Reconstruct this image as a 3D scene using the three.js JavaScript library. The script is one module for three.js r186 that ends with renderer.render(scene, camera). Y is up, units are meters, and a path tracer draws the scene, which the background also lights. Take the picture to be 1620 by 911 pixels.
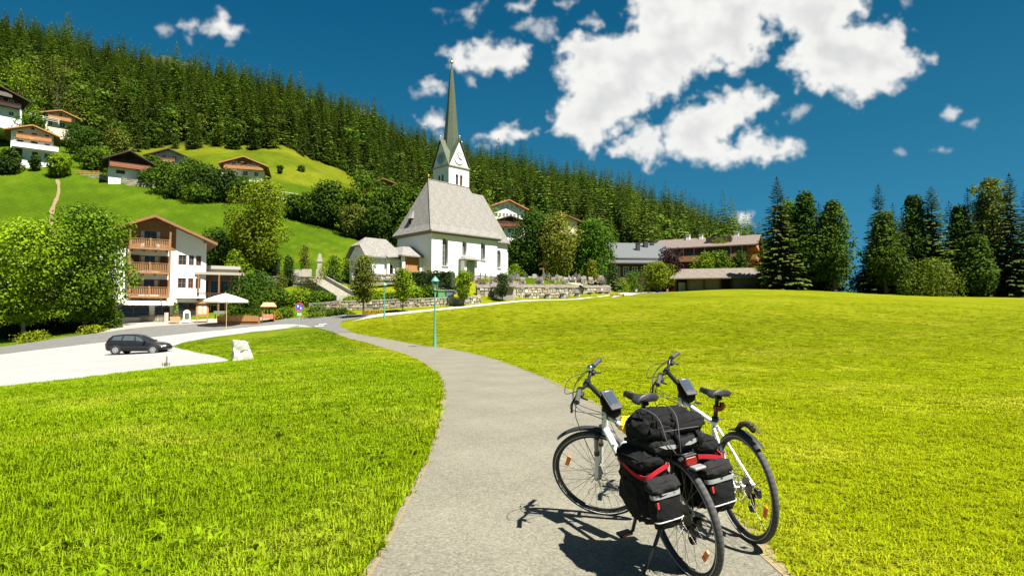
import * as THREE from 'three';
import { mergeGeometries } from 'three/addons/utils/BufferGeometryUtils.js';
import { RoundedBoxGeometry } from 'three/addons/geometries/RoundedBoxGeometry.js';

// ---------------------------------------------------------------- camera, sky, sun, exposure
const FOCAL = 950, HORIZON = 504, EYE = 1.442;                    // the photograph measured in pixels of its 1620 x 911 frame
const EXPOSURE = 3, SUN_STRENGTH = 4.7;
const PITCH = Math.atan((HORIZON - 455.5) / FOCAL);
const V3 = THREE.Vector3, V = (x, y, z) => new THREE.Vector3(x, y, z);
const scene = new THREE.Scene();
const camera = new THREE.PerspectiveCamera(2 * Math.atan(455.5 / FOCAL) * 180 / Math.PI, 1024 / 575, 0.1, 6000);
camera.position.set(0, EYE, 0);
camera.lookAt(0, EYE + Math.tan(PITCH) * 100, -100);
const renderer = new THREE.WebGLRenderer({ antialias: true });
renderer.setSize(1024, 575);
renderer.toneMapping = THREE.LinearToneMapping;
renderer.toneMappingExposure = EXPOSURE;
renderer.shadowMap.enabled = true;
renderer.shadowMap.type = THREE.PCFSoftShadowMap;
const sunDir = V(0.402, 1, 0.395).normalize();
const sun = new THREE.DirectionalLight(new THREE.Color().setRGB(1, 0.95, 0.87), SUN_STRENGTH);
sun.position.copy(sunDir).multiplyScalar(400).add(V(0, 0, -80));
sun.target.position.set(0, 0, -80);
sun.castShadow = true;
sun.shadow.mapSize.set(4096, 4096);
Object.assign(sun.shadow.camera, { left: -260, right: 260, top: 260, bottom: -260, near: 1, far: 1200 });
sun.name = 'sun';
scene.add(sun, sun.target);

// ---------------------------------------------------------------- random numbers and noise
function rng(seed) { let s = (seed * 2654435761 + 12345) >>> 0; return () => { s = (s + 0x6D2B79F5) >>> 0; let t = Math.imul(s ^ (s >>> 15), 1 | s); t = (t + Math.imul(t ^ (t >>> 7), 61 | t)) ^ t; return ((t ^ (t >>> 14)) >>> 0) / 4294967296; }; }
const PERM = new Uint8Array(512);
{ const r = rng(77), p = [...Array(256).keys()]; for (let i = 255; i > 0; i--) { const j = Math.floor(r() * (i + 1)); [p[i], p[j]] = [p[j], p[i]]; } for (let i = 0; i < 512; i++) PERM[i] = p[i & 255]; }
function vnoise(x, y) {                                             // gradient noise, about -1 .. 1
  const X = Math.floor(x), Y = Math.floor(y), fx = x - X, fy = y - Y, u = fx * fx * fx * (fx * (fx * 6 - 15) + 10), v = fy * fy * fy * (fy * (fy * 6 - 15) + 10);
  const g = (i, j, a, b) => { const h = PERM[PERM[(X + i) & 255] + ((Y + j) & 255)] & 7, s = h & 4 ? -1 : 1; return (h & 1 ? s * a + (h & 2 ? 1 : -1) * b : (h & 2 ? s * a * 1.414 : s * b * 1.414)); };
  const a = g(0, 0, fx, fy), b = g(1, 0, fx - 1, fy), c = g(0, 1, fx, fy - 1), d = g(1, 1, fx - 1, fy - 1);
  return a + (b - a) * u + (c - a) * v + (a - b - c + d) * u * v;
}
function fbm(x, y, o = 4, gain = 0.5) { let s = 0, a = 1, f = 1; for (let i = 0; i < o; i++) { s += a * vnoise(x * f + i * 17.3, y * f - i * 9.1); a *= gain; f *= 2.03; } return s; }
const clamp = (x, a = 0, b = 1) => Math.min(b, Math.max(a, x)), lerp = (a, b, t) => a + (b - a) * t, smooth = (a, b, x) => { const t = clamp((x - a) / (b - a)); return t * t * (3 - 2 * t); };

// ---------------------------------------------------------------- sky: air and clouds by direction
function makeSky() {
  const W = 4096, H = 2048, data = new Float32Array(W * H * 4);
  // cloud masses: outlines in the tangent plane of the view (photo pixels), with softness and fullness
  const clouds = [
    [1, 1, [1000, -30, 1235, -40, 1205, 45, 1233, 55, 1210, 80, 1195, 105, 1160, 118, 1143, 100, 1095, 125, 1070, 150, 1030, 160, 1015, 185, 965, 212, 935, 245, 918, 230, 865, 205, 875, 175, 900, 150, 880, 110, 895, 92, 878, 65, 905, 55, 980, 57, 995, 40]],
    [1, 1, [1210, -20, 1373, -30, 1373, 20, 1340, 37, 1425, 37, 1433, 60, 1430, 75, 1470, 90, 1453, 115, 1430, 130, 1410, 145, 1385, 150, 1355, 168, 1335, 148, 1290, 145, 1263, 140, 1270, 115, 1225, 103, 1245, 90, 1265, 65, 1240, 45, 1205, 30]],
    [1, 1, [1048, 205, 1070, 175, 1130, 150, 1185, 138, 1230, 150, 1220, 165, 1190, 185, 1158, 212, 1150, 226, 1162, 228, 1180, 208, 1210, 200, 1210, 220, 1240, 222, 1275, 235, 1240, 255, 1180, 258, 1130, 265, 1100, 258, 1055, 245]],
    [1, .95, [960, 235, 995, 215, 1020, 193, 1045, 205, 1055, 230, 1040, 262, 1025, 272, 1015, 250, 975, 247]], [.6, .5, [1240, 178, 1260, 168, 1285, 172, 1265, 185, 1250, 195]],
    [1, 1, [706, 85, 727, 72, 747, 80, 753, 66, 773, 62, 793, 73, 813, 64, 836, 83, 830, 107, 800, 118, 790, 112, 753, 114, 720, 106]], [.6, .5, [735, 118, 752, 118, 756, 136, 742, 132]], [.6, .45, [700, 70, 712, 80, 704, 92, 694, 84]],
    [.8, .85, [664, 131, 687, 122, 702, 132, 687, 148, 670, 144]], [.5, .35, [648, 146, 660, 148, 652, 154]], [.9, 1, [661, 193, 683, 176, 704, 182, 702, 201, 683, 204]], [.6, .6, [688, 210, 702, 206, 706, 216, 694, 219]],
    [.9, 1, [756, 218, 780, 205, 807, 197, 827, 201, 845, 209, 823, 223, 793, 227]], [.6, .5, [758, 229, 776, 227, 772, 235]],
    [.9, 1, [320, 42, 333, 30, 348, 22, 367, 33, 384, 51, 360, 63, 337, 54]], [.7, .7, [286, 40, 302, 31, 316, 42, 300, 48]], [.5, .45, [246, 42, 262, 40, 278, 50, 258, 59]], [.5, .3, [292, 55, 302, 62, 297, 68]],
    [.7, .62, [721, 31, 733, 17, 750, 12, 770, 8, 753, 26, 743, 36]], [.6, .35, [690, 16, 706, 18, 700, 32]], [.7, .75, [806, 14, 823, 4, 843, 2, 840, 12, 820, 17]], [.7, .6, [883, 2, 908, -3, 895, 13]], [.7, .8, [926, 36, 937, 25, 949, 35, 940, 43]], [.6, .5, [812, 47, 840, 24, 850, 37, 870, 30, 884, 52, 862, 62, 840, 47]],
    [.8, .9, [553, 178, 575, 174, 592, 190, 570, 197]], [.7, 1, [1165, 346, 1175, 335, 1187, 340, 1192, 354, 1168, 354]], [.4, .75, [1491, 183, 1505, 174, 1520, 176, 1508, 189]], [.4, .5, [1524, 198, 1546, 190, 1540, 199]], [.4, .5, [1474, 238, 1490, 233, 1502, 237, 1486, 241]], [.4, .4, [1420, 239, 1427, 237, 1430, 242, 1422, 243]], [.5, .4, [1425, 4, 1440, -2, 1432, 14]],
    [1, .9, [-360, 40, -250, 10, -120, 30, -70, 62, -160, 90, -300, 84]], [1, 1, [1690, 70, 1790, 40, 1900, 66, 1860, 110, 1740, 122]], [1, 1, [1900, 180, 2060, 150, 2200, 190, 2120, 240, 1960, 230]], [1, 1, [1120, -80, 1250, -160, 1420, -110, 1400, -60, 1240, -40]], [1, 1, [300, -260, 480, -320, 600, -240, 480, -190]], [.8, .8, [20, -140, 110, -190, 190, -150, 90, -110]], [1, 1, [1700, -180, 1900, -260, 2080, -180, 1900, -120]],
  ].map(([soft, full, q]) => { const pts = []; for (let i = 0; i < q.length; i += 2) pts.push([q[i], q[i + 1]]); const xs = pts.map((p) => p[0]), ys = pts.map((p) => p[1]); return { soft, full, pts, x0: Math.min(...xs) - 34, x1: Math.max(...xs) + 34, y0: Math.min(...ys) - 34, y1: Math.max(...ys) + 34 }; });
  const depthIn = (pts, u, v) => { let best = 1e9, inside = false; for (let i = 0, j = pts.length - 1; i < pts.length; j = i++) { const [ax, ay] = pts[i], [bx, by] = pts[j], dx = bx - ax, dy = by - ay, t = clamp(((u - ax) * dx + (v - ay) * dy) / (dx * dx + dy * dy)), ex = u - ax - dx * t, ey = v - ay - dy * t, d = ex * ex + ey * ey; if (d < best) best = d; if ((ay > v) !== (by > v) && u < dx * (v - ay) / dy + ax) inside = !inside; } return (inside ? 1 : -1) * Math.sqrt(best); };
  const around = (x, y) => { const n = fbm(x * 1.6 + 40, y * 2.2 - 11, 5, .55); return clamp((n - .28) * 2.2); };
  const cp = Math.cos(PITCH), sp = Math.sin(PITCH);
  for (let j = 0; j < H; j++) {
    const el = ((j + 0.5) / H - 0.5) * Math.PI, se = Math.sin(el), ce = Math.cos(el);
    for (let i = 0; i < W; i++) {
      const az = ((i + 0.5) / W - 0.5) * 2 * Math.PI, x = Math.cos(az) * ce, z = Math.sin(az) * ce, y = se, k = (j * W + i) * 4;   // three.js: u = atan2(z, x) / 2pi + 0.5
      // air: deep polarised blue high up, paler towards the horizon (values as displayed, linear)
      const t = clamp(1 - y * 1.3), t2 = t * t, side = clamp(.5 + x * .5);
      let r = lerp(.0006, .06, t2 * t) + .010 * side * t, g = lerp(.064, .315, t2) + .014 * side, b = lerp(.185, .53, t2) + .006 * side;
      if (y < 0) { r = .10; g = .13; b = .07; }
      let c = 0, shade = 1;
      if (y > 0) {
        // tangent plane of the view
        const zc = -z * cp + y * sp, yc = y * cp + z * sp;
        if (zc > .28) {
          const u = 810 + FOCAL * x / zc, v = 455.5 - FOCAL * yc / zc;
          if (u > -700 && u < 2300 && v > -420 && v < 480) {
            for (const k of clouds) {
              if (u < k.x0 || u > k.x1 || v < k.y0 || v > k.y1) continue;
              const wx = fbm(u / 30, v / 30, 3, .6) * 11 * k.soft, wy = fbm(u / 30 + 31, v / 30 + 8, 3, .6) * 9 * k.soft, sd = depthIn(k.pts, u + wx, v + wy), n = fbm(u / 21 + 5, v / 19 - 3, 5, .52);
              const d = sd + n * 8 * k.soft + 2, a = smooth(-3 - 4 * k.soft, 15 * k.soft + 1, d) * (k.full < .7 ? clamp(.75 + n * .9) : 1) * k.full;
              if (a > c) { c = a; const lo = fbm(u / 70 + 3, v / 55 + 9, 3), mid = fbm(u / 24 - 7, v / 22 + 2, 4, .55); shade = 1 - .19 * smooth(4, 46, sd) * clamp(.5 + lo * 1.3) - .045 * clamp(mid + .1) * smooth(0, 14, sd); }
            }
          }
        } else c = around(x / (y + .35), z / (y + .35)) * smooth(.05, .25, y), shade = .9;
      }
      const w = .93 * shade, wg = w * (1.0 + (1 - shade) * .06), wb = w * (.97 + (1 - shade) * .18);
      data[k] = lerp(r, w, c) / EXPOSURE; data[k + 1] = lerp(g, wg, c) / EXPOSURE; data[k + 2] = lerp(b, wb, c) / EXPOSURE; data[k + 3] = 1;
    }
  }
  const t = new THREE.DataTexture(data, W, H, THREE.RGBAFormat, THREE.FloatType);
  t.mapping = THREE.EquirectangularReflectionMapping; t.magFilter = t.minFilter = THREE.LinearFilter; t.colorSpace = THREE.LinearSRGBColorSpace; t.needsUpdate = true;
  return t;
}
scene.background = makeSky();
scene.environment = scene.background;

// ---------------------------------------------------------------- mesh builder and naming
const taken = new Set();
function numbered(name) { if (!taken.has(name)) { taken.add(name); return name; } let i = 1; while (taken.has(name + '_' + String(i).padStart(3, '0'))) i++; const n = name + '_' + String(i).padStart(3, '0'); taken.add(n); return n; }
function tag(o, label, category, group) { o.userData.label = label; o.userData.category = category; if (group) o.userData.group = group; return o; }
function thing(name, label, category, pos = V(0, 0, 0), turn = 0, group) { const o = new THREE.Group(); o.name = numbered(name); o.position.copy(pos); o.rotation.y = turn; scene.add(o); return tag(o, label, category, group); }
function copyOf(root, pos, turn, label, scale = 1) { const r = root.clone(); r.name = numbered(root.name.replace(/_\d{3}$/, '')); r.position.copy(pos); r.rotation.y = turn; r.scale.setScalar(scale); r.userData = { ...root.userData, label: label ?? root.userData.label }; scene.add(r); return r; }
function structure(mesh) { mesh.userData.kind = 'structure'; mesh.name = numbered(mesh.name); scene.add(mesh); return mesh; }
const UPV = V(0, 1, 0);
class MB {
  constructor() { this.p = []; this.n = []; this.u = []; this.c = []; this.tint = null; this.hasColor = false; }
  vert(p, n, u, v) { this.p.push(p.x, p.y, p.z); this.n.push(n.x, n.y, n.z); this.u.push(u, v); if (this.tint) { this.hasColor = true; this.c.push(...this.tint); } else this.c.push(1, 1, 1); }
  color(r, g, b) { this.tint = r === undefined ? null : [r, g, b]; return this; }
  tri(a, b, c, n) {
    n = n ?? V(0, 0, 0).crossVectors(V(0, 0, 0).subVectors(b, a), V(0, 0, 0).subVectors(c, a)).normalize();
    const ax = Math.abs(n.x), ay = Math.abs(n.y), az = Math.abs(n.z);
    for (const q of [a, b, c]) { if (ay >= ax && ay >= az) this.vert(q, n, q.x, -q.z); else if (ax >= az) this.vert(q, n, q.z, q.y); else this.vert(q, n, q.x, q.y); }
    return this;
  }
  quad(a, b, c, d) { const n = V(0, 0, 0).crossVectors(V(0, 0, 0).subVectors(c, a), V(0, 0, 0).subVectors(d, b)).normalize(); this.tri(a, b, c, n); return this.tri(a, c, d, n); }
  add(geo, m) {
    let g = geo.index ? geo.toNonIndexed() : geo.clone(); if (m) g.applyMatrix4(m);
    const P = g.attributes.position, N = g.attributes.normal, U = g.attributes.uv, p = V(0, 0, 0), n = V(0, 0, 0);
    for (let i = 0; i < P.count; i++) { p.fromBufferAttribute(P, i); n.fromBufferAttribute(N, i); this.vert(p, n, U ? U.getX(i) : p.x, U ? U.getY(i) : p.y); }
    return this;
  }
  box(x0, y0, z0, x1, y1, z1, m) {
    const q = (x, y, z) => m ? V(x, y, z).applyMatrix4(m) : V(x, y, z);
    const a = q(x0, y0, z0), b = q(x1, y0, z0), c = q(x1, y1, z0), d = q(x0, y1, z0), e = q(x0, y0, z1), f = q(x1, y0, z1), g = q(x1, y1, z1), h = q(x0, y1, z1);
    return this.quad(e, f, g, h).quad(b, a, d, c).quad(a, e, h, d).quad(f, b, c, g).quad(h, g, c, d).quad(a, b, f, e);
  }
  cbox(cx, cy, cz, sx, sy, sz, m) { return this.box(cx - sx / 2, cy - sy / 2, cz - sz / 2, cx + sx / 2, cy + sy / 2, cz + sz / 2, m); }
  rod(a, b, r0, r1 = r0, seg = 8) {                                  // smooth tapered rod with caps
    const d = V(0, 0, 0).subVectors(b, a), L = d.length(); d.divideScalar(L || 1);
    const s = Math.abs(d.y) < .9 ? V(0, 0, 0).crossVectors(d, UPV).normalize() : V(0, 0, 0).crossVectors(d, V(1, 0, 0)).normalize(), t = V(0, 0, 0).crossVectors(d, s);
    const ring = (c, r, k) => { const A = k / seg * Math.PI * 2; const n = V(0, 0, 0).addScaledVector(s, Math.cos(A)).addScaledVector(t, Math.sin(A)); return [V(0, 0, 0).copy(c).addScaledVector(n, r), n]; };
    for (let k = 0; k < seg; k++) {
      const [p0, n0] = ring(a, r0, k), [p1, n1] = ring(a, r0, k + 1), [q0] = ring(b, r1, k), [q1] = ring(b, r1, k + 1), w = (k / seg) * Math.PI * 2 * r0, w1 = ((k + 1) / seg) * Math.PI * 2 * r0;
      this.vert(p0, n0, w, 0); this.vert(p1, n1, w1, 0); this.vert(q1, n1, w1, L); this.vert(p0, n0, w, 0); this.vert(q1, n1, w1, L); this.vert(q0, n0, w, L);
      if (r0 > 0) this.tri(a, p1, p0); if (r1 > 0) this.tri(b, q0, q1);
    }
    return this;
  }
  path(pts, r, seg = 8, n = pts.length * 6, closed = false) { const g = new THREE.TubeGeometry(new THREE.CatmullRomCurve3(pts, closed, 'centripetal'), n, r, seg, closed); return this.add(g); }
  sphere(c, rx, ry = rx, rz = rx, w = 12, h = 8) { return this.add(new THREE.SphereGeometry(1, w, h), new THREE.Matrix4().compose(c, new THREE.Quaternion(), V(rx, ry, rz))); }
  lathe(prof, seg = 16, m) { return this.add(new THREE.LatheGeometry(prof.map(([r, y]) => new THREE.Vector2(r, y)), seg), m); }
  prism(poly, z0, z1, m) {                                           // poly counter-clockwise in xy
    const s = new THREE.Shape(poly.map(([x, y]) => new THREE.Vector2(x, y))), g = new THREE.ExtrudeGeometry(s, { depth: z1 - z0, bevelEnabled: false }); g.translate(0, 0, z0);
    const h = g.index ? g.toNonIndexed() : g, P = h.attributes.position; const f = (i) => { const v = V(P.getX(i), P.getY(i), P.getZ(i)); return m ? v.applyMatrix4(m) : v; };
    for (let i = 0; i < P.count; i += 3) this.tri(f(i), f(i + 1), f(i + 2));
    return this;
  }
  rbox(cx, cy, cz, sx, sy, sz, r, m, seg = 2) { const g = new RoundedBoxGeometry(sx, sy, sz, seg, r); g.translate(cx, cy, cz); return this.add(g, m); }
  geometry() {
    const g = new THREE.BufferGeometry();
    g.setAttribute('position', new THREE.Float32BufferAttribute(this.p, 3)); g.setAttribute('normal', new THREE.Float32BufferAttribute(this.n, 3)); g.setAttribute('uv', new THREE.Float32BufferAttribute(this.u, 2));
    if (this.hasColor) g.setAttribute('color', new THREE.Float32BufferAttribute(this.c, 3));
    return g;
  }
  build(name, material, parent) { const o = meshOf(this.geometry(), material, name); if (parent) parent.add(o); return o; }
}
function meshOf(g, material, name) { const o = new THREE.Mesh(g, material); o.name = name; o.castShadow = o.receiveShadow = true; return o; }
const M4 = () => new THREE.Matrix4();
const at = (x, y, z, ry = 0, rx = 0, rz = 0) => M4().compose(V(x, y, z), new THREE.Quaternion().setFromEuler(new THREE.Euler(rx, ry, rz, 'YXZ')), V(1, 1, 1));

// ---------------------------------------------------------------- materials
const TEX = {};
function tex(key, size, f, srgb = false, repeat = 1, ry = repeat) {   // f(u, v) -> grey or [r, g, b], in 0..1
  if (!TEX[key]) {
    const d = new Uint8Array(size * size * 4);
    for (let j = 0; j < size; j++) for (let i = 0; i < size; i++) { const c = f(i / size, j / size), k = (j * size + i) * 4; for (let q = 0; q < 3; q++) d[k + q] = clamp(Array.isArray(c) ? c[q] : c) * 255; d[k + 3] = 255; }
    const t = new THREE.DataTexture(d, size, size); t.wrapS = t.wrapT = THREE.RepeatWrapping; t.magFilter = THREE.LinearFilter; t.minFilter = THREE.LinearMipmapLinearFilter; t.generateMipmaps = true; if (srgb) t.colorSpace = THREE.SRGBColorSpace; t.needsUpdate = true; TEX[key] = t;
  }
  const t = TEX[key].clone(); t.repeat.set(repeat, ry); t.needsUpdate = true; return t;
}
// tiling noise from a torus-wrapped lattice
function tnoise(u, v, n, seed = 0) { const x = u * n, y = v * n, X = Math.floor(x), Y = Math.floor(y), fx = x - X, fy = y - Y, s = (a) => a * a * (3 - 2 * a); const h = (i, j) => PERM[PERM[(((X + i) % n) + n + seed) & 255] + ((((Y + j) % n) + n) & 255)] / 255; const a = h(0, 0), b = h(1, 0), c = h(0, 1), d = h(1, 1), p = s(fx), q = s(fy); return a + (b - a) * p + (c - a) * q + (a - b - c + d) * p * q; }
const tfbm = (u, v, n, o = 4, seed = 0) => { let s = 0, a = .5, t = 0; for (let i = 0; i < o; i++) { s += a * tnoise(u, v, n << i, seed + i * 7); t += a; a *= .6; } return s / t; };
const grain = (key, size, lo, hi, n, o, rep) => tex(key, size, (u, v) => lerp(lo, hi, tfbm(u, v, n, o, key.length)), false, rep);
function mat(r, g, b, o = {}) { const { rough = .85, ...rest } = o; return new (rest.transmission !== undefined || rest.clearcoat !== undefined || rest.sheen !== undefined ? THREE.MeshPhysicalMaterial : THREE.MeshStandardMaterial)({ color: new THREE.Color().setRGB(r, g, b), roughness: rough, ...rest }); }
const mottled = () => tex('mottled', 256, (u, v) => lerp(.72, 1, tfbm(u, v, 4, 5, 3)), false, .21);
const woodGrain = (rep = .8) => tex('wood', 256, (u, v) => { const s = tfbm(u, v * .12, 32, 3, 9), k = tfbm(u, v, 4, 3, 4); return lerp(.55, 1, .6 * s + .4 * k) * (Math.abs((v * 8) % 1 - .5) > .46 ? .55 : 1); }, false, rep);
const shingle = (rep = .5) => tex('shingle', 512, (u, v) => { const rows = 16, y = v * rows, R = Math.floor(y), x = u * 24 + (R % 2) * .5 + tnoise(u, v, 8, 2) * .2, c = Math.floor(x); const h = PERM[(PERM[((c % 24) + 24) & 255] + R * 7) & 255] / 255; const e = Math.min((x - c), 1 - (x - c)) < .06 || (y - R) < .12 ? .55 : 1; return (lerp(.62, 1, h) * e) * lerp(.75, 1, tfbm(u, v, 8, 3, 5)); }, false, rep);
// ---------------------------------------------------------------- terrain: a height for every (bearing, distance)
// bearings are columns of the photograph; each row lists [distance, height] in metres
const COLS = [
  [-500, [3, 0, 15, -.4, 30, -.9, 45, -1, 55, -.8, 65, 0, 80, 5, 100, 18, 125, 34, 145, 44, 160, 50, 190, 66, 215, 82, 300, 140, 420, 210, 520, 215, 760, 150, 1500, 60]],
  [-150, [3, 0, 15, -.4, 30, -.9, 45, -1, 55, -.8, 65, 0, 80, 4.5, 100, 15, 125, 29, 145, 39, 160, 46, 190, 63, 215, 78, 300, 135, 420, 203, 520, 210, 760, 140, 1500, 60]],
  [0, [3, 0, 15, -.4, 25, -.8, 40, -1, 50, -1, 57, -.65, 64, 0, 80, 4, 100, 13.5, 125, 26, 145, 36.2, 155, 43, 190, 62, 215, 76, 300, 128, 420, 186, 510, 195, 700, 136, 1500, 60]],
  [200, [3, 0, 12, -.15, 25, -.6, 40, -1.02, 46, -.9, 55, .0, 62, .75, 68, 1.1, 80, 4, 100, 12, 125, 23.5, 150, 36, 170, 44, 190, 50.5, 215, 62, 300, 111, 420, 165, 520, 174, 700, 130, 1500, 60]],
  [400, [3, 0, 16, -.15, 30, -.45, 42, -.45, 52, -.1, 60, .5, 66, 1.3, 75, 4.2, 88, 7.6, 110, 16.5, 130, 24.8, 150, 32.5, 178, 42.8, 200, 52, 230, 64.5, 300, 100, 400, 141, 460, 156, 520, 156, 700, 115, 1500, 60]],
  [550, [3, 0, 16, -.05, 30, -.25, 42, -.1, 50, .55, 58, 1.3, 66, 2.1, 72, 4.4, 80, 6.6, 105, 13.6, 130, 20.8, 160, 30.5, 200, 43, 250, 60, 320, 93, 400, 124, 470, 145, 560, 146, 750, 100, 1500, 60]],
  [690, [3, 0, 16, 0, 33, -.08, 42, .4, 55, 1.5, 66, 2.7, 72, 4.6, 78, 7.1, 95, 7.3, 115, 11.5, 140, 17, 200, 31, 260, 48, 340, 79, 430, 106, 510, 125, 600, 125, 800, 95, 1500, 60]],
  [850, [3, 0, 16, 0, 33, .25, 45, .9, 60, 2.2, 75, 3.9, 79, 4.6, 84, 7.2, 100, 7.4, 130, 11.5, 160, 17, 200, 26, 260, 43, 340, 68, 440, 92, 545, 111, 640, 111, 820, 85, 1500, 60]],
  [1000, [3, 0, 16, .05, 33, .5, 45, 1.15, 60, 2.4, 78, 4.0, 92, 5.3, 100, 5.7, 130, 7.5, 165, 9, 190, 13, 240, 29, 330, 53, 440, 73, 580, 90, 680, 90, 850, 70, 1500, 60]],
  [1160, [3, 0, 16, .05, 33, .6, 45, 1.3, 60, 2.65, 80, 4.6, 100, 6.2, 112, 6.9, 130, 7.3, 165, 8, 200, 10, 260, 23, 340, 36, 450, 48, 600, 60, 700, 64, 800, 60, 1500, 50]],
  [1260, [3, 0, 16, .05, 33, .6, 45, 1.3, 60, 2.65, 80, 4.6, 100, 6.1, 112, 6.8, 130, 7, 165, 7.5, 220, 9, 300, 16, 420, 22, 550, 31, 650, 38, 760, 38, 1500, 40]],
  [1420, [3, 0, 16, .05, 33, .5, 45, 1.1, 60, 2.3, 80, 4.0, 100, 5.3, 110, 5.9, 130, 6, 200, 6, 400, 8, 700, 12, 1500, 20]],
  [1620, [3, 0, 16, .05, 33, .45, 45, 1, 60, 2.1, 80, 3.7, 100, 4.9, 110, 5.4, 130, 5.6, 200, 6, 400, 8, 700, 10, 1500, 12]],
  [2300, [3, 0, 16, .05, 33, .45, 45, 1, 60, 2, 80, 3.4, 100, 4.6, 130, 5.4, 200, 6, 700, 9, 1500, 12]],
];
const NODES = [0]; for (let d = 3; d < 1500; d *= 1.03) NODES.push(d);
const TABLE = COLS.map(([px, l]) => {                                // monotone cubic through the listed heights, sampled once
  const X = [0], Y = [0]; for (let i = 0; i < l.length; i += 2) { X.push(l[i]); Y.push(l[i + 1]); }
  const n = X.length, D = [], m = [];
  for (let i = 0; i < n - 1; i++) D.push((Y[i + 1] - Y[i]) / (X[i + 1] - X[i]));
  m[0] = D[0]; m[n - 1] = D[n - 2];
  for (let i = 1; i < n - 1; i++) m[i] = D[i - 1] * D[i] <= 0 ? 0 : 2 * D[i - 1] * D[i] / (D[i - 1] + D[i]);
  return NODES.map((d) => { let i = 0; while (i < n - 2 && d > X[i + 1]) i++; const h = X[i + 1] - X[i], t = clamp((d - X[i]) / h), t2 = t * t, t3 = t2 * t; return (2 * t3 - 3 * t2 + 1) * Y[i] + (t3 - 2 * t2 + t) * h * m[i] + (-2 * t3 + 3 * t2) * Y[i + 1] + (t3 - t2) * h * m[i + 1]; });
});
function groundY(x, z) {
  const d = Math.max(-z, 0), px = 810 + FOCAL * x / Math.max(d, 8);
  if (d < 3) return 0;
  const f = Math.log(d / 3) / Math.log(1.03), k = Math.min(NODES.length - 2, 1 + Math.floor(f)), t = clamp((d - NODES[k]) / (NODES[k + 1] - NODES[k]));
  let c = 0; while (c < COLS.length - 2 && px > COLS[c + 1][0]) c++;
  const a = clamp((px - COLS[c][0]) / (COLS[c + 1][0] - COLS[c][0])), h = (q) => lerp(TABLE[q][k], TABLE[q][k + 1], t);
  const c0 = Math.max(0, c - 1), c3 = Math.min(COLS.length - 1, c + 2), p0 = h(c0), p1 = h(c), p2 = h(c + 1), p3 = h(c3), w = COLS[c + 1][0] - COLS[c][0];
  const m1 = c0 === c ? (p2 - p1) : (p2 - p0) / (COLS[c + 1][0] - COLS[c0][0]) * w, m2 = c3 === c + 1 ? (p2 - p1) : (p3 - p1) / (COLS[c3][0] - COLS[c][0]) * w, a2 = a * a, a3 = a2 * a;
  let y = (2 * a3 - 3 * a2 + 1) * p1 + (a3 - 2 * a2 + a) * m1 + (-2 * a3 + 3 * a2) * p2 + (a3 - a2) * m2;
  if (d > 110) y += fbm(x / 60, z / 60, 3) * smooth(110, 260, d) * 4;
  return y;
}
const P = (px, row, d) => { const ys = (455.5 - row) / FOCAL, c = Math.cos(PITCH), s = Math.sin(PITCH), k = d / (c - ys * s); return V((px - 810) / FOCAL * k, EYE + k * (s + ys * c), -d); };   // a pixel and a distance -> a point
const G = (px, d, lift = 0) => { const x = (px - 810) / FOCAL * d; return V(x, groundY(x, -d) + lift, -d); };                    // on the ground, by bearing and distance
function hit(px, row) {                                              // where the line of sight through a pixel meets the ground
  let prev = 2; for (let d = 2; d < 130; d *= 1.01) { const p = P(px, row, d); if (p.y < groundY(p.x, p.z)) { let a = prev, b = d; for (let i = 0; i < 24; i++) { const m = (a + b) / 2, q = P(px, row, m); q.y < groundY(q.x, q.z) ? b = m : a = m; } const q = P(px, row, b); q.y = groundY(q.x, q.z); return q; } prev = d; }
  return null;
}

// ---------------------------------------------------------------- ground areas (outlines in plan)
const cat = (pts, n = 8, closed = false) => { const c = new THREE.CatmullRomCurve3(pts.map(([x, z]) => V(x, 0, z)), closed, 'centripetal'); return c.getSpacedPoints(pts.length * n).map((p) => [p.x, p.z]); };
const plan = (list) => list.map(([px, row]) => { const h = hit(px, row); if (!h) console.log('no ground at', px, row); return [h.x, h.z]; });
const PATH_L = [[-.72, 3], [-.95, .8], ...plan([[575, 911], [604, 860], [641, 790], [668, 740], [688, 690], [698, 645], [699, 615], [690, 592], [662, 570], [620, 554], [572, 540], [530, 527]])];
const PATH_R = [[1.75, 3], [1.65, .8], ...plan([[1246, 908], [1206, 872], [1152, 802], [1090, 738], [1010, 678], [955, 645], [905, 620], [862, 598], [802, 575], [742, 558], [690, 549], [640, 542], [592, 533], [556, 525], [536, 516]])];
const pathL = cat(PATH_L, 10), pathR = cat(PATH_R, 8);
const insidePoly = (poly, x, z) => { let s = false; for (let i = 0, j = poly.length - 1; i < poly.length; j = i++) { const [a, b] = poly[i], [c, d] = poly[j]; if ((b > z) !== (d > z) && x < (c - a) * (z - b) / (d - b) + a) s = !s; } return s; };
const pathPoly = [...pathL, ...[...pathR].reverse()];
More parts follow.
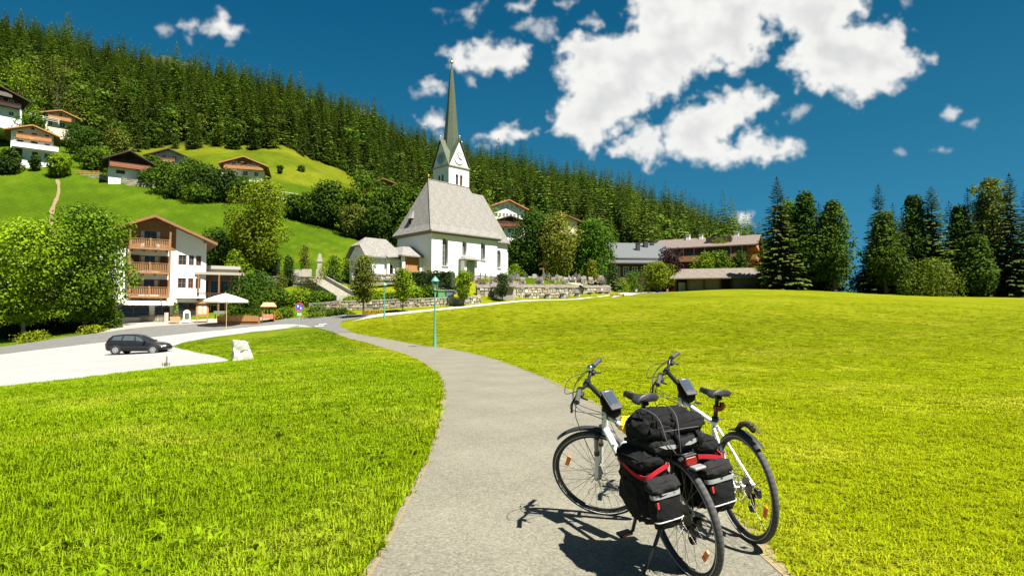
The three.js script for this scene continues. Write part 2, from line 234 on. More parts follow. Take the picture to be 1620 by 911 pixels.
// the road (far edge, near edge), the gravel yard, the light footpath along the wall
const roadFar = plan([[-150, 566], [0, 549], [80, 537], [172, 525], [246, 516], [330, 511], [405, 507], [470, 503], [540, 497]]), roadNear = plan([[-150, 582], [0, 561], [90, 550], [168, 541], [246, 533], [330, 524], [405, 516.5], [450, 513], [480, 514.5]]);
const junction = [...cat(roadFar, 6), ...plan([[590, 497], [600, 499], [560, 505], [540, 509], [535, 516], [556, 525]]), ...plan([[530, 527], [505, 520]]), ...cat(roadNear, 6).reverse()];
const yardPoly = [...cat(plan([[-150, 582], [0, 561], [90, 550], [168, 541], [246, 533], [330, 524], [405, 516.5], [450, 513], [480, 514.5]]), 6), ...plan([[498, 518], [470, 517.5], [400, 525], [340, 533], [290, 542], [272, 548], [300, 555], [340, 563], [366, 570], [355, 573]]), ...plan([[262, 583], [130, 599], [0, 613], [-150, 640], [-300, 660], [-300, 600]])];
const footL = plan([[566, 506], [600, 497], [655, 492], [720, 485.5], [790, 478.5], [850, 474.5], [965, 467]]), footR = plan([[556, 509], [598, 501.5], [655, 495], [720, 488.5], [790, 481], [850, 476], [965, 468]]);
const sheetTouches = (x, z) => insidePoly(pathPoly, x, z) || insidePoly(junction, x, z) || insidePoly(yardPoly, x, z);

function clipSheet(poly, step, lift, name, material) {               // a draped sheet: a fine grid cut to an outline
  let x0 = 1e9, x1 = -1e9, z0 = 1e9, z1 = -1e9; for (const [x, z] of poly) { x0 = Math.min(x0, x); x1 = Math.max(x1, x); z0 = Math.min(z0, z); z1 = Math.max(z1, z); }
  const m = new MB(), put = (pts) => { for (let i = 1; i < pts.length - 1; i++) { const q = [pts[0], pts[i], pts[i + 1]].map(([x, z]) => V(x, groundY(x, z) + lift, z)); m.tri(q[0], q[2], q[1]); } };
  // cut every grid cell to the outline (Sutherland-Hodgman of the outline against the cell, fan through earcut)
  const clipAxis = (pts, axis, lim, keepLess) => { const out = []; for (let i = 0; i < pts.length; i++) { const a = pts[i], b = pts[(i + 1) % pts.length], ia = keepLess ? a[axis] <= lim : a[axis] >= lim, ib = keepLess ? b[axis] <= lim : b[axis] >= lim; if (ia) out.push(a); if (ia !== ib) { const t = (lim - a[axis]) / (b[axis] - a[axis]); out.push([lerp(a[0], b[0], t), lerp(a[1], b[1], t)]); } } return out; };
  for (let x = x0; x < x1; x += step) {
    const strip = clipAxis(clipAxis(poly, 0, x, false), 0, x + step, true); if (strip.length < 3) continue;
    for (let z = z0; z < z1; z += step) {
      const cell = clipAxis(clipAxis(strip, 1, z, false), 1, z + step, true); if (cell.length < 3) continue;
      const tris = THREE.ShapeUtils.triangulateShape(cell.map(([a, b]) => new THREE.Vector2(a, b)), []);
      for (const t of tris) { const q = t.map((i) => V(cell[i][0], groundY(cell[i][0], cell[i][1]) + lift, cell[i][1])); const n = V(0, 0, 0).crossVectors(V(0, 0, 0).subVectors(q[1], q[0]), V(0, 0, 0).subVectors(q[2], q[0])); if (n.lengthSq() < 1e-12) continue; n.y > 0 ? m.tri(q[0], q[1], q[2]) : m.tri(q[0], q[2], q[1]); }
    }
  }
  const N = m.n, e = .3; for (let i = 0; i < m.p.length; i += 3) { const x = m.p[i], z = m.p[i + 2], n = V(groundY(x - e, z) - groundY(x + e, z), 2 * e, groundY(x, z - e) - groundY(x, z + e)).normalize(); N[i] = n.x; N[i + 1] = n.y; N[i + 2] = n.z; }
  return structure(meshOf(m.geometry(), material, name));
}
const asphaltTex = () => tex('asphalt', 1024, (u, v) => { const s = tnoise(u, v, 256, 3) * .5 + tnoise(u, v, 128, 8) * .5, big = tfbm(u, v, 4, 4, 6), p = tnoise(u, v, 200, 40); return clamp(.55 + (s - .5) * .5 + (big - .5) * .2 + (p > .88 ? .22 : 0) - (p < .12 ? .18 : 0)); }, false, .5);
const asphaltBump = () => tex('asphalt', 0, null, false, .5);
const pathMat = mat(.258, .242, .178, { rough: .92, map: asphaltTex(), bumpMap: asphaltBump(), bumpScale: .006 });
const roadMat = mat(.20, .20, .182, { rough: .9, map: asphaltTex() });
const gravelMat = mat(.315, .31, .292, { rough: .95, map: tex('gravel', 1024, (u, v) => lerp(.62, 1, .35 * tnoise(u, v, 256) + .25 * tnoise(u, v, 64, 5) + .4 * tfbm(u, v, 4, 4, 9)), false, .06) });
const footMat = mat(.46, .44, .36, { rough: .95, map: grain('gravel2', 256, .75, 1, 32, 3, .3) });
clipSheet(pathPoly, .5, .012, 'path', pathMat);
clipSheet(junction, 1.2, .03, 'road', roadMat);
clipSheet(yardPoly, 1.2, .022, 'gravel_yard', gravelMat);
clipSheet(plan([[150, 527.5], [172, 525], [246, 516], [330, 511], [405, 507], [452, 504], [440, 500.5], [400, 502], [330, 504.5], [262, 508], [200, 510.5], [160, 513]]), 1.2, .026, 'forecourt', mat(.30, .275, .235, { rough: .95, map: grain('gravel2', 256, .7, 1, 32, 3, .3) }));
clipSheet([...cat(footL, 6), ...cat(footR, 6).reverse()], 1, .03, 'footpath', footMat);
{ // worn sandy verge on both sides of the path
  const m = new MB(), r = rng(5), strip = (pts, sgn, a, b) => { let prev = null; for (let i = 1; i < pts.length - 1; i++) { const [x, z] = pts[i], tx = pts[i + 1][0] - pts[i - 1][0], tz = pts[i + 1][1] - pts[i - 1][1], l = Math.hypot(tx, tz) || 1, nx = -tz / l * sgn, nz = tx / l * sgn, w = Math.max(-.03, .09 * (sgn > 0 ? 1 : .6) * (fbm(x * 1.1 + 9, z * 1.1, 4) + (sgn > 0 ? .35 : .08)) - .01 + r() * .012); const p = V(x - nx * .05, 0, z - nz * .05), q = V(x + nx * w, 0, z + nz * w); p.y = groundY(p.x, p.z) + .016; q.y = groundY(q.x, q.z) + .008; if (prev) sgn > 0 ? m.quad(prev[0], prev[1], q, p) : m.quad(prev[0], p, q, prev[1]); prev = [p, q]; } };
  strip(cat(PATH_R, 60), 1); strip(cat(PATH_L, 60), -1);
  const v = m.build('verge', mat(.27, .21, .11, { rough: 1, map: grain('sand', 256, .5, 1, 32, 4, 2) })); v.userData.kind = 'structure'; v.name = numbered('verge'); scene.add(v);
}
// white lane dashes at the junction
{ const m = new MB(); for (const [a, b, c, d] of [[497, 517.5, 511, 516.5], [503, 514.5, 515, 513.7]]) { const p = hit(a, b), q = hit(c, d), w = V(.0, 0, .35); const f = (v) => V(v.x, groundY(v.x, v.z) + .05, v.z); m.quad(f(p), f(q), f(V(q.x, 0, q.z - w.z)), f(V(p.x, 0, p.z - w.z))); } const o = m.build('road_marking', mat(.7, .7, .66)); o.userData.kind = 'structure'; o.name = numbered('road_marking'); scene.add(o); }

// ---------------------------------------------------------------- the ground sheet
const FOREST_EDGE = [[-500, 175], [-60, 190], [0, 198], [110, 205], [160, 213], [215, 222], [330, 232], [400, 240], [480, 258], [560, 264], [620, 250], [680, 220], [740, 190], [800, 195], [860, 195], [920, 190], [1000, 186], [1100, 195], [1200, 215], [1300, 260], [1420, 500]];
const edgeAt = (px) => { let i = 0; while (i < FOREST_EDGE.length - 2 && px > FOREST_EDGE[i + 1][0]) i++; const [a, b] = FOREST_EDGE[i], [c, d] = FOREST_EDGE[i + 1]; return lerp(b, d, clamp((px - a) / (c - a))); };
{
  const xs = [], zs = [];
  for (let x = 0, s = .5; x < 1500; x += s) { xs.push(x); if (x > 12) s = .5 + (x - 12) * .022; }
  const X = [...xs.slice(1).map((x) => -x).reverse(), ...xs], Z = [];
  for (let z = 40, s = -4; z > -1450; z += s) { Z.push(z); s = z > 4 ? -4 : z > -24 ? -.5 : -(.5 + (-z - 24) * .018); }
  const nx = X.length, nz = Z.length, pos = new Float32Array(nx * nz * 3), uv = new Float32Array(nx * nz * 2), col = new Float32Array(nx * nz * 3), idx = [];
  for (let j = 0; j < nz; j++) for (let i = 0; i < nx; i++) {
    const x = X[i], z = Z[j], k = j * nx + i, d = -z, px = 810 + FOCAL * x / Math.max(d, 4);
    pos[k * 3] = x; pos[k * 3 + 1] = groundY(x, z); pos[k * 3 + 2] = z; uv[k * 2] = x; uv[k * 2 + 1] = -z;
    const n1 = fbm(x / 9, z / 9, 4), n2 = fbm(x / 2.2 + 7, z / 2.2, 3), n3 = fbm(x / 40 + 3, z / 26, 3);
    // mown yellow field to the right of the path, lush lawn to the left, hay slope above
    let R = .19, Gn = .205, B = .006;
    const side = d < 70 ? smooth(-1.2, 1.2, x - (d < 14 ? lerp(0, -1.3, d / 14) : -1.3 - (d - 14) * .37)) : smooth(480, 620, px);
    const lush = [.115, .176, .003], mown = [.20, .235, .002], hill = [.072, .134, .003], hay = [.14, .17, .006], litter = [.03, .033, .012];
    const base = d < 78 || (d < 118 && px > 900) ? lush.map((v, q) => lerp(v, mown[q], side)) : hill.map((v, q) => lerp(v, hay[q], clamp(smooth(150, 185, d) * smooth(150, 300, px) * (.75 + n3) + smooth(205, 225, d) * .5)));
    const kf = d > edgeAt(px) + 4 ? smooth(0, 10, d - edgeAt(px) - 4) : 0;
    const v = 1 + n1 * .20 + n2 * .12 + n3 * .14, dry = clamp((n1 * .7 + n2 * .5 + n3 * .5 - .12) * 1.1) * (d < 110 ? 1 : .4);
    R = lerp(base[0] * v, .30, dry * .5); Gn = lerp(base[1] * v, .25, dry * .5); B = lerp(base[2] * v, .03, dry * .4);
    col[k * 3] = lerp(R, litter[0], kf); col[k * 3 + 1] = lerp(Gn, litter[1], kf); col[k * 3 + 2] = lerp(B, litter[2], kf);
    if (i < nx - 1 && j < nz - 1) idx.push(k, k + 1, k + nx, k + 1, k + nx + 1, k + nx);
  }
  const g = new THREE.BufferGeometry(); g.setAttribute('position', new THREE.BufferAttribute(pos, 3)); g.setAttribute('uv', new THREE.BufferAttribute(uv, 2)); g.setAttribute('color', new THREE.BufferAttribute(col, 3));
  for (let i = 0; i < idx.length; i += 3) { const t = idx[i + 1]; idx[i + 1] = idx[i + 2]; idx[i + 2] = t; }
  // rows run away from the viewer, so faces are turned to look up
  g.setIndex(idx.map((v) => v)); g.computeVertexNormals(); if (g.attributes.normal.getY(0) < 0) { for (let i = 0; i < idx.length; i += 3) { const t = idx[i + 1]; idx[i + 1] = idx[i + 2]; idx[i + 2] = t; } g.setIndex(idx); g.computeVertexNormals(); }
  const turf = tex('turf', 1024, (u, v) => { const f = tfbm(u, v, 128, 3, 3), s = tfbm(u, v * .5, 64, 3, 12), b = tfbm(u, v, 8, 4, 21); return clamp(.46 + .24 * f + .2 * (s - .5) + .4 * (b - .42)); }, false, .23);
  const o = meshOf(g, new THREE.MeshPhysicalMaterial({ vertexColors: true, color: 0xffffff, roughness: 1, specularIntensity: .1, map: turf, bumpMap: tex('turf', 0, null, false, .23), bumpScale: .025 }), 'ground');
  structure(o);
}
{ // a far wooded ridge behind the first
  const m = [], nx = 60, nz = 24, pos = [], idx = [];
  for (let j = 0; j <= nz; j++) for (let i = 0; i <= nx; i++) { const u = i / nx, d = 1300 + 700 * j / nz, px = lerp(60, 560, u), k = clamp(1 - Math.abs(j / nz - .45) / .55), ridge = 662 * Math.exp(-(((px - 235) / 300) ** 2)) * smooth(0, 1, k); const x = (px - 810) / FOCAL * d; pos.push(x, 70 + ridge * (d / 1615) * .985 + fbm(x / 40, d / 40, 4) * 10 * k, -d); if (i < nx && j < nz) { const q = j * (nx + 1) + i; idx.push(q, q + 1, q + nx + 1, q + 1, q + nx + 2, q + nx + 1); } }
  const g = new THREE.BufferGeometry(); g.setAttribute('position', new THREE.Float32BufferAttribute(pos, 3)); g.setIndex(idx); g.computeVertexNormals();
  structure(meshOf(g, mat(.022, .032, .012, { rough: 1 }), 'hill'));
}
// ---------------------------------------------------------------- plants
const leafMat = (o = {}) => new THREE.MeshPhysicalMaterial({ color: 0xffffff, vertexColors: true, roughness: .75, transmission: .42, thickness: 0, specularIntensity: .06, ...o });
const LEAF = leafMat(), NEEDLE = new THREE.MeshPhysicalMaterial({ color: 0xffffff, vertexColors: true, roughness: .9, specularIntensity: .08, transmission: .22, thickness: 0 });
const barkTex = () => tex('bark', 256, (u, v) => lerp(.45, 1, tfbm(u, v * .25, 24, 4, 5)), false, 1);
const BARK = mat(.11, .085, .06, { rough: 1, map: barkTex() }), BARK_PALE = mat(.25, .22, .18, { rough: 1, map: barkTex() });
class Leaves {                                                        // rhombic, slightly folded leaves or sprays
  constructor() { this.p = []; this.n = []; this.c = []; this.i = []; }
  leaf(x, y, z, ax, ay, az, bx, by, bz, len, wid, col, fold = .12) {   // a: along the leaf, b: across it (unit, perpendicular)
    const nx = ay * bz - az * by, ny = az * bx - ax * bz, nz = ax * by - ay * bx, k = this.p.length / 3, f = fold * wid;
    this.p.push(x, y, z, x + ax * len * .5 + bx * wid + nx * f, y + ay * len * .5 + by * wid + ny * f, z + az * len * .5 + bz * wid + nz * f, x + ax * len, y + ay * len, z + az * len, x + ax * len * .45 - bx * wid + nx * f, y + ay * len * .45 - by * wid + ny * f, z + az * len * .45 - bz * wid + nz * f);
    const s = ny < 0 ? -1 : 1; for (let q = 0; q < 4; q++) { this.n.push(nx * s, ny * s, nz * s); this.c.push(col[0], col[1], col[2]); }
    s < 0 ? this.i.push(k, k + 1, k + 2, k, k + 2, k + 3) : this.i.push(k, k + 2, k + 1, k, k + 3, k + 2);
  }
  geometry() { const g = new THREE.BufferGeometry(); g.setAttribute('position', new THREE.Float32BufferAttribute(this.p, 3)); g.setAttribute('normal', new THREE.Float32BufferAttribute(this.n, 3)); g.setAttribute('color', new THREE.Float32BufferAttribute(this.c, 3)); g.setIndex(this.i); return g; }
}
const TONE = {
  maple: [.15, .245, .010], bright: [.135, .215, .012], linden: [.130, .185, .012], dark: [.040, .082, .010], mid: [.065, .125, .010], olive: [.10, .13, .022], willow: [.145, .175, .03], lime: [.175, .23, .012], purple: [.045, .022, .022], yellow: [.22, .21, .016], deep: [.026, .055, .010], hedge: [.05, .105, .008], birch: [.10, .135, .022],
};
// crown profile: radius (0..1) at height fraction t
for (const k in TONE) if (!['purple'].includes(k)) TONE[k] = TONE[k].map((v, i) => v * [1.35, 1.25, .9][i]);
const PROFILE = {
  round: (t) => Math.sqrt(clamp(1 - (2 * t - 1) ** 2)), egg: (t) => Math.sqrt(clamp(1 - (2 * t ** 1.25 - 1) ** 2)), column: (t) => .75 * clamp(4 * t) ** .5 * clamp(3.5 * (1 - t)) ** .6, cone: (t) => clamp(6 * t) * (1 - t) ** .75, tall: (t) => clamp(5 * t) ** .5 * clamp(1 - t ** 1.9) ** .85, dome: (t) => Math.sqrt(clamp(1 - t * t)) * clamp(.8 + 2 * t, 0, 1), top: (t) => clamp(1.2 * t + .25) * Math.sqrt(clamp(1 - ((t - .55) / .45) ** 4, 0, 1)) * (t < .55 ? 1 : 1),
};
function crownGeometry(seed, w, h, o = {}) {                          // o: tone, leaf size, n leaves, profile, lobes; base at y = 0
  const { tone = 'mid', leaf = .3, n = 5000, profile = 'egg', lobes = 34, gap = .5, vary = .55, droop = 0 } = o, r = rng(seed), L = new Leaves(), T = Array.isArray(tone) ? tone : TONE[tone], R = w / 2, list = [];
  for (let i = 0; i < lobes; i++) {
    const t = (i + .5 + (r() - .5) * .8) / lobes, pr = PROFILE[profile](t), a = i * 2.39996 + r() * .8, rr = Math.sqrt(r() * .75 + .25) * (r() < .2 ? .4 : 1);
    const size = Math.max(.12 * w, (.20 + .14 * r()) * w * (.5 + .5 * pr)) * Math.min(1, Math.sqrt(34 / lobes) * 1.1), rad = Math.max(0, pr * R * rr * (.82 + .36 * r()) - size * .45);
    list.push({ x: Math.cos(a) * rad, y: clamp(t * h, size * .5, h - size * .6), z: Math.sin(a) * rad, s: size, k: .82 + vary * (r() - .35) });
  }
  const tot = list.reduce((s, l) => s + l.s * l.s, 0);
  for (const l of list) {
    const m = Math.round(n * l.s * l.s / tot);
    for (let i = 0; i < m; i++) {
      const u = r() * 2 - 1, a = r() * 6.2832, q = Math.sqrt(1 - u * u), rad = l.s * (gap + (1.02 - gap) * Math.cbrt(r())) * (1 + .18 * vnoise(a * 1.3 + l.x, u * 2 + l.y));
      const ox = q * Math.cos(a), oz = q * Math.sin(a), oy = u;
      // the leaf's face looks partly outward, partly anywhere
      let nx = ox * .8 + (r() - .5) * 1.5, ny = oy * .8 + .45 + (r() - .5) * 1.3, nz = oz * .8 + (r() - .5) * 1.5, s = Math.hypot(nx, ny, nz) || 1; nx /= s; ny /= s; nz /= s;
      let ax = r() - .5 + ox * .5, ay = r() - .7 - droop, az = r() - .5 + oz * .5, dt = ax * nx + ay * ny + az * nz; ax -= dt * nx; ay -= dt * ny; az -= dt * nz; s = Math.hypot(ax, ay, az) || 1; ax /= s; ay /= s; az /= s;
      const bx = ny * az - nz * ay, by = nz * ax - nx * az, bz = nx * ay - ny * ax, z = leaf * (.65 + .7 * r()), v = l.k * (.8 + .4 * r()), warm = (r() - .5) * .16;
      L.leaf(l.x + ox * rad, l.y + oy * rad * .85, l.z + oz * rad, ax, ay, az, bx, by, bz, z, z * (.36 + .12 * r()), [T[0] * v * (1 + warm), T[1] * v, T[2] * v]);
    }
  }
  return { geometry: L.geometry(), lobes: list };
}
function leafTree(seed, h, w, o = {}) {                                // a Group with trunk and crown; base at the origin
  const { clear = .22, stem = .022 * h, bark = BARK, name = 'tree' } = o, root = new THREE.Group(), r = rng(seed + 900), y0 = h * clear;
  const { geometry, lobes } = crownGeometry(seed, w, h - y0, o), m = new MB(), bend = V((r() - .5) * .04 * h, 0, (r() - .5) * .04 * h);
  const mid = V(bend.x * .6, y0 + .05 * h, bend.z * .6), top = V(bend.x, y0 + (h - y0) * .62, bend.z);
  m.rod(V(0, -.3, 0), V(0, .03 * h, 0), stem * 1.5, stem * 1.08, 9); m.rod(V(0, .03 * h, 0), mid, stem * 1.08, stem * .82, 9); m.rod(mid, top, stem * .82, stem * .25, 8);
  for (const l of lobes.filter((_, i) => i % 3 === 0).slice(0, 12)) { const t = clamp((l.y - .2 * h) / (h * .8), .02, .8); m.rod(V(lerp(mid.x, top.x, t), lerp(mid.y, top.y, t), lerp(mid.z, top.z, t)), V(l.x * .85, y0 + l.y, l.z * .85), stem * .34, stem * .08, 5); }
  m.build('trunk', bark, root);
  const c = meshOf(geometry, o.material ?? LEAF, 'crown'); c.position.y = y0; root.add(c);
  return root;
}
function spruceGeometry(seed, h, r0, o = {}) {                         // whorls of drooping boughs made of many small sprays
  const { whorls = 36, boughs = 9, sprays = 6, tone = [.032, .058, .014], start = .04, power = .85 } = o, r = rng(seed), L = new Leaves();
  for (let k = 0; k < whorls; k++) {
    const t = Math.pow(k / whorls, .92), y = h * (start + (1 - start) * t), R = r0 * Math.pow(1 - t, power) * (.85 + .3 * r()) + .04 * r0, nb = Math.max(4, Math.round(boughs * (1 - t * .45)));
    for (let b = 0; b < nb; b++) {
      const a = (b + r() * .9) / nb * 6.2832 + k * 1.1, len = R * (.6 + .5 * r()), dx = Math.cos(a), dz = Math.sin(a), dip = (t < .75 ? .28 : -.25 + .2 * r()) + .22 * r() - .1, v0 = .75 + .5 * r();
      for (let s = 0; s < sprays; s++) {
        const f = .12 + .88 * (s + r() * .7) / sprays, rr = len * f, yy = y - len * dip * f + len * .16 * f * f, side = s % 2 ? 1 : -1, sp = len * (.34 - .14 * f) * (.8 + .5 * r()) + .005 * h;
        const fine = Math.min(1, Math.sqrt(6 / sprays)); const sw = side * (.35 + .55 * r()) * (1 - .5 * f); let ax = dx + -dz * sw, az = dz + dx * sw, ay = -dip - .25 * r(); const q = Math.hypot(ax, ay, az); ax /= q; ay /= q; az /= q;
        let bx = -az, by = (r() - .5) * .9 * side, bz = ax; const d = ax * bx + ay * by + az * bz; bx -= ax * d; by -= ay * d; bz -= az * d; const w = Math.hypot(bx, by, bz); bx /= w; by /= w; bz /= w;
        const v = v0 * (.78 + .44 * r()) * (.85 + .3 * f);
        L.leaf(dx * rr * .92, yy, dz * rr * .92, ax, ay, az, bx, by, bz, sp * 1.25 * fine, sp * .36 * fine, [tone[0] * v * (1 + .2 * (r() - .3)), tone[1] * v, tone[2] * v], -.25);
      }
    }
  }
  L.leaf(0, h * .97, 0, 0, 1, 0, 1, 0, 0, h * .045, h * .006, tone); L.leaf(0, h * .97, 0, 0, 1, 0, 0, 0, 1, h * .045, h * .006, tone);
  return L.geometry();
}
function spruceTree(seed, h, r0, o = {}) { const root = new THREE.Group(), m = new MB(); m.rod(V(0, -.3, 0), V(0, h * .5, 0), h * .014 + .06, h * .008, 8); m.rod(V(0, h * .5, 0), V(0, h * .98, 0), h * .008, .015, 6); m.build('trunk', BARK, root); root.add(meshOf(spruceGeometry(seed, h, r0, o), NEEDLE, 'crown')); return root; }
let SEED = 100;
function place(root, name, label, category, px, d, group, lift = 0) { root.name = numbered(name); root.position.copy(G(px, d, lift)); root.rotation.y = SEED * 1.7; tag(root, label, category, group); scene.add(root); return root; }
const heightTo = (px, row, d, lift = 0) => P(px, row, d).y - G(px, d, lift).y, across = (pxw, d) => pxw / FOCAL * d;
function tree(px, d, topRow, pxw, label, o = {}) { const { name = 'leafy_tree', category = 'tree', lift = 0 } = o; return place(leafTree(++SEED, heightTo(px, topRow, d, lift), across(pxw, d), o), name, label, category, px, d, o.group, lift); }
function spruce(px, d, topRow, pxw, label, o = {}) { return place(spruceTree(++SEED, heightTo(px, topRow, d), across(pxw, d) / 2, o), o.name ?? 'spruce_tree', label, 'spruce', px, d, o.group); }
function bush(px, d, topRow, pxw, label, o = {}) {                     // foliage down to the ground on a few stems
  const { depth = 1, lift = 0 } = o, root = new THREE.Group(), h = heightTo(px, topRow, d, lift), w = across(pxw, d), { geometry, lobes } = crownGeometry(++SEED, w, h, { profile: 'dome', lobes: 16, n: 1300, leaf: .2, ...o }), m = new MB();
  for (const l of lobes.filter((_, i) => i % 3 === 0)) m.rod(V(l.x * .2, -.1, l.z * .2), V(l.x, l.y, l.z), .035, .012, 5);
  m.build('stem', BARK, root); const f = meshOf(geometry, o.material ?? LEAF, 'foliage'); f.scale.z = depth; root.add(f);
  place(root, o.name ?? 'bush', label, o.category ?? 'bush', px, d, o.group, lift); root.rotation.y = o.turn ?? 0; return root;
}
function hedge(a, b, h, thick, label, o = {}) {                        // clipped hedge between two points
  const root = new THREE.Group(), r = rng(++SEED), L = new Leaves(), len = a.distanceTo(b), T = TONE[o.tone ?? 'hedge'], n = Math.round(len * (h + thick) * (o.density ?? 60)), leaf = o.leaf ?? .2;
  for (let i = 0; i < n; i++) {
    const x = r() * len, f = r(), top = f < .35, yy = top ? h : r() * h, zz = top ? (r() - .5) * thick : (r() < .7 ? .5 : -.5) * thick, v = .75 + .5 * r();
    let nx = (r() - .5) * 1.2, ny = (top ? 1 : .25) + (r() - .5) * 1, nz = (top ? 0 : Math.sign(zz)) + (r() - .5) * 1, s = Math.hypot(nx, ny, nz); nx /= s; ny /= s; nz /= s;
    let ax = r() - .5, ay = r() - .5, az = r() - .5, q = ax * nx + ay * ny + az * nz; ax -= q * nx; ay -= q * ny; az -= q * nz; s = Math.hypot(ax, ay, az); ax /= s; ay /= s; az /= s;
    const wob = fbm(x * .9 + SEED, yy * .9, 3) * .22;
    L.leaf(x, yy + (top ? wob + (r() - .5) * .12 : 0), zz + (top ? 0 : Math.sign(zz) * wob) + (r() - .5) * .1, ax, ay, az, ny * az - nz * ay, nz * ax - nx * az, nx * ay - ny * ax, leaf * (.7 + .6 * r()), leaf * .4, [T[0] * v, T[1] * v, T[2] * v]);
  }
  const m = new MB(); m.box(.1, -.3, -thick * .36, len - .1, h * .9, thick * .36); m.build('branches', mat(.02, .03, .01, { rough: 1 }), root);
  root.add(meshOf(L.geometry(), LEAF, 'foliage')); root.name = numbered(o.name ?? 'hedge'); root.position.copy(a); root.rotation.y = -Math.atan2(b.z - a.z, b.x - a.x); tag(root, label, 'hedge'); scene.add(root); return root;
}

// ---------------------------------------------------------------- the forest on the hill: one mass
{
  const variants = [
    [spruceGeometry(11, 1, .17, { whorls: 26, boughs: 8, sprays: 5, tone: [.08, .132, .015], start: .1, power: .85 }), NEEDLE], [spruceGeometry(12, 1, .145, { whorls: 26, boughs: 8, sprays: 5, tone: [.062, .11, .015], start: .12, power: .72 }), NEEDLE], [spruceGeometry(13, 1, .19, { whorls: 26, boughs: 8, sprays: 5, tone: [.095, .148, .015], start: .08, power: .9 }), NEEDLE],
    [crownGeometry(14, .55, 1, { tone: [.085, .15, .012], leaf: .07, n: 1000, lobes: 22, profile: 'egg', gap: .55 }).geometry, LEAF], [crownGeometry(15, .45, 1, { tone: [.12, .165, .02], leaf: .07, n: 1000, lobes: 22, profile: 'column', gap: .5 }).geometry, LEAF],
  ];
  const lists = variants.map(() => []), r = rng(31), q = new THREE.Quaternion(), c = new THREE.Color();
  for (let d = 150; d < 640; d += lerp(5.2, 7.6, (d - 150) / 490)) for (let px = -190; px < 1320; px += 5 / d * FOCAL) {
    const dd = d + (r() - .5) * 5, pp = px + (r() - .5) * 4.6 / d * FOCAL, e = edgeAt(pp), n = fbm(pp / 60, dd / 30, 3);
    if (dd < e + n * 9 + (r() - .5) * 5) continue;
    const ridge = pp < 300 ? 470 : pp < 600 ? 520 : pp < 900 ? 580 : 720; if (dd > ridge) continue;
    const g = G(pp, dd), edge = dd - e < 14, broad = edge ? .42 : clamp(.03 + n * .4 + (pp < 170 && dd < 300 ? .35 : 0) + (pp > 1050 && dd < 300 ? .35 : 0) + (pp > 900 && pp < 1100 ? .05 : 0));
    const k = r() < broad ? 3 + (r() < .35 ? 1 : 0) : Math.floor(r() * 3), h = (k > 2 ? lerp(9, 17, r()) : lerp(14, 30, r()) * (1 + n * .25)) * (edge ? .5 + .35 * r() : 1);
    const s = V(h * (.85 + .35 * r()), h, h * (.85 + .35 * r())); const t = .68 + .55 * r() + n * .45;
    lists[k].push([M4().compose(g.setY(g.y - .5), q.setFromEuler(new THREE.Euler(0, r() * 6.28, 0)).clone(), s), [t * (1 + .18 * (r() - .4)), t, t * .9]]);
  }
  const wood = new THREE.Group(); wood.name = numbered('forest'); wood.userData.kind = 'stuff'; tag(wood, 'dense spruce forest with some broadleaf trees covering the long hill', 'forest');
  variants.forEach(([g, m], i) => { const im = new THREE.InstancedMesh(g, m, lists[i].length); lists[i].forEach(([mm, t], j) => { im.setMatrixAt(j, mm); im.setColorAt(j, c.setRGB(t[0], t[1], t[2])); }); im.name = i < 3 ? 'spruces' : 'broadleaf_trees'; im.castShadow = im.receiveShadow = true; im.userData.kind = 'stuff'; wood.add(im); });
  scene.add(wood);
}

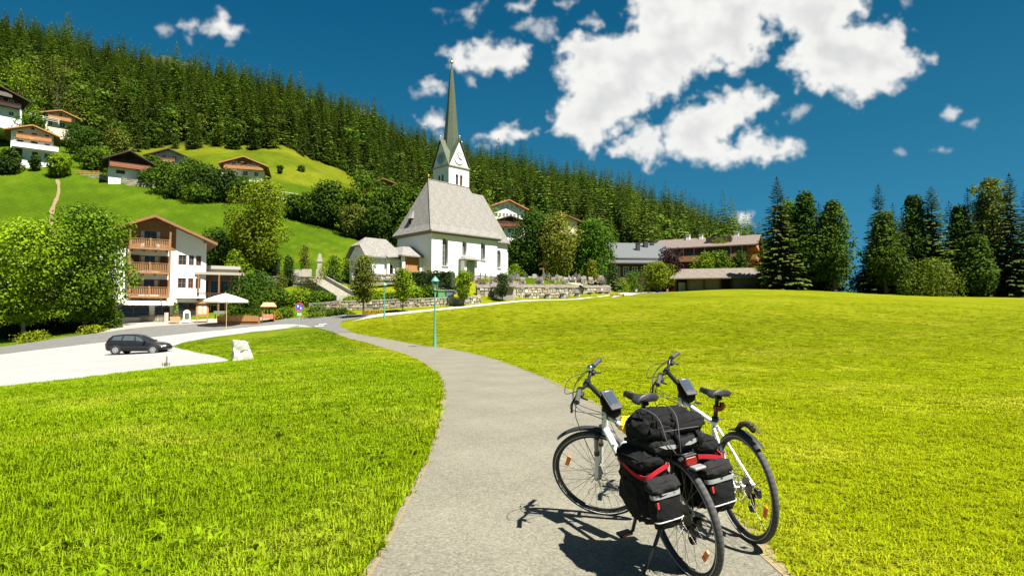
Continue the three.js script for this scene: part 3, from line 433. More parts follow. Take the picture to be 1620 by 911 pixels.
// ---------------------------------------------------------------- grass of the lawns: one mass of tufts
{
  const blade = (L, r, h, w, spread, tone) => {                        // one bent blade from two leaf halves
    const a = r() * 6.2832, dx = Math.cos(a), dz = Math.sin(a), lean = .25 + 1.1 * r(), x = (r() - .5) * spread, z = (r() - .5) * spread, v = .75 + .5 * r(), col = [tone[0] * v * (1 + .25 * (r() - .4)), tone[1] * v, tone[2] * v], k = L.p.length / 3;
    const m = [x + dx * h * lean * .3, h * .62, z + dz * h * lean * .3], t = [x + dx * h * lean, h * (1.05 - .42 * lean), z + dz * h * lean], bx = -dz * w, bz = dx * w, nx = dx * -.55, ny = .75, nz = dz * -.55;
    L.p.push(x - bx, 0, z - bz, x + bx, 0, z + bz, m[0] - bx * .8, m[1], m[2] - bz * .8, m[0] + bx * .8, m[1], m[2] + bz * .8, t[0], t[1], t[2]);
    for (let i = 0; i < 5; i++) { L.n.push(nx, ny, nz); L.c.push(...col); }
    L.i.push(k, k + 1, k + 3, k, k + 3, k + 2, k + 2, k + 3, k + 4);
  };
  const make = (seed, n, h, w, spread) => { const L = new Leaves(), r = rng(seed); for (let i = 0; i < n; i++) blade(L, r, h * (.5 + .6 * r()), w * (.6 + .8 * r()), spread, [1, 1, 1]); return L.geometry(); };
  const kinds = [make(1, 16, 1, .035, .9), make(2, 16, 1, .05, 1.1), make(3, 14, 1, .075, 1.3), make(4, 9, 1, .13, .9)];   // fine, medium, coarse, broad-leaved weeds; height 1
  const lists = kinds.map(() => []), r = rng(8), q = new THREE.Quaternion(), c = new THREE.Color();
  const add = (x, z, kind, h, wide) => {
    const d = -z, side = smooth(-.8, .8, x - (d < 14 ? lerp(0, -1.3, d / 14) : -1.3 - (d - 14) * .37)), n1 = fbm(x / 9, z / 9, 4), n2 = fbm(x / 2.2 + 7, z / 2.2, 3), dry = clamp(n1 * .6 + n2 * .6 + r() * .35 - .16);
    const lush = [.170, .262, .004], mown = [.25, .31, .003], v = .85 + .3 * r() + n2 * .15, C = lush.map((a, i) => lerp(lerp(a, mown[i], side), [.36, .33, .04][i], dry * .5) * v);
    lists[kind].push([M4().compose(V(x, groundY(x, z), z), q.setFromEuler(new THREE.Euler((r() - .5) * .2, r() * 6.28, (r() - .5) * .2)).clone(), V(wide, h, wide)), C]);
  };
  const bands = [[2.2, 5, 420, 0, .068, .075], [5, 9, 300, 0, .064, .09], [9, 16, 150, 1, .06, .12], [16, 30, 70, 1, .055, .17], [30, 76, 24, 1, .036, .26]];
  for (const [d0, d1, dens, kind, h, wide] of bands) {
    const wmax = .95 * d1 + 3.5, area = (d1 - d0) * 2 * wmax, n = Math.round(area * dens);
    for (let i = 0; i < n; i++) {
      const d = lerp(d0, d1, r()), x = (r() * 2 - 1) * wmax, z = -d; if (Math.abs(x) > .95 * d + 3) continue; if (d > 30 && r() > Math.pow(1 - (d - 30) / 46, 1.3)) continue;
      const px = 810 + FOCAL * x / d; if (d > 50 && px < 560) continue; if (d > 66 && px < 740 || d > 76 && px < 880) continue; if (d > 92 && px < 1010) continue;
      if (sheetTouches(x, z) ) { continue; }
      const left = x < (d < 14 ? lerp(0, -1.3, d / 14) : -1.3 - (d - 14) * .37), tall = left ? 1.15 + .5 * clamp(fbm(x / 1.4, z / 1.4, 3) + .15) + .5 * smooth(-2, -4, x) * smooth(8, 4, d) : (d < 12 ? .6 : .42);
      add(x, z, kind, h * tall * (.7 + .6 * r()), wide * (.8 + .5 * r()));
      if (left && d < 9 && r() < .035) add(x, z, 3, .09 * (.7 + .8 * r()), .10);
    }
  }
  const turf = new THREE.Group(); turf.name = numbered('grass'); turf.userData.kind = 'stuff'; tag(turf, 'bright green and yellow mown grass on both lawns beside the path', 'grass');
  const gm = leafMat({ vertexColors: true, transmission: .35, roughness: .7, specularIntensity: .02 });
  kinds.forEach((g, i) => { const im = new THREE.InstancedMesh(g, gm, lists[i].length); lists[i].forEach(([mm, t], j) => { im.setMatrixAt(j, mm); im.setColorAt(j, c.setRGB(...t)); }); im.name = 'grass_tufts'; im.castShadow = im.receiveShadow = true; im.userData.kind = 'stuff'; turf.add(im); });
  scene.add(turf);
  console.log('tufts', lists.map((l) => l.length).join(' '));
}
// ---------------------------------------------------------------- materials of buildings
const PLASTER = mat(.78, .77, .73, { rough: .95, map: tex('plaster', 256, (u, v) => lerp(.86, 1, tfbm(u, v, 4, 5, 7)), false, .17) }), CREAM = mat(.66, .58, .42, { rough: .95, map: tex('plaster', 0, null, false, .17) }), GREYWALL = mat(.50, .50, .48, { rough: .95, map: tex('plaster', 0, null, false, .17) });
const WOOD = mat(.30, .145, .055, { map: woodGrain(.9) }), WOOD_LIGHT = mat(.36, .185, .075, { map: woodGrain(.9) }), WOOD_DARK = mat(.10, .05, .025, { map: woodGrain(.9) }), WOOD_GREY = mat(.20, .17, .13, { map: woodGrain(.7) }), WOOD_BLACK = mat(.045, .03, .022, { map: woodGrain(.9) }), WOOD_ORANGE = mat(.52, .24, .085, { map: woodGrain(1) });
const GLASS = mat(.025, .032, .036, { rough: .08 }), DARK = mat(.012, .012, .012), FRAME_WHITE = mat(.68, .66, .6), FRAME_BROWN = mat(.16, .08, .04), CURTAIN = mat(.55, .53, .48, { rough: 1 });
const TILE = mat(.26, .15, .085, { rough: .9, map: shingle(.5), bumpMap: tex('shingle', 0, null, false, .5), bumpScale: .03 }), TILE_GREY = mat(.23, .195, .155, { rough: .95, map: shingle(.45), bumpMap: tex('shingle', 0, null, false, .45), bumpScale: .03 }), SHINGLE = mat(.315, .30, .27, { rough: .95, map: shingle(.55), bumpMap: tex('shingle', 0, null, false, .55), bumpScale: .04 }), TILE_DARK = mat(.06, .05, .045, { rough: .85, map: shingle(.5) }), METAL_ROOF = mat(.085, .095, .097, { rough: .75, map: tex('seam', 128, (u, v) => (Math.abs(u * 8 % 1 - .5) > .44 ? .6 : 1), false, .25) });
const COPPER = mat(.095, .122, .07, { rough: .55, metalness: .2, map: tex('copper', 256, (u, v) => lerp(.5, 1.0, tfbm(u, v * .5, 8, 4, 2)) * (v * 16 % 1 < .07 ? .6 : 1), false, 1.2) }), GOLD = mat(.75, .52, .16, { rough: .25, metalness: 1 }), STONE = mat(.40, .37, .30, { rough: .95, map: grain('stone', 256, .6, 1, 8, 4, .9) }), MORTAR = mat(.24, .22, .18, { rough: 1 });
const CANVAS_CLOTH = mat(.80, .78, .72, { rough: 1 });
const facing = (px) => Math.atan((810 - px) / FOCAL);
const deg = (a) => a * Math.PI / 180;

// a wall panel with openings: outline and rectangular or arched holes in the xy plane, from z - t to z
function panel(mb, outline, holes, z, t, m) {
  const s = new THREE.Shape(outline.map(([x, y]) => new THREE.Vector2(x, y)));
  for (const [x, y, w, h, arch] of holes) { const p = new THREE.Path(); p.moveTo(x - w / 2, y); p.lineTo(x + w / 2, y); if (arch) { p.lineTo(x + w / 2, y + h - w / 2); p.absarc(x, y + h - w / 2, w / 2, 0, Math.PI, false); } else { p.lineTo(x + w / 2, y + h); p.lineTo(x - w / 2, y + h); } p.closePath(); s.holes.push(p); }
  const g = new THREE.ExtrudeGeometry(s, { depth: t, bevelEnabled: false, curveSegments: 8 }); g.translate(0, 0, z - t);
  const P0 = g.attributes.position, f = (i) => { const v = V(P0.getX(i), P0.getY(i), P0.getZ(i)); return m ? v.applyMatrix4(m) : v; };
  const h = g.index ? g.toNonIndexed() : g, PP = h.attributes.position, ff = (i) => { const v = V(PP.getX(i), PP.getY(i), PP.getZ(i)); return m ? v.applyMatrix4(m) : v; };
  for (let i = 0; i < PP.count; i += 3) mb.tri(ff(i), ff(i + 1), ff(i + 2));
}
const WIN = new Map();
function addWindow(parent, x, y, z, w, h, o = {}, turn = 0) {          // x is the centre, y the sill; sits inside its opening, set back
  const { frame = FRAME_WHITE, cross = true, back = .12, shutter, arch, trim = .07, name = 'window', pane = GLASS } = o, key = [w, h, cross, arch, trim].join();
  if (!WIN.has(key)) {
    const m = new MB(), t = trim, p = new MB();
    if (arch) { const sh = new THREE.Shape(), mk = (q, e) => { q.moveTo(-w / 2 + e, e); q.lineTo(w / 2 - e, e); q.lineTo(w / 2 - e, h - w / 2); q.absarc(0, h - w / 2, w / 2 - e, 0, Math.PI, false); q.closePath(); return q; }; mk(sh, 0); sh.holes.push(mk(new THREE.Path(), t)); m.add(new THREE.ExtrudeGeometry(sh, { depth: .06, bevelEnabled: false, curveSegments: 8 })); const ps = mk(new THREE.Shape(), t * .5); p.add(new THREE.ExtrudeGeometry(ps, { depth: .015, bevelEnabled: false, curveSegments: 8 }), at(0, 0, .01)); }
    else { m.box(-w / 2, 0, 0, -w / 2 + t, h, .06); m.box(w / 2 - t, 0, 0, w / 2, h, .06); m.box(-w / 2 + t, 0, 0, w / 2 - t, t, .058); m.box(-w / 2 + t, h - t, 0, w / 2 - t, h, .058); p.box(-w / 2 + t * .5, t * .5, .01, w / 2 - t * .5, h - t * .5, .025); }
    if (cross) { m.box(-t * .35, t, .026, t * .35, h - t - (arch ? w * .1 : 0), .05); for (let k = 1; k < Math.max(2, Math.round(h / .7)); k++) { const yy = h * k / Math.max(2, Math.round(h / .7)); m.box(-w / 2 + t, yy - t * .3, .027, w / 2 - t, yy + t * .3, .048); } }
    WIN.set(key, [m.geometry(), p.geometry()]);
  }
  const [fg, pg] = WIN.get(key), f = meshOf(fg, frame, name); f.position.set(x, y, z); f.rotation.y = turn; f.translateZ(-back); parent.add(f); f.add(meshOf(pg, pane, 'pane'));
  if (o.curtain) for (const s of [-1, 1]) { const c = new MB(), n = 5; for (let k = 0; k < n; k++) { const x0 = s * (w / 2 - trim - .02 - k * .07); c.box(Math.min(x0, x0 - s * .06), trim, .028, Math.max(x0, x0 - s * .06), h - trim, .032 + .006 * (k % 2)); } c.build('curtain', CURTAIN, f); }
  if (shutter) for (const s of [-1, 1]) { const m = new MB(), sw = w * .48; m.box(-sw / 2, 0, 0, sw / 2, h, .045); for (let k = 0; k < 6; k++) m.box(-sw * .4, h * (.08 + k * .15), .045, sw * .4, h * (.08 + k * .15) + .05, .06); const q = m.build('shutter', shutter, parent); q.position.set(x, y, z); q.rotation.y = turn; q.translateX(s * (w / 2 + sw / 2 + .02)); q.translateZ(.004); }
  return f;
}
function flowers(seed, x0, x1, y, z, tone, parent) { const L = new Leaves(), r = rng(seed); for (let x = x0; x < x1; x += .05) for (let k = 0; k < 2; k++) { const c = r() < .45 ? tone : [.05, .12, .02], v = .7 + .6 * r(), a = r() * 6.28; L.leaf(x, y + (r() - .4) * .22, z + (r() - .3) * .22, Math.cos(a) * .6, .8, Math.sin(a) * .6, Math.sin(a), 0, -Math.cos(a), .12, .05, [c[0] * v, c[1] * v, c[2] * v]); } const o = meshOf(L.geometry(), LEAF, 'flowers'); parent.add(o); return o; }
function balcony(parent, x0, x1, y, z, depth, o = {}) {                // slab > railing (balusters or boards), brackets
  const { wood = WOOD, h = 1.0, style = 'bars', bloom, ends = true, turn } = o, s = new MB(), r = new MB(), b = [];
  s.box(x0, y - .16, z, x1, y, z + depth); s.box(x0 - .04, y - .2, z + depth, x1 + .04, y + .03, z + depth + .05);
  for (let k = 0; k <= 3; k++) { const x = lerp(x0 + .15, x1 - .15, k / 3), c = new MB(); c.box(x - .07, y - .36, z, x + .07, y - .162, z + depth * .85); b.push(c); }
  r.box(x0, y + h - .06, z + depth - .07, x1, y + h, z + depth + .05); r.box(x0, y + .1, z + depth - .04, x1, y + .18, z + depth + .02);
  const step = style === 'bars' ? .17 : .2, wd = style === 'bars' ? .09 : .185; for (let x = x0 + .05; x < x1 - .05; x += step) r.box(x, y + .18, z + depth - .03, x + wd, y + h - .06, z + depth);
  if (ends) for (const x of [x0, x1 - .05]) { r.box(x, y + h - .06, z + .02, x + .05, y + h, z + depth - .07); r.box(x, y + .15, z + .02, x + .05, y + (style === 'bars' ? .24 : h - .06), z + depth - .07); }
  const q = s.build('balcony', o.slab ?? wood, parent); r.build('railing', wood, q); for (const c of b) c.build('bracket', o.slab ?? wood, q);
  if (style === 'bars') for (const x of [x0, (x0 + x1) / 2, x1]) { const p = new MB(); p.box(x - .07, y - .25, z + depth - .06, x + .07, y + h + .08, z + depth + .07); p.build('post', wood, q); }
  if (bloom) flowers(++SEED, x0 + .1, x1 - .1, y + h - .05, z + depth + .1, bloom, q);
  if (turn !== undefined) { const g = new THREE.Group(); g.name = 'balcony'; }
  return q;
}
function gableRoof(parent, w, dep, h, pitch, over, front, material, o = {}) {   // ridge along z, base of the wall at y = 0, eaves at h
  const t = Math.tan(pitch), th = o.thick ?? .24, rise = (w / 2) * t, m = new MB(), e = w / 2 + over, z0 = -dep / 2 - front, z1 = dep / 2 + front, yr = h + rise + th, ye = h - over * t + th, c = th / Math.cos(pitch);
  for (const s of [-1, 1]) { const A = [V(0, yr, z1), V(s * e, ye, z1), V(s * e, ye, z0), V(0, yr, z0)], B = A.map((v) => V(v.x, v.y - c, v.z)); if (s > 0) { m.quad(A[0], A[1], A[2], A[3]); m.quad(B[3], B[2], B[1], B[0]); m.quad(B[0], B[1], A[1], A[0]); m.quad(B[2], B[3], A[3], A[2]); m.quad(B[1], B[2], A[2], A[1]); } else { m.quad(A[3], A[2], A[1], A[0]); m.quad(B[0], B[1], B[2], B[3]); m.quad(A[0], A[1], B[1], B[0]); m.quad(A[2], A[3], B[3], B[2]); m.quad(A[1], A[2], B[2], B[1]); } }
  const roof = m.build('roof', material, parent), bm = o.trim ?? WOOD;
  for (const s of [-1, 1]) { const b = new MB(), hgt = .3, dz = .06; const A = V(0, yr + .03, z1), E = V(s * (e + .05), ye + .03 - .05 * t, z1); b.quad(...(s > 0 ? [V(A.x, A.y - hgt, z1 + dz), V(E.x, E.y - hgt, z1 + dz), V(E.x, E.y, z1 + dz), V(A.x, A.y, z1 + dz)] : [V(E.x, E.y - hgt, z1 + dz), V(A.x, A.y - hgt, z1 + dz), V(A.x, A.y, z1 + dz), V(E.x, E.y, z1 + dz)])); const L = [V(A.x, A.y, z1 + dz), V(E.x, E.y, z1 + dz), V(E.x, E.y, z1 + .002), V(A.x, A.y, z1 + .002)]; s > 0 ? b.quad(...L) : b.quad(...L.reverse()); const K = [V(A.x, A.y - hgt, z1 + .002), V(E.x, E.y - hgt, z1 + .002), V(E.x, E.y - hgt, z1 + dz), V(A.x, A.y - hgt, z1 + dz)]; s > 0 ? b.quad(...K) : b.quad(...K.reverse()); b.build('barge_board', bm, roof); }
  if (front > .4) for (const f of o.purlins ?? [-.92, -.5, 0, .5, .92]) { const b = new MB(), x = f * w / 2, y = h + (w / 2 - Math.abs(x)) * t - .02; b.box(x - .09, y - .26, dep / 2 - .05, x + .09, y - .02 - Math.abs(f ? .09 * t : 0), z1 - .08); b.build('purlin', bm, roof); }
  for (const [x, z, cw, ch, white] of o.chimneys ?? []) { const b = new MB(), y = h + rise - Math.abs(x) * t - .3; b.box(x - cw / 2, y, z - cw / 2, x + cw / 2, y + ch, z + cw / 2); const q = b.build('chimney', white ? PLASTER : TILE_DARK, roof), k = new MB(); k.box(x - cw * .62, y + ch + .12, z - cw * .62, x + cw * .62, y + ch + .2, z + cw * .62); for (const [a, d] of [[-1, -1], [1, -1], [-1, 1], [1, 1]]) k.box(x + a * cw * .42 - .04, y + ch, z + d * cw * .42 - .04, x + a * cw * .42 + .04, y + ch + .12, z + d * cw * .42 + .04); k.build('chimney_cap', o.cap ?? TILE_DARK, roof); }
  return roof;
}
function chalet(name, label, px, d, baseRow, o) {                      // gable front towards +z
  const { w, dep = w * 1.1, h, pitch = deg(20), over = 1, front = 1.1, wall = PLASTER, roof = TILE, wins = [], sideWins = [], clad, turn = 0, skirt = 3 } = o, ang = facing(px) + (o.turn ?? 0), back = o.centre ? 0 : dep / 2, pos = P(px, baseRow, d).add(V(-Math.sin(ang) * back, 0, -Math.cos(ang) * back)), root = thing(name, label, o.category ?? 'house', pos, facing(px) + turn, o.group), t = Math.tan(pitch), rise = w / 2 * t, m = new MB();
  panel(m, [[-w / 2, -skirt], [w / 2, -skirt], [w / 2, h], [0, h + rise], [-w / 2, h]], wins.map((q) => q.slice(0, 4)), dep / 2, .3);
  panel(m, [[-w / 2, -skirt], [w / 2, -skirt], [w / 2, h], [0, h + rise], [-w / 2, h]], [], -dep / 2 + .3, .3);
  for (const s of [-1, 1]) { const T = at(s * w / 2, 0, 0, s * Math.PI / 2), a = dep / 2 - .301; panel(m, [[-a, -skirt], [a, -skirt], [a, h], [-a, h]], sideWins.map(([x, y, ww, hh]) => [x, y, ww, hh]), 0, .28, T); }
  m.box(-w / 2 + .31, -skirt, -dep / 2 + .31, w / 2 - .31, h - .1, dep / 2 - .5);
  const wl = m.build('wall', wall, root);
  for (const [x, y, ww, hh, op] of wins) addWindow(root, x, y, dep / 2, ww, hh, { ...o.winStyle, ...op });
  for (const [x, y, ww, hh, op] of sideWins) for (const s of o.sides ?? [1]) addWindow(root, s * w / 2, y, -s * x, ww, hh, { ...o.winStyle, ...op }, s * Math.PI / 2);
  for (const c of clad ?? []) {                                         // boarded parts of the front: [x0, x1, y0, material]
    const [x0, x1, y0, cm] = c, b = new MB(), top = (x) => h + (w / 2 - Math.abs(x)) * t - .03, holes = wins.filter((q) => q[0] > x0 && q[0] < x1 && q[1] >= y0 - .01).map((q) => q.slice(0, 4)); const out = [[x0, y0], [x1, y0], [x1, top(x1)]]; if (x0 < 0 && x1 > 0) out.push([0, top(0)]); out.push([x0, top(x0)]); panel(b, out, holes, dep / 2 + .06, .058); b.build('cladding', cm, root);
  }
  if (o.sideClad) { const b = new MB(); for (const s of [-1, 1]) b.box(s > 0 ? w / 2 : -w / 2 - .06, o.sideClad[0], -dep / 2, s > 0 ? w / 2 + .06 : -w / 2, h - .02, dep / 2 - .002); b.build('cladding', o.sideClad[1], root); }
  for (const [x0, x1, y, dp, op] of o.balconies ?? []) balcony(root, x0, x1, y, dep / 2 + .07, dp, op);
  gableRoof(root, w, dep, h, pitch, over, front, roof, o);
  return root;
}

// ---------------------------------------------------------------- hotel
{
  const px = 239, d = 67, g = G(px, d).y, w = 10.6, dep = 13, pitch = deg(23.5), h = 9.35;
  const BW = { frame: FRAME_BROWN, trim: .09 };
  const root = chalet('hotel', 'four storey white hotel with wooden gable and stacked brown balconies beside the road', px, d, 504 - (1.03 - EYE) / d * FOCAL, {
    category: 'hotel', w, dep, h, pitch, over: .95, front: 1.25, turn: deg(2), skirt: 1.5, winStyle: BW, roof: TILE, trim: WOOD, purlins: [-.94, -.42, .28, .96],
    wins: [[-.35, 8.3, 2.1, 1.95, { back: .1, curtain: 1 }], [-.35, 5.7, 1.9, 1.75, { curtain: 1, back: .2, shutter: WOOD_DARK }], [-.35, 3.05, 1.9, 1.75, { curtain: 1, back: .2, shutter: WOOD_DARK }], [2.85, 6.55, .85, 1.15], [3.75, 6.55, .55, 1.15], [4.5, 6.55, .55, 1.15], [2.85, 3.9, .85, 1.15], [3.75, 3.9, .55, 1.15], [4.5, 3.9, .55, 1.15], [-4.1, 5.75, .9, 1.2], [-4.1, 3.1, .9, 1.2], [3.55, .02, 2.1, 2.25, { back: .28, name: 'entrance', trim: .12 }], [-1.75, .55, 3.0, 1.75, { back: .28, trim: .12 }], [-4.6, .55, 1.1, 1.75, { back: .28 }], [1.0, .55, 1.5, 1.75, { back: .28, trim: .12 }]],
    clad: [[-3.45, 2.15, 8.2, WOOD]], balconies: [[-2.2, 1.45, 8.2, 1.15, { wood: WOOD_LIGHT }], [-2.2, 1.45, 5.55, 1.15, { wood: WOOD_LIGHT }], [-2.2, 1.45, 2.9, 1.15, { wood: WOOD_LIGHT }]], chimneys: [[-1.4, -2.5, .8, 1.2]],
    sideWins: [[-3, 6.5, .9, 1.2], [1, 6.5, .9, 1.2], [-3, 3.9, .9, 1.2], [1, 3.9, .9, 1.2]],
  });
  { const m = new MB(); for (const x of [-2.28, 1.53]) m.box(x - .09, 2.75, dep / 2 + 1.02, x + .09, 10.1, dep / 2 + 1.2); m.build('post', WOOD, root); }
  { const m = new MB(); m.box(2.0, -.2, dep / 2, 2.42, 2.75, dep / 2 + .35); m.box(4.75, -.2, dep / 2, 5.29, 2.75, dep / 2 + .35); m.box(2.0, 2.752, dep / 2, 5.29, 2.95, dep / 2 + .5); m.build('pillar', PLASTER, root); }
  for (const [a, b] of [[-5.1, -2.95], [-2.85, .75], [.85, 2.3]]) { // awnings on their arms
    const z = dep / 2, m = new MB(), q = V(a, 2.66, z + .06); m.quad(V(a, 2.05, z + 2.1), V(b, 2.05, z + 2.1), V(b, 2.6, z + .08), V(a, 2.6, z + .08)); m.quad(V(a, 2.57, z + .08), V(b, 2.57, z + .08), V(b, 2.02, z + 2.1), V(a, 2.02, z + 2.1)); for (let k = 0, n = Math.round((b - a) / .3); k < n; k++) { const x0 = lerp(a, b, k / n), x1 = lerp(a, b, (k + 1) / n), y = 1.85 + .03 * (k % 2); m.quad(V(x0, y, z + 2.11), V(x1, y, z + 2.11), V(x1, 2.05, z + 2.1), V(x0, 2.05, z + 2.1)); }
    const o = m.build('awning', CANVAS_CLOTH, root), r = new MB(); r.rod(V(a, 2.62, z + .08), V(b, 2.62, z + .08), .06, .06, 8); r.build('roller', FRAME_WHITE, o); const r2 = new MB(); r2.rod(V(a, 2.03, z + 2.08), V(b, 2.03, z + 2.08), .03, .03, 8); r2.build('front_bar', FRAME_WHITE, o);
  }
  // a low wing on the left, its pale edge showing above the trees
  const wing = chalet('hotel_wing', 'low white building with a pale flat roof edge behind the two roadside maples', -20, 72, 504 - (.9 - EYE) / 72 * FOCAL, { category: 'house', w: 17, dep: 9, h: 8.6, pitch: deg(9), over: .6, front: .9, roof: METAL_ROOF, trim: FRAME_WHITE, winStyle: BW, wins: [[-6, 5.6, 1.1, 1.3], [-3, 5.6, 1.1, 1.3], [0, 5.6, 1.1, 1.3], [3, 5.6, 1.1, 1.3], [6, 5.6, 1.1, 1.3], [-6, .3, 2, 2], [-2.4, .3, 2, 2], [1.4, .3, 2, 2], [5, .3, 2, 2]], balconies: [[-8, 8, 2.9, 1.1, { wood: WOOD }]] });
}
{ // terrace balustrade in front of the hotel
  const A = hit(163, 511), B = hit(262, 509.5), root = thing('terrace_railing', 'pale wooden railing with posts along the hotel terrace under the awnings', 'railing', A, -Math.atan2(B.z - A.z, B.x - A.x)), L = A.distanceTo(B), r = new MB(), b = new MB();
  for (const x of [0, L * .48, L]) { const p = new MB(); p.box(x - .14, -.1, -.14, x + .14, 1.15, .14); p.build('post', mat(.55, .5, .42), root); }
  r.box(.14, .78, -.05, L - .14, .87, .05); r.box(.14, .12, -.05, L - .14, .2, .05); r.build('rail', WOOD_GREY, root);
  for (let x = .3; x < L - .2; x += .19) if (Math.abs(x - L * .48) > .2) b.box(x, .2, -.025, x + .09, .78, .025); const o = b.build('balusters', mat(.4, .33, .24), root); o.userData.kind = 'stuff';
  const s = new MB(); s.box(-1.5, -.5, -2.6, L + 1, -.02, .4); s.build('terrace_step', STONE, root);
}
{ // annex with dark timber and glass to the right of the hotel
  const root = thing('hotel_annex', 'low timber and glass annex with grey roof slab right of the hotel', 'annex', P(345, 505, 71), facing(345) - deg(4)), w = 4.4, m = new MB(); m.box(-w / 2, -1, -5, w / 2, 5.2, -.6); m.box(-w / 2, -1, -.6, w / 2, 1.9, -.2); m.build('wall', WOOD_GREY, root);
  const r = new MB(); r.box(-w / 2 - .3, 5.2, -5.3, w / 2 + .5, 5.5, 1.0); r.box(-w / 2 - .3, 6.0, -6, w / 2, 6.4, -.8); r.box(-w / 2, 5.5, -5.8, w / 2 - .2, 6.0, -1.2); r.build('roof', mat(.34, .31, .26), root);
  const s = new MB(); s.box(-w / 2, 1.9, -.6, w / 2 + .3, 2.15, 1.1); s.build('balcony', WOOD, root); const q = new MB(); q.box(-w / 2, 2.95, 1.0, w / 2 + .3, 3.05, 1.1); for (let x = -w / 2; x < w / 2 + .3; x += .14) q.box(x, 2.15, 1.03, x + .05, 2.95, 1.07); q.build('railing', WOOD_DARK, root);
  for (let k = 0; k < 4; k++) addWindow(root, -w / 2 + .6 + k * 1.07, 2.3, -.6, .95, 2.3, { frame: WOOD_ORANGE, back: -.02, cross: false }); for (let k = 0; k < 3; k++) { const p = new MB(), x = -w / 2 + .08 + k * 2.15; p.box(x - .08, -1, .9, x + .08, 5.2, 1.05); p.build('post', WOOD, root); }
  addWindow(root, -.9, .1, -.2, 1.5, 1.6, { back: -.02, frame: FRAME_WHITE }); addWindow(root, 1.2, .1, -.2, 1.2, 1.6, { back: -.02, frame: FRAME_WHITE });
}

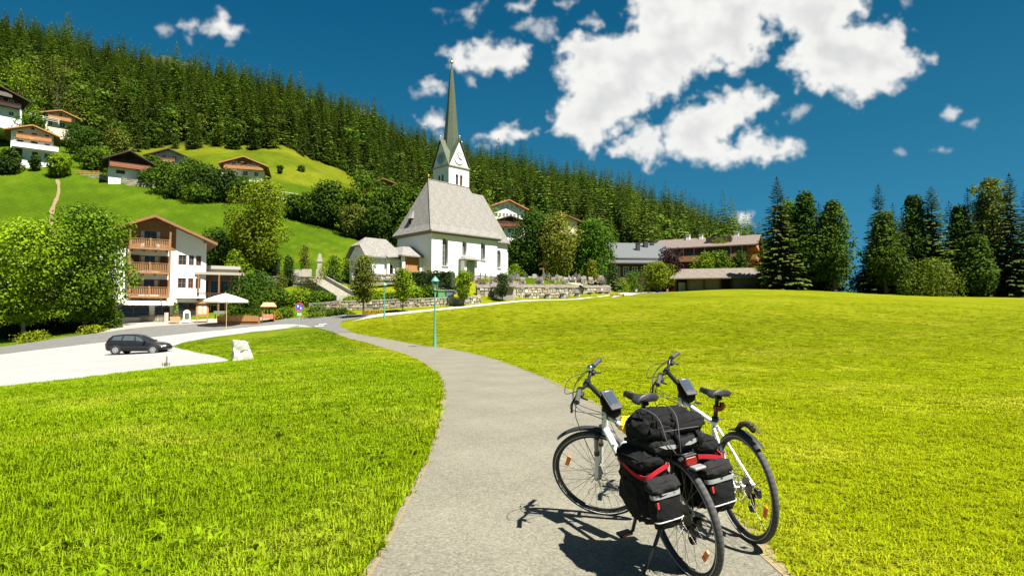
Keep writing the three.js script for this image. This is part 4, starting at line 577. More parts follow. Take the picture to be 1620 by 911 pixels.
// ---------------------------------------------------------------- church: local x along the nave, +z out of the lit south wall
const CHURCH = V(-10.5, 7.15, -78), TURN = deg(43.9), churchPoint = (x, y, z) => V(CHURCH.x + Math.cos(TURN) * x + Math.sin(TURN) * z, CHURCH.y + y, CHURCH.z - Math.sin(TURN) * x + Math.cos(TURN) * z);
{
  const root = thing('church', 'white village church with steep grey shingle roof and slender pointed tower on the terrace', 'church', CHURCH, TURN), m = new MB(), W = 8.1, L = 11.6, H = 5.9, Z = -.9, N = -7.2;
  const wins = [[2.21, 1.3, .95, 3.7, 1], [5.53, 2.95, .8, 2.0, 1], [8.92, 2.55, .85, 2.45, 1]];
  panel(m, [[0, -2], [L, -2], [L, H], [0, H]], [...wins, [5.75, -.05, .9, 2.25, 1]], 0, .5);
  panel(m, [[-W, -2], [-.501, -2], [-.501, H], [-W, H]], [], 0, .5, at(0, 0, 0, -Math.PI / 2)); m.box(.5, -2, -W, L, H, -W + .5); m.box(L - .5, -2, -W + .501, L, H, -.501);
  const apse = [[L + .01, Z], [14.4, Z], [16.6, Z - 2.1], [16.6, N + 2.1], [14.4, N], [L + .01, N]], nave = m.build('wall', PLASTER, root);
  const c = new MB(), CH = 5.55; panel(c, [[L + .01, -2], [14.4, -2], [14.4, CH], [L + .01, CH]], [[12.75, 1.7, .8, 2.6, 1]], Z, .5);
  for (let i = 1; i < apse.length - 1; i++) { const [a, b] = apse[i], [e, f] = apse[i + 1]; c.quad(V(a, -2, b), V(e, -2, f), V(e, CH, f), V(a, CH, b)); }
  c.build('wall', PLASTER, root);
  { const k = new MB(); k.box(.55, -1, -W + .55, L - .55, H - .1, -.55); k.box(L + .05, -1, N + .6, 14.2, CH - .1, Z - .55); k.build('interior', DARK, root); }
  const stoneFrame = mat(.42, .41, .38);
  for (const [x, y, w, h] of wins) addWindow(root, x - .12, y, 0, w * .62, h * .95, { arch: 1, back: .34, frame: stoneFrame, trim: .05 });
  addWindow(root, 12.65, 1.7, Z, .5, 2.5, { arch: 1, back: .34, frame: stoneFrame, trim: .05 });
  for (const [x, y, w, h] of [...wins, [12.75, 1.7, .8, 2.6]]) { const s = new MB(), z = x > L ? Z : 0; s.box(x - w / 2 - .06, y - .12, z, x + w / 2 + .06, y - .002, z + .12); s.build('window_sill', stoneFrame, root); }
  { const b = new MB(); b.box(5.33, -.05, -.36, 6.17, 2.15, -.3); const dr = b.build('door', WOOD_DARK, root); const k = new MB(); k.sphere(V(6.05, 1, -.27), .05); k.build('handle', mat(.2, .2, .2, { metalness: 1, rough: .3 }), dr); }
  { // south porch: two cheek walls and a shingled canopy
    const b = new MB(); b.box(4.75, -1, 0, 5.15, 2.35, 1.0); b.box(6.55, -1, 0, 6.95, 2.35, 1.0); const q = b.build('porch', PLASTER, root), r = new MB();
    const A = [V(4.45, 2.3, 1.55), V(7.3, 2.3, 1.55), V(6.7, 2.95, 0), V(5.05, 2.95, 0)]; r.quad(...A); r.tri(V(4.45, 2.3, 0), A[0], A[3]); r.tri(A[1], V(7.3, 2.3, 0), A[2]); r.box(4.45, 2.18, .002, 7.3, 2.298, 1.55); r.build('porch_roof', SHINGLE, q);
  }
  { // nave roof, hipped at the west end, slightly flared at the eaves
    const r = new MB(), o = .55, e = H - .1, k = H + 7.75, A = V(-o, e, o), B = V(L + o, e, o), C = V(L + o, e, -W - o), D = V(-o, e, -W - o), R = V(2.35, k, -W / 2), S = V(9.6, k - .12, -W / 2);
    const mid = (p, q, t, dy) => V(lerp(p.x, q.x, t), lerp(p.y, q.y, t) + dy, lerp(p.z, q.z, t)), f = .16, dy = -.32, a = mid(A, R, f, dy), b = mid(B, S, f, dy), cc = mid(C, S, f, dy), dd = mid(D, R, f, dy);
    r.quad(A, B, b, a); r.quad(a, b, S, R); r.quad(D, A, a, dd); r.tri(dd, a, R); r.quad(B, C, cc, b); r.tri(b, cc, S); r.quad(C, D, dd, cc); r.quad(cc, dd, R, S); const th = .16, lo = [A, D, C, B].map((v) => V(v.x, v.y - th, v.z)); r.quad(lo[0], lo[1], lo[2], lo[3]); for (const [p, q] of [[A, B], [B, C], [C, D], [D, A]]) r.quad(V(p.x, p.y - th, p.z), V(q.x, q.y - th, q.z), q, p);
    const roof = r.build('roof', SHINGLE, root), hip = new MB(); for (const [p, q] of [[A, a], [a, R], [R, S]]) hip.rod(p, q, .09, .09, 6); hip.build('ridge_cap', SHINGLE, roof);
    const g = new MB(); g.box(-o + .1, e - .36, .02, L + o - .1, e - th - .002, .3); g.box(-.3, e - .36, -W, -.02, e - th - .002, 0.02); g.build('cornice', mat(.2, .17, .13), roof);
    // choir roof
    const q = new MB(), ee = CH - .08, ov = .45, kk = H + 6.9, T = V(12.4, kk, (Z + N) / 2), T0 = V(8.6, kk, (Z + N) / 2), ring = [[L + .56, Z + ov], [14.6, Z + ov], [17.0, Z - 1.95], [17.0, N + 1.95], [14.6, N - ov], [L + .56, N - ov]].map(([x, z]) => V(x, ee, z)), top = V(L - 1.9, ee + 2.4, Z - .9);
    q.quad(V(8.6, ee + .5, Z + ov), ring[0], V(12.4, kk, T.z), T0); q.tri(ring[0], ring[1], T); for (let i = 1; i < 5; i++) q.tri(ring[i], ring[i + 1], T); for (let i = 0; i < 5; i++) q.quad(V(ring[i].x, ee - .15, ring[i].z), V(ring[i + 1].x, ee - .15, ring[i + 1].z), ring[i + 1], ring[i]); for (let i = 1; i < 5; i++) q.tri(V(ring[0].x, ee - .15, ring[0].z), V(ring[i + 1].x, ee - .15, ring[i + 1].z), V(ring[i].x, ee - .15, ring[i].z)); q.build('roof', SHINGLE, root);
    // bell dormer on the west hip
    const d = new MB(), X = .55, Y = 7.1, zz = -5.2; d.box(X - .45, Y - .4, zz - .38, X + .6, Y + .95, zz + .38); const dm = d.build('dormer', WOOD_GREY, roof), dd2 = new MB(); dd2.box(X - .47, Y, zz - .22, X - .452, Y + .8, zz + .22); dd2.build('opening', DARK, dm); const dr = new MB(), ap = V(X + .1, Y + 2.1, zz), cr = [V(X - .62, Y + .9, zz + .55), V(X + .75, Y + .9, zz + .55), V(X + .75, Y + .9, zz - .55), V(X - .62, Y + .9, zz - .55)]; for (let i = 0; i < 4; i++) dr.tri(cr[i], cr[(i + 1) % 4], ap); dr.quad(cr[3], cr[2], cr[1], cr[0]); dr.build('dormer_roof', SHINGLE, dm);
    const fin = new MB(); fin.rod(V(2.35, k, -W / 2), V(2.35, k + .9, -W / 2), .035, .02, 6); fin.sphere(V(2.35, k + .45, -W / 2), .17); fin.box(2.1, k + .68, -W / 2 - .02, 2.6, k + .74, -W / 2 + .02); fin.build('finial', GOLD, root);
  }
  { // tower
    const s = 4.0, cx = 9.06 + s / 2, cz = -8.12 - s / 2, C = 17.55, G0 = 21.9, tw = new MB(), o = at(cx, 0, cz), faces = [0, Math.PI / 2, Math.PI, -Math.PI / 2];
    for (const a of faces) { const T = at(cx, 0, cz, a); panel(tw, a % Math.PI === 0 ? [[-s / 2, -2], [s / 2, -2], [s / 2, C], [-s / 2, C]] : [[-s / 2 + .401, -2], [s / 2 - .401, -2], [s / 2 - .401, C], [-s / 2 + .401, C]], [[-.42, 14.75, .52, 1.7, 1], [.42, 14.75, .52, 1.7, 1]], s / 2, .4, T); panel(tw, [[-s / 2 + .01, C + .2], [s / 2 - .01, C + .2], [0, G0]], [], s / 2 - .01, .2, T); }
    const tower = tw.build('tower', PLASTER, root), co = new MB(), band = mat(.34, .33, .26); co.box(cx - s / 2 - .16, C, cz - s / 2 - .16, cx + s / 2 + .16, C + .2, cz + s / 2 + .16); co.build('cornice', band, tower);
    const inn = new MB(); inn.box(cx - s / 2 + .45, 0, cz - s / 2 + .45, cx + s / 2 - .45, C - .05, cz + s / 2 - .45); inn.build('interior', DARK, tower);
    for (const a of faces) for (const x of [-.42, .42]) { const v = V(x, 14.75, s / 2).applyMatrix4(at(cx, 0, cz, a)); addWindow(root, v.x, v.y, v.z, .5, 1.68, { arch: 1, back: .2, trim: .05, frame: WOOD_GREY, name: 'belfry_louvre', pane: WOOD_BLACK }, a); }
    const rf = new MB(), ov = .22, K = V(cx, G0 + .12, cz); for (let i = 0; i < 4; i++) { const a = faces[i], T = at(cx, 0, cz, a), G1 = V(0, G0 + .14, s / 2 + ov).applyMatrix4(T), c0 = V(-s / 2 - ov * .6, C + .12, s / 2 + ov).applyMatrix4(T), c1 = V(s / 2 + ov * .6, C + .12, s / 2 + ov).applyMatrix4(T), v0 = V(-s / 2 - ov, C - .02, s / 2 + ov).applyMatrix4(T), v1 = V(s / 2 + ov, C - .02, s / 2 + ov).applyMatrix4(T); rf.tri(v1, K, G1); rf.tri(G1, K, v0); const dn = (v) => V(v.x, v.y - .16, v.z); rf.quad(dn(v1), v1, G1, dn(G1)); rf.quad(dn(G1), G1, v0, dn(v0)); }
    rf.build('gable_roof', COPPER, tower);
    const sp = new MB(), ring = [[1.5, 19.6], [1.28, 22.2], [.98, 25], [.74, 27.8], [.47, 31], [.28, 33.0], [.12, 34.1], [.02, 34.6]]; for (let i = 0; i < ring.length - 1; i++) for (let k = 0; k < 8; k++) { const p = (j, q) => { const A = (q + .5) / 8 * Math.PI * 2, [r, y] = ring[j]; return V(cx + Math.cos(A) * r, y, cz + Math.sin(A) * r); }; sp.quad(p(i, k + 1), p(i, k), p(i + 1, k), p(i + 1, k + 1)); }
    sp.build('spire', COPPER, tower); const fin = new MB(); fin.sphere(V(cx, 34.75, cz), .26); fin.rod(V(cx, 34.9, cz), V(cx, 35.7, cz), .03, .02, 6); fin.box(cx - .22, 35.35, cz - .02, cx + .22, 35.4, cz + .02); fin.build('finial', GOLD, root);
    for (const a of [0, -Math.PI / 2]) { const T = at(cx, 0, cz, a), v = (x, y, z) => V(x, y, s / 2 + z).applyMatrix4(T), q = new MB(), disc = (R, z0, z1, mb) => mb.add(new THREE.CylinderGeometry(R, R, z1 - z0, 28), M4().multiplyMatrices(at(cx, 0, cz, a), M4().multiplyMatrices(M4().makeTranslation(0, 18.95, s / 2 + (z0 + z1) / 2), M4().makeRotationX(Math.PI / 2)))); disc(.98, 0, .05, q); const face = q.build('clock_face', a ? mat(.22, .30, .34) : mat(.62, .63, .60), tower), rg = new MB(); rg.add(new THREE.TorusGeometry(.92, .055, 6, 32), M4().multiplyMatrices(T, M4().makeTranslation(0, 18.95, s / 2 + .05))); for (let k = 0; k < 12; k++) { const A = k / 12 * 6.2832; rg.box(-.035, .62, .05, .035, .8, .075, M4().multiplyMatrices(T, M4().multiplyMatrices(M4().makeTranslation(0, 18.95, s / 2), M4().makeRotationZ(A)))); } rg.build('clock_ring', a ? mat(.5, .56, .58) : mat(.28, .36, .4), face); const hd = new MB(); for (const [A, l, w] of [[.55, .75, .05], [-1.9, .5, .07]]) hd.box(-w, -.12, .08, w, l, .1, M4().multiplyMatrices(T, M4().multiplyMatrices(M4().makeTranslation(0, 18.95, s / 2), M4().makeRotationZ(A)))); hd.build('clock_hands', GOLD, face); }
    for (const a of faces) { const g = new MB(), v = V(0, G0 + .2, s / 2 + .1).applyMatrix4(at(cx, 0, cz, a)); g.rod(v, V(v.x, v.y + .5, v.z), .05, .02, 6); g.sphere(V(v.x, v.y + .3, v.z), .12); g.build('gable_knob', mat(.6, .6, .55), root); }
  }
  { // timber porch against the west wall
    const b = new MB(), x0 = -2.9, z1 = -2.26, z0 = -6.4; for (const [x, z] of [[x0, z1], [x0, -4.3], [x0, z0], [-.2, z1]]) { const p = new MB(); p.box(x - .2, -1, z - .2, x + .2, 2.5, z + .2); p.build('porch_post', PLASTER, root); }
    b.box(x0 + .2, -1, z1 - .12, -.4, 2.5, z1 - .02); for (let x = x0 + .35; x < -.5; x += .26) b.box(x, 0, z1 - .02, x + .12, 2.4, z1 + .03); b.build('porch_boarding', WOOD_ORANGE, root); const k = new MB(); k.box(-.4, -1, z0, -.02, 2.4, z1 - .3); k.box(x0 + .3, -1, z0 - .1, -.4, 2.5, z0); k.build('porch_wall', WOOD, root);
    const bn = new MB(); bn.box(x0 - .06, -.02, -4.1, x0 + .06, .9, z1 - .2); bn.build('porch_railing', WOOD, root);
    const r = new MB(), A = V(x0 - .6, 2.5, z1 + .6), B = V(0, 2.5, z1 + .6), C = V(0, 3.95, -4.2), D = V(x0 + 1.3, 3.95, -4.2), E = V(x0 - .6, 2.5, z0 - 1.2), F = V(0, 3.95, z0 - 1.2), D2 = V(x0 + 1.3, 3.95, z0 - 1.2); r.quad(A, B, C, D); r.quad(E, A, D, D2); r.quad(D, C, F, D2); for (const [p, q] of [[A, B], [E, A]]) r.quad(V(p.x, p.y - .16, p.z), V(q.x, q.y - .16, q.z), q, p); r.quad(V(E.x, 2.34, E.z), V(0, 2.34, E.z), V(0, 2.34, A.z), V(A.x, 2.34, A.z)); r.build('porch_roof', SHINGLE, root);
  }
}
{ // burial chapel beside the church
  const root = thing('chapel', 'small white chapel with grey half hipped shingle roof left of the church porch', 'chapel', churchPoint(-7.7, -.1, -3.2), TURN), L = 4.7, W = 4.2, h = 2.35, k = 4.9, m = new MB();
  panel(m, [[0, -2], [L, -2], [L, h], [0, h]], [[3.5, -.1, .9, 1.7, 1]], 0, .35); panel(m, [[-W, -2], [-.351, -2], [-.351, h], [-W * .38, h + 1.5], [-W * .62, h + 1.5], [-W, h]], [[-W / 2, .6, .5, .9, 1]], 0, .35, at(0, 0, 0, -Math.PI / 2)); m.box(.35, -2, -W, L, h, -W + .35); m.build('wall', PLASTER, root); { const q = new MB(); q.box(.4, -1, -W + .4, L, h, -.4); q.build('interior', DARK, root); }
  const r = new MB(), o = .45, A = V(-o, h - .1, o), B = V(L + 1, h - .1, o), C = V(L + 1, h - .1, -W - o), D = V(-o, h - .1, -W - o), R = V(1.0, k, -W / 2), S = V(L - .6, k, -W / 2), t = .55, a = V(-o, lerp(A.y, k, t), lerp(A.z, R.z, t)), d = V(-o, lerp(D.y, k, t), lerp(D.z, R.z, t)); r.quad(A, B, S, R); r.tri(A, R, a); r.tri(d, a, R); r.tri(B, C, S); r.quad(C, D, R, S); r.tri(D, d, R); for (const [p, q] of [[A, B], [d, a]]) r.quad(V(p.x, p.y - .15, p.z), V(q.x, q.y - .15, q.z), q, p); r.quad(V(A.x, A.y - .15, A.z), A, a, V(a.x, a.y - .15, a.z)); r.build('roof', SHINGLE, root);
}
{ // cross-shaped lych canopy between chapel and porch
  const root = thing('passage_roof', 'grey shingle passage roof on white pillars linking chapel and church porch', 'passage', churchPoint(-3.2, 0, -4.6), TURN), r = new MB(); r.quad(V(-1.9, 2.15, 2.2), V(.4, 2.45, 2.2), V(.4, 3.5, 0), V(-1.9, 3.2, 0)); r.quad(V(-1.9, 3.2, 0), V(.4, 3.5, 0), V(.4, 2.5, -2), V(-1.9, 2.2, -2)); r.quad(V(-1.9, 2.02, 2.2), V(.4, 2.3, 2.2), V(.4, 2.45, 2.2), V(-1.9, 2.15, 2.2)); r.build('roof', SHINGLE, root);
  for (const x of [-1.5, .1]) { const p = new MB(); p.box(x - .18, -1, 1.4, x + .18, 2.25, 1.76); p.build('pillar', PLASTER, root); }
}

// ---------------------------------------------------------------- walls of rough stone
function stoneWall(name, label, pts, o = {}) {                          // pts: [point at the foot, height] along the wall; +z side faces the viewer
  const { thick = .5, sw = .5, sh = .26, cap } = o, root = thing(name, label, 'wall', pts[0][0].clone(), 0), r = rng(++SEED), st = new MB(), core = new MB(), cp = new MB(), O = pts[0][0], H0 = o.down ?? .6;
  for (let i = 0; i < pts.length - 1; i++) {
    const [A, ha] = pts[i], [B, hb] = pts[i + 1], a = A.clone().sub(O), b = B.clone().sub(O), L = Math.hypot(b.x - a.x, b.z - a.z), ux = (b.x - a.x) / L, uz = (b.z - a.z) / L, nx = -uz, nz = ux, f = (s, y, z) => V(a.x + ux * s + nx * z, lerp(a.y, b.y, s / L) + y, a.z + uz * s + nz * z);
    const bx = (s0, s1, y00, y01, y10, y11, z0, z1, mb) => { const q = [f(s0, y00, z1), f(s1, y10, z1), f(s1, y11, z1), f(s0, y01, z1), f(s0, y00, z0), f(s1, y10, z0), f(s1, y11, z0), f(s0, y01, z0)]; mb.quad(q[0], q[1], q[2], q[3]); mb.quad(q[5], q[4], q[7], q[6]); mb.quad(q[4], q[0], q[3], q[7]); mb.quad(q[1], q[5], q[6], q[2]); mb.quad(q[3], q[2], q[6], q[7]); mb.quad(q[4], q[5], q[1], q[0]); };
    bx(0, L, -H0, ha - .02, -H0, hb - .02, -thick, -.05, core);
    for (let y = -.15; y < Math.max(ha, hb) - .08;) { const hh = sh * (.7 + .7 * r()); for (let s = -r() * .3; s < L;) { const w = sw * (.45 + 1.0 * r()), s0 = Math.max(0, s) + .02, s1 = Math.min(L, s + w) - .02, top = lerp(ha, hb, clamp(s1 / L)), y1 = Math.min(y + hh * (.8 + .4 * r()) - .03, top), y0 = y + .05 * r(), v = .62 + .55 * r(), c = r() < .25 ? [.95 * v, .82 * v, .6 * v] : r() < .3 ? [.62 * v, .62 * v, .62 * v] : [v, .96 * v, .86 * v]; if (y1 > y0 + .05 && s1 > s0 + .06) { st.color(...c); const pr = .03 + .07 * r(), j = () => (r() - .5) * .07, z = [j(), j(), j(), j()]; const q = [f(s0 + .02, y0, pr + z[0]), f(s1 - .02, y0 + j() * .5, pr + z[1]), f(s1 - .03, y1 + j() * .5, pr + z[2]), f(s0 + .03, y1, pr + z[3])], p = [f(s0, y0, -.06), f(s1, y0, -.06), f(s1, y1, -.06), f(s0, y1, -.06)]; st.quad(q[0], q[1], q[2], q[3]); st.quad(q[1], p[1], p[2], q[2]); st.quad(p[0], q[0], q[3], p[3]); st.quad(q[3], q[2], p[2], p[3]); st.quad(p[0], p[1], q[1], q[0]); } s += w; } y += hh; }
    if (cap) for (let s = 0; s < L - .05; s += .42) { const s1 = Math.min(L, s + .41), h0 = lerp(ha, hb, s / L), h1 = lerp(ha, hb, s1 / L), t = .1 * r(); const q = [f(s, h0 - .02, .13), f(s1, h1 - .02, .13), f(s1, h1 + .34 + t, -thick / 2), f(s, h0 + .34 + t, -thick / 2), f(s, h0 - .02, -thick - .13), f(s1, h1 - .02, -thick - .13)]; cp.quad(q[0], q[1], q[2], q[3]); cp.quad(q[3], q[2], q[5], q[4]); cp.quad(q[4], q[5], q[1], q[0]); cp.tri(q[0], q[3], q[4]); cp.tri(q[1], q[5], q[2]); }
    else for (let s = 0; s < L - .1; s += .7) { const s1 = Math.min(L, s + .68), h0 = lerp(ha, hb, s / L), h1 = lerp(ha, hb, s1 / L), e = .03 * r(); bx(s, s1, h0 - .018, h0 + .08 + e, h1 - .018, h1 + .08 + e, -thick - .02, .06 + e, cp); }
  }
  core.build('core', MORTAR, root); const sm = st.build('stones', new THREE.MeshStandardMaterial({ color: new THREE.Color().setRGB(.50, .47, .39), vertexColors: true, roughness: .95, map: tex('stone', 0, null, false, .9) }), root); sm.userData.kind = 'stuff'; cp.build('coping', cap ? TILE_GREY : STONE, root); return root;
}
const foot = (px, row, d) => { const p = P(px, row, d); return p; };
stoneWall('stone_wall', 'long low retaining wall of pale rough stone behind the small round trees', [[488, 481, 497, 67.5], [540, 477, 496, 67], [600, 475, 495, 66.5], [660, 473, 491, 66.5], [720, 471, 486.5, 67], [762, 469, 483, 68.5]].map(([px, top, base, d]) => [P(px, base, d), P(px, top, d).y - P(px, base, d).y]));
stoneWall('stone_wall', 'taller churchyard wall of rough stone with a dark tiled coping along the field', [[754, 455, 476, 72], [776, 455, 475.5, 72.5], [830, 454.5, 474.5, 74.5], [900, 454.8, 471.5, 79], [967, 455.5, 468.5, 84]].map(([px, top, base, d]) => [P(px, base, d), P(px, top, d).y - P(px, base, d).y]), { cap: true, sw: .55, sh: .3, down: 1.2 });
stoneWall('stair_wall', 'sloping wall with shingled coping running down from the church porch', [[626, 428, 437, 75], [660, 436, 446, 74], [722, 455, 466, 71.5]].map(([px, top, base, d]) => [P(px, base, d), P(px, top, d).y - P(px, base, d).y]), { cap: true, down: 1.5 });
stoneWall('garden_wall', 'low stone wall holding the terrace garden below the hillside meadow', [[418, 438, 444, 80], [470, 438, 446, 79], [500, 439, 447, 78]].map(([px, top, base, d]) => [P(px, base, d), P(px, top, d).y - P(px, base, d).y]));
stoneWall('garden_wall', 'low grey stone wall at the foot of the chapel and porch', [[556, 434, 441, 73.5], [600, 434, 442, 73.5], [640, 435, 442, 73.8]].map(([px, top, base, d]) => [P(px, base, d), P(px, top, d).y - P(px, base, d).y]));
stoneWall('hill_wall', 'pale retaining wall with wooden fence left of the dark chalet', [[120, 277, 286, 152], [162, 277, 289, 151], [198, 284, 294, 148.5], [243, 285, 297, 147.5]].map(([px, top, base, d]) => [P(px, base, d), P(px, top, d).y - P(px, base, d).y]), { sw: 1.2, sh: .5 });
{ // stub buttresses along the churchyard wall, each casting a dark recess
  [[836, 473.5, 75], [867, 472.5, 76.8], [891, 471.6, 78.2], [914, 470.6, 79.6], [934, 469.8, 81.2], [951, 469, 82.5], [961, 468.5, 83.3]].forEach(([px, row, d], i) => { const root = thing('buttress', ['leftmost', 'second from the left', 'third from the left', 'middle', 'third from the right', 'second from the right', 'rightmost'][i] + ' stone buttress stub against the tiled churchyard wall', 'buttress', P(px, row, d - .35), facing(px) - deg(14), 'buttresses along the churchyard wall'), m = new MB(), c = new MB(); m.box(-.22, -.5, -.6, .22, .62, .3); m.build('block', STONE, root); c.quad(V(-.28, .62, .38), V(.28, .62, .38), V(.28, .85, -.5), V(-.28, .85, -.5)); c.box(-.28, .55, -.5, .28, .615, .38); c.build('coping', TILE_GREY, root); });
}
{ // small roofed gate block in the wall
  const root = thing('wall_shed', 'small dark tiled roof over a stone niche beside the churchyard wall', 'shed', P(800, 458, 71.5), facing(800) - deg(8)), m = new MB(), r = new MB(); m.box(-1.35, -1.4, -.8, .95, .45, .2); m.build('wall', STONE, root); r.quad(V(-1.6, .35, .5), V(1.2, .35, .5), V(1.2, 1.0, -.5), V(-1.6, 1.0, -.5)); r.quad(V(-1.6, .9, -.5), V(1.2, .9, -.5), V(1.2, .2, .5), V(-1.6, .2, .5)); r.quad(V(-1.6, .2, .5), V(1.2, .2, .5), V(1.2, .35, .5), V(-1.6, .35, .5)); r.build('roof', TILE_GREY, root);
}

// ---------------------------------------------------------------- chalets on the hill and beyond
const DW = { frame: FRAME_WHITE, trim: .1 }, PINK = [.5, .03, .08], RED = [.45, .05, .03];
chalet('chalet', 'white chalet with dark timber gable and pink balcony flowers at the left edge', -14, 165, 182, { w: 13, h: 6.2, pitch: deg(21), over: 1.6, front: 1.6, roof: TILE_DARK, trim: WOOD_DARK, clad: [[-6.7, 6.7, 3.2, WOOD_BLACK]], sideClad: [3.2, WOOD_BLACK], turn: deg(8), winStyle: DW, wins: [[1.2, .9, 1.2, 1.2], [4.2, .9, 1.2, 1.2], [-2, .9, 1.2, 1.2], [1.5, 3.8, 1.3, 1.6], [4, 3.8, 1.3, 1.6], [0, 6.6, 1.2, 1.2]], balconies: [[-5, 6, 3.2, 1.4, { wood: WOOD_BLACK, style: 'boards', bloom: PINK }], [-3, 4, 6.0, 1.2, { wood: WOOD_GREY, style: 'boards' }]] });
chalet('chalet', 'cream chalet with an orange wooden balcony highest on the left slope', 94, 188, 205, { w: 7.6, h: 4.5, pitch: deg(19), over: 1.5, front: 1.5, wall: CREAM, roof: TILE, trim: WOOD_ORANGE, turn: deg(6), winStyle: DW, wins: [[-2.2, 3.6, 1, 1.1], [0, 3.6, 1, 1.9], [2.7, 1, 1.1, 1.2], [-2.5, .8, 1.1, 1.4], [.5, .8, 1.4, 1.6]], balconies: [[-3.2, 2.6, 2.9, 1.2, { wood: WOOD_ORANGE, style: 'boards' }]] });
chalet('chalet', 'large white chalet with orange roof edge and two long balconies on the left slope', 49, 152, 249, { w: 8.5, h: 6.4, pitch: deg(20), over: 1.4, front: 1.5, wall: PLASTER, roof: TILE, trim: WOOD_ORANGE, turn: deg(-2), winStyle: { frame: FRAME_BROWN, trim: .1 }, wins: [[-2.4, 5.3, 1.1, 1.1], [.4, 5.3, 1.1, 1.1], [2.9, 5.3, .9, 1.1], [0, 7.2, .7, .6], [-2.4, 2.7, 1.2, 1.5], [.4, 2.7, 1.4, 1.6], [3.0, 2.7, 1.1, 1.4], [-2.6, .2, 1.4, 1.8], [.6, .2, 1.2, 1.3], [3.1, .2, 1.1, 1.3]], sideWins: [[-2, 5.4, .8, 1.1], [-2, 2.6, .8, 1.1]], sides: [-1], balconies: [[-3.2, 3.9, 4.6, 1.1, { wood: WOOD_ORANGE, style: 'boards', bloom: RED }], [-4.0, 5.4, 2.2, 1.5, { wood: PLASTER, style: 'boards', h: 1.05 }]] });
chalet('chalet', 'black timber chalet with white ground floor and brown balcony above the meadow', 203, 150, 282, { w: 8.6, h: 4.4, pitch: deg(27), over: 1.4, front: 1.8, roof: TILE_DARK, trim: WOOD_BLACK, clad: [[-4.2, 4.2, 2.4, WOOD_BLACK]], sideClad: [2.5, WOOD_BLACK], turn: deg(4), winStyle: { frame: FRAME_BROWN, trim: .1 }, wins: [[-1.8, .9, 1.9, .95], [3, .9, 1.6, .95], [-1.2, 4.8, 1, 1.2], [1.6, 4.8, 1, 1.2]], balconies: [[-4.2, 4.9, 2.5, 1.3, { wood: mat(.33, .12, .06, { map: woodGrain(.9) }), style: 'boards' }]], chimneys: [[-1, -3, .8, 1.5]] });
chalet('chalet', 'grey gabled chalet with a small balcony partly hidden behind trees', 266, 170, 268, { w: 10.2, h: 3.6, pitch: deg(22), over: 1.2, front: 1.3, wall: GREYWALL, roof: TILE_DARK, trim: WOOD_DARK, turn: deg(-10), winStyle: DW, wins: [[-1.3, 2.9, 1.2, 1.2], [1.4, 2.9, 1.2, 1.2], [-1.3, .4, 1.2, 1.4], [2, .4, 1.2, 1.2]], balconies: [[-2.8, 1.6, 2.1, 1.1, { wood: WOOD, style: 'boards', bloom: RED }]] });
chalet('chalet', 'white chalet with two tiers of brown balconies alone on the hay slope', 385, 176, 280, { w: 10.2, h: 3.8, pitch: deg(20), over: 1.7, front: 1.8, wall: PLASTER, roof: TILE, trim: WOOD_ORANGE, turn: deg(-6), winStyle: DW, wins: [[-2.7, 2.9, 1.1, 1.3], [.2, 3.0, 1.2, 1.3], [3.2, 2.9, 1.1, 1.3], [-2.7, .5, 1.2, 1.3], [.4, .5, 1.4, 1.4], [3.4, .5, 1.2, 1.3]], balconies: [[-5.3, 5.3, 2.3, 1.3, { wood: WOOD_ORANGE, style: 'boards', bloom: [.5, .4, .38] }], [-1.6, 2.0, 4.3, 1.1, { wood: WOOD, style: 'boards', bloom: PINK }]], chimneys: [[-1, -2, .7, 1.2]] });
chalet('hut', 'brown timber hut with sunlit roof edge behind the trees above the church', 607, 205, 303, { w: 8.4, h: 2.6, pitch: deg(22), over: 1, front: 1.1, wall: WOOD_DARK, roof: TILE, trim: WOOD_ORANGE, turn: deg(-24), winStyle: DW, wins: [[-1.5, .9, 1, 1], [1.5, .9, 1, 1]] });
chalet('hut', 'lower dark hut tucked among the trees left of the church roof', 616, 190, 318, { w: 6.5, h: 2.2, pitch: deg(24), over: .9, front: 1, wall: WOOD_DARK, roof: TILE_DARK, trim: WOOD_DARK, turn: deg(-28), winStyle: DW, wins: [[0, .7, 1, 1]] });
chalet('school', 'big white gabled building with two rows of windows right of the church tower', 803, 180, 356, { category: 'building', w: 11.4, dep: 15, h: 5.2, pitch: deg(21), over: .9, front: 1.2, wall: PLASTER, roof: TILE, trim: mat(.42, .15, .06), turn: deg(24), winStyle: { frame: FRAME_WHITE, trim: .09 }, wins: [...[-2.3, -.8, .7, 2.2].map((x) => [x, 5.1, 1.05, 1.3]), [-4.3, 5.0, .8, .9], [4.3, 4.6, .8, .9], ...[-4.9, -3.7, -2.5, -1.3, -.1, 1.1, 2.3, 3.5, 4.7].map((x) => [x, 2.3, .9, 1.2]), ...[-4, -1.5, 1.5, 4].map((x) => [x, -.4, 1.2, 1.3])], skirt: 5, chimneys: [[-2.5, 4, .9, 1.2]] });
chalet('chalet', 'brown balconied chalet below the white gabled building', 806, 160, 370, { w: 7.6, h: 3.4, pitch: deg(17), over: 1.0, front: 1.3, wall: PLASTER, roof: TILE_GREY, trim: WOOD_DARK, clad: [[-3.7, 3.7, 2.2, WOOD_DARK]], turn: deg(14), winStyle: DW, wins: [[-2, .4, 1, 1.2], [0, .4, 1, 1.2], [2, .4, 1, 1.2], [-1.5, 2.7, 1, 1.1], [1.5, 2.7, 1, 1.1]], balconies: [[-3.5, 3.6, 2.0, 1.2, { wood: mat(.22, .07, .04, { map: woodGrain(.9) }), style: 'boards', bloom: [.5, .45, .4] }]] });
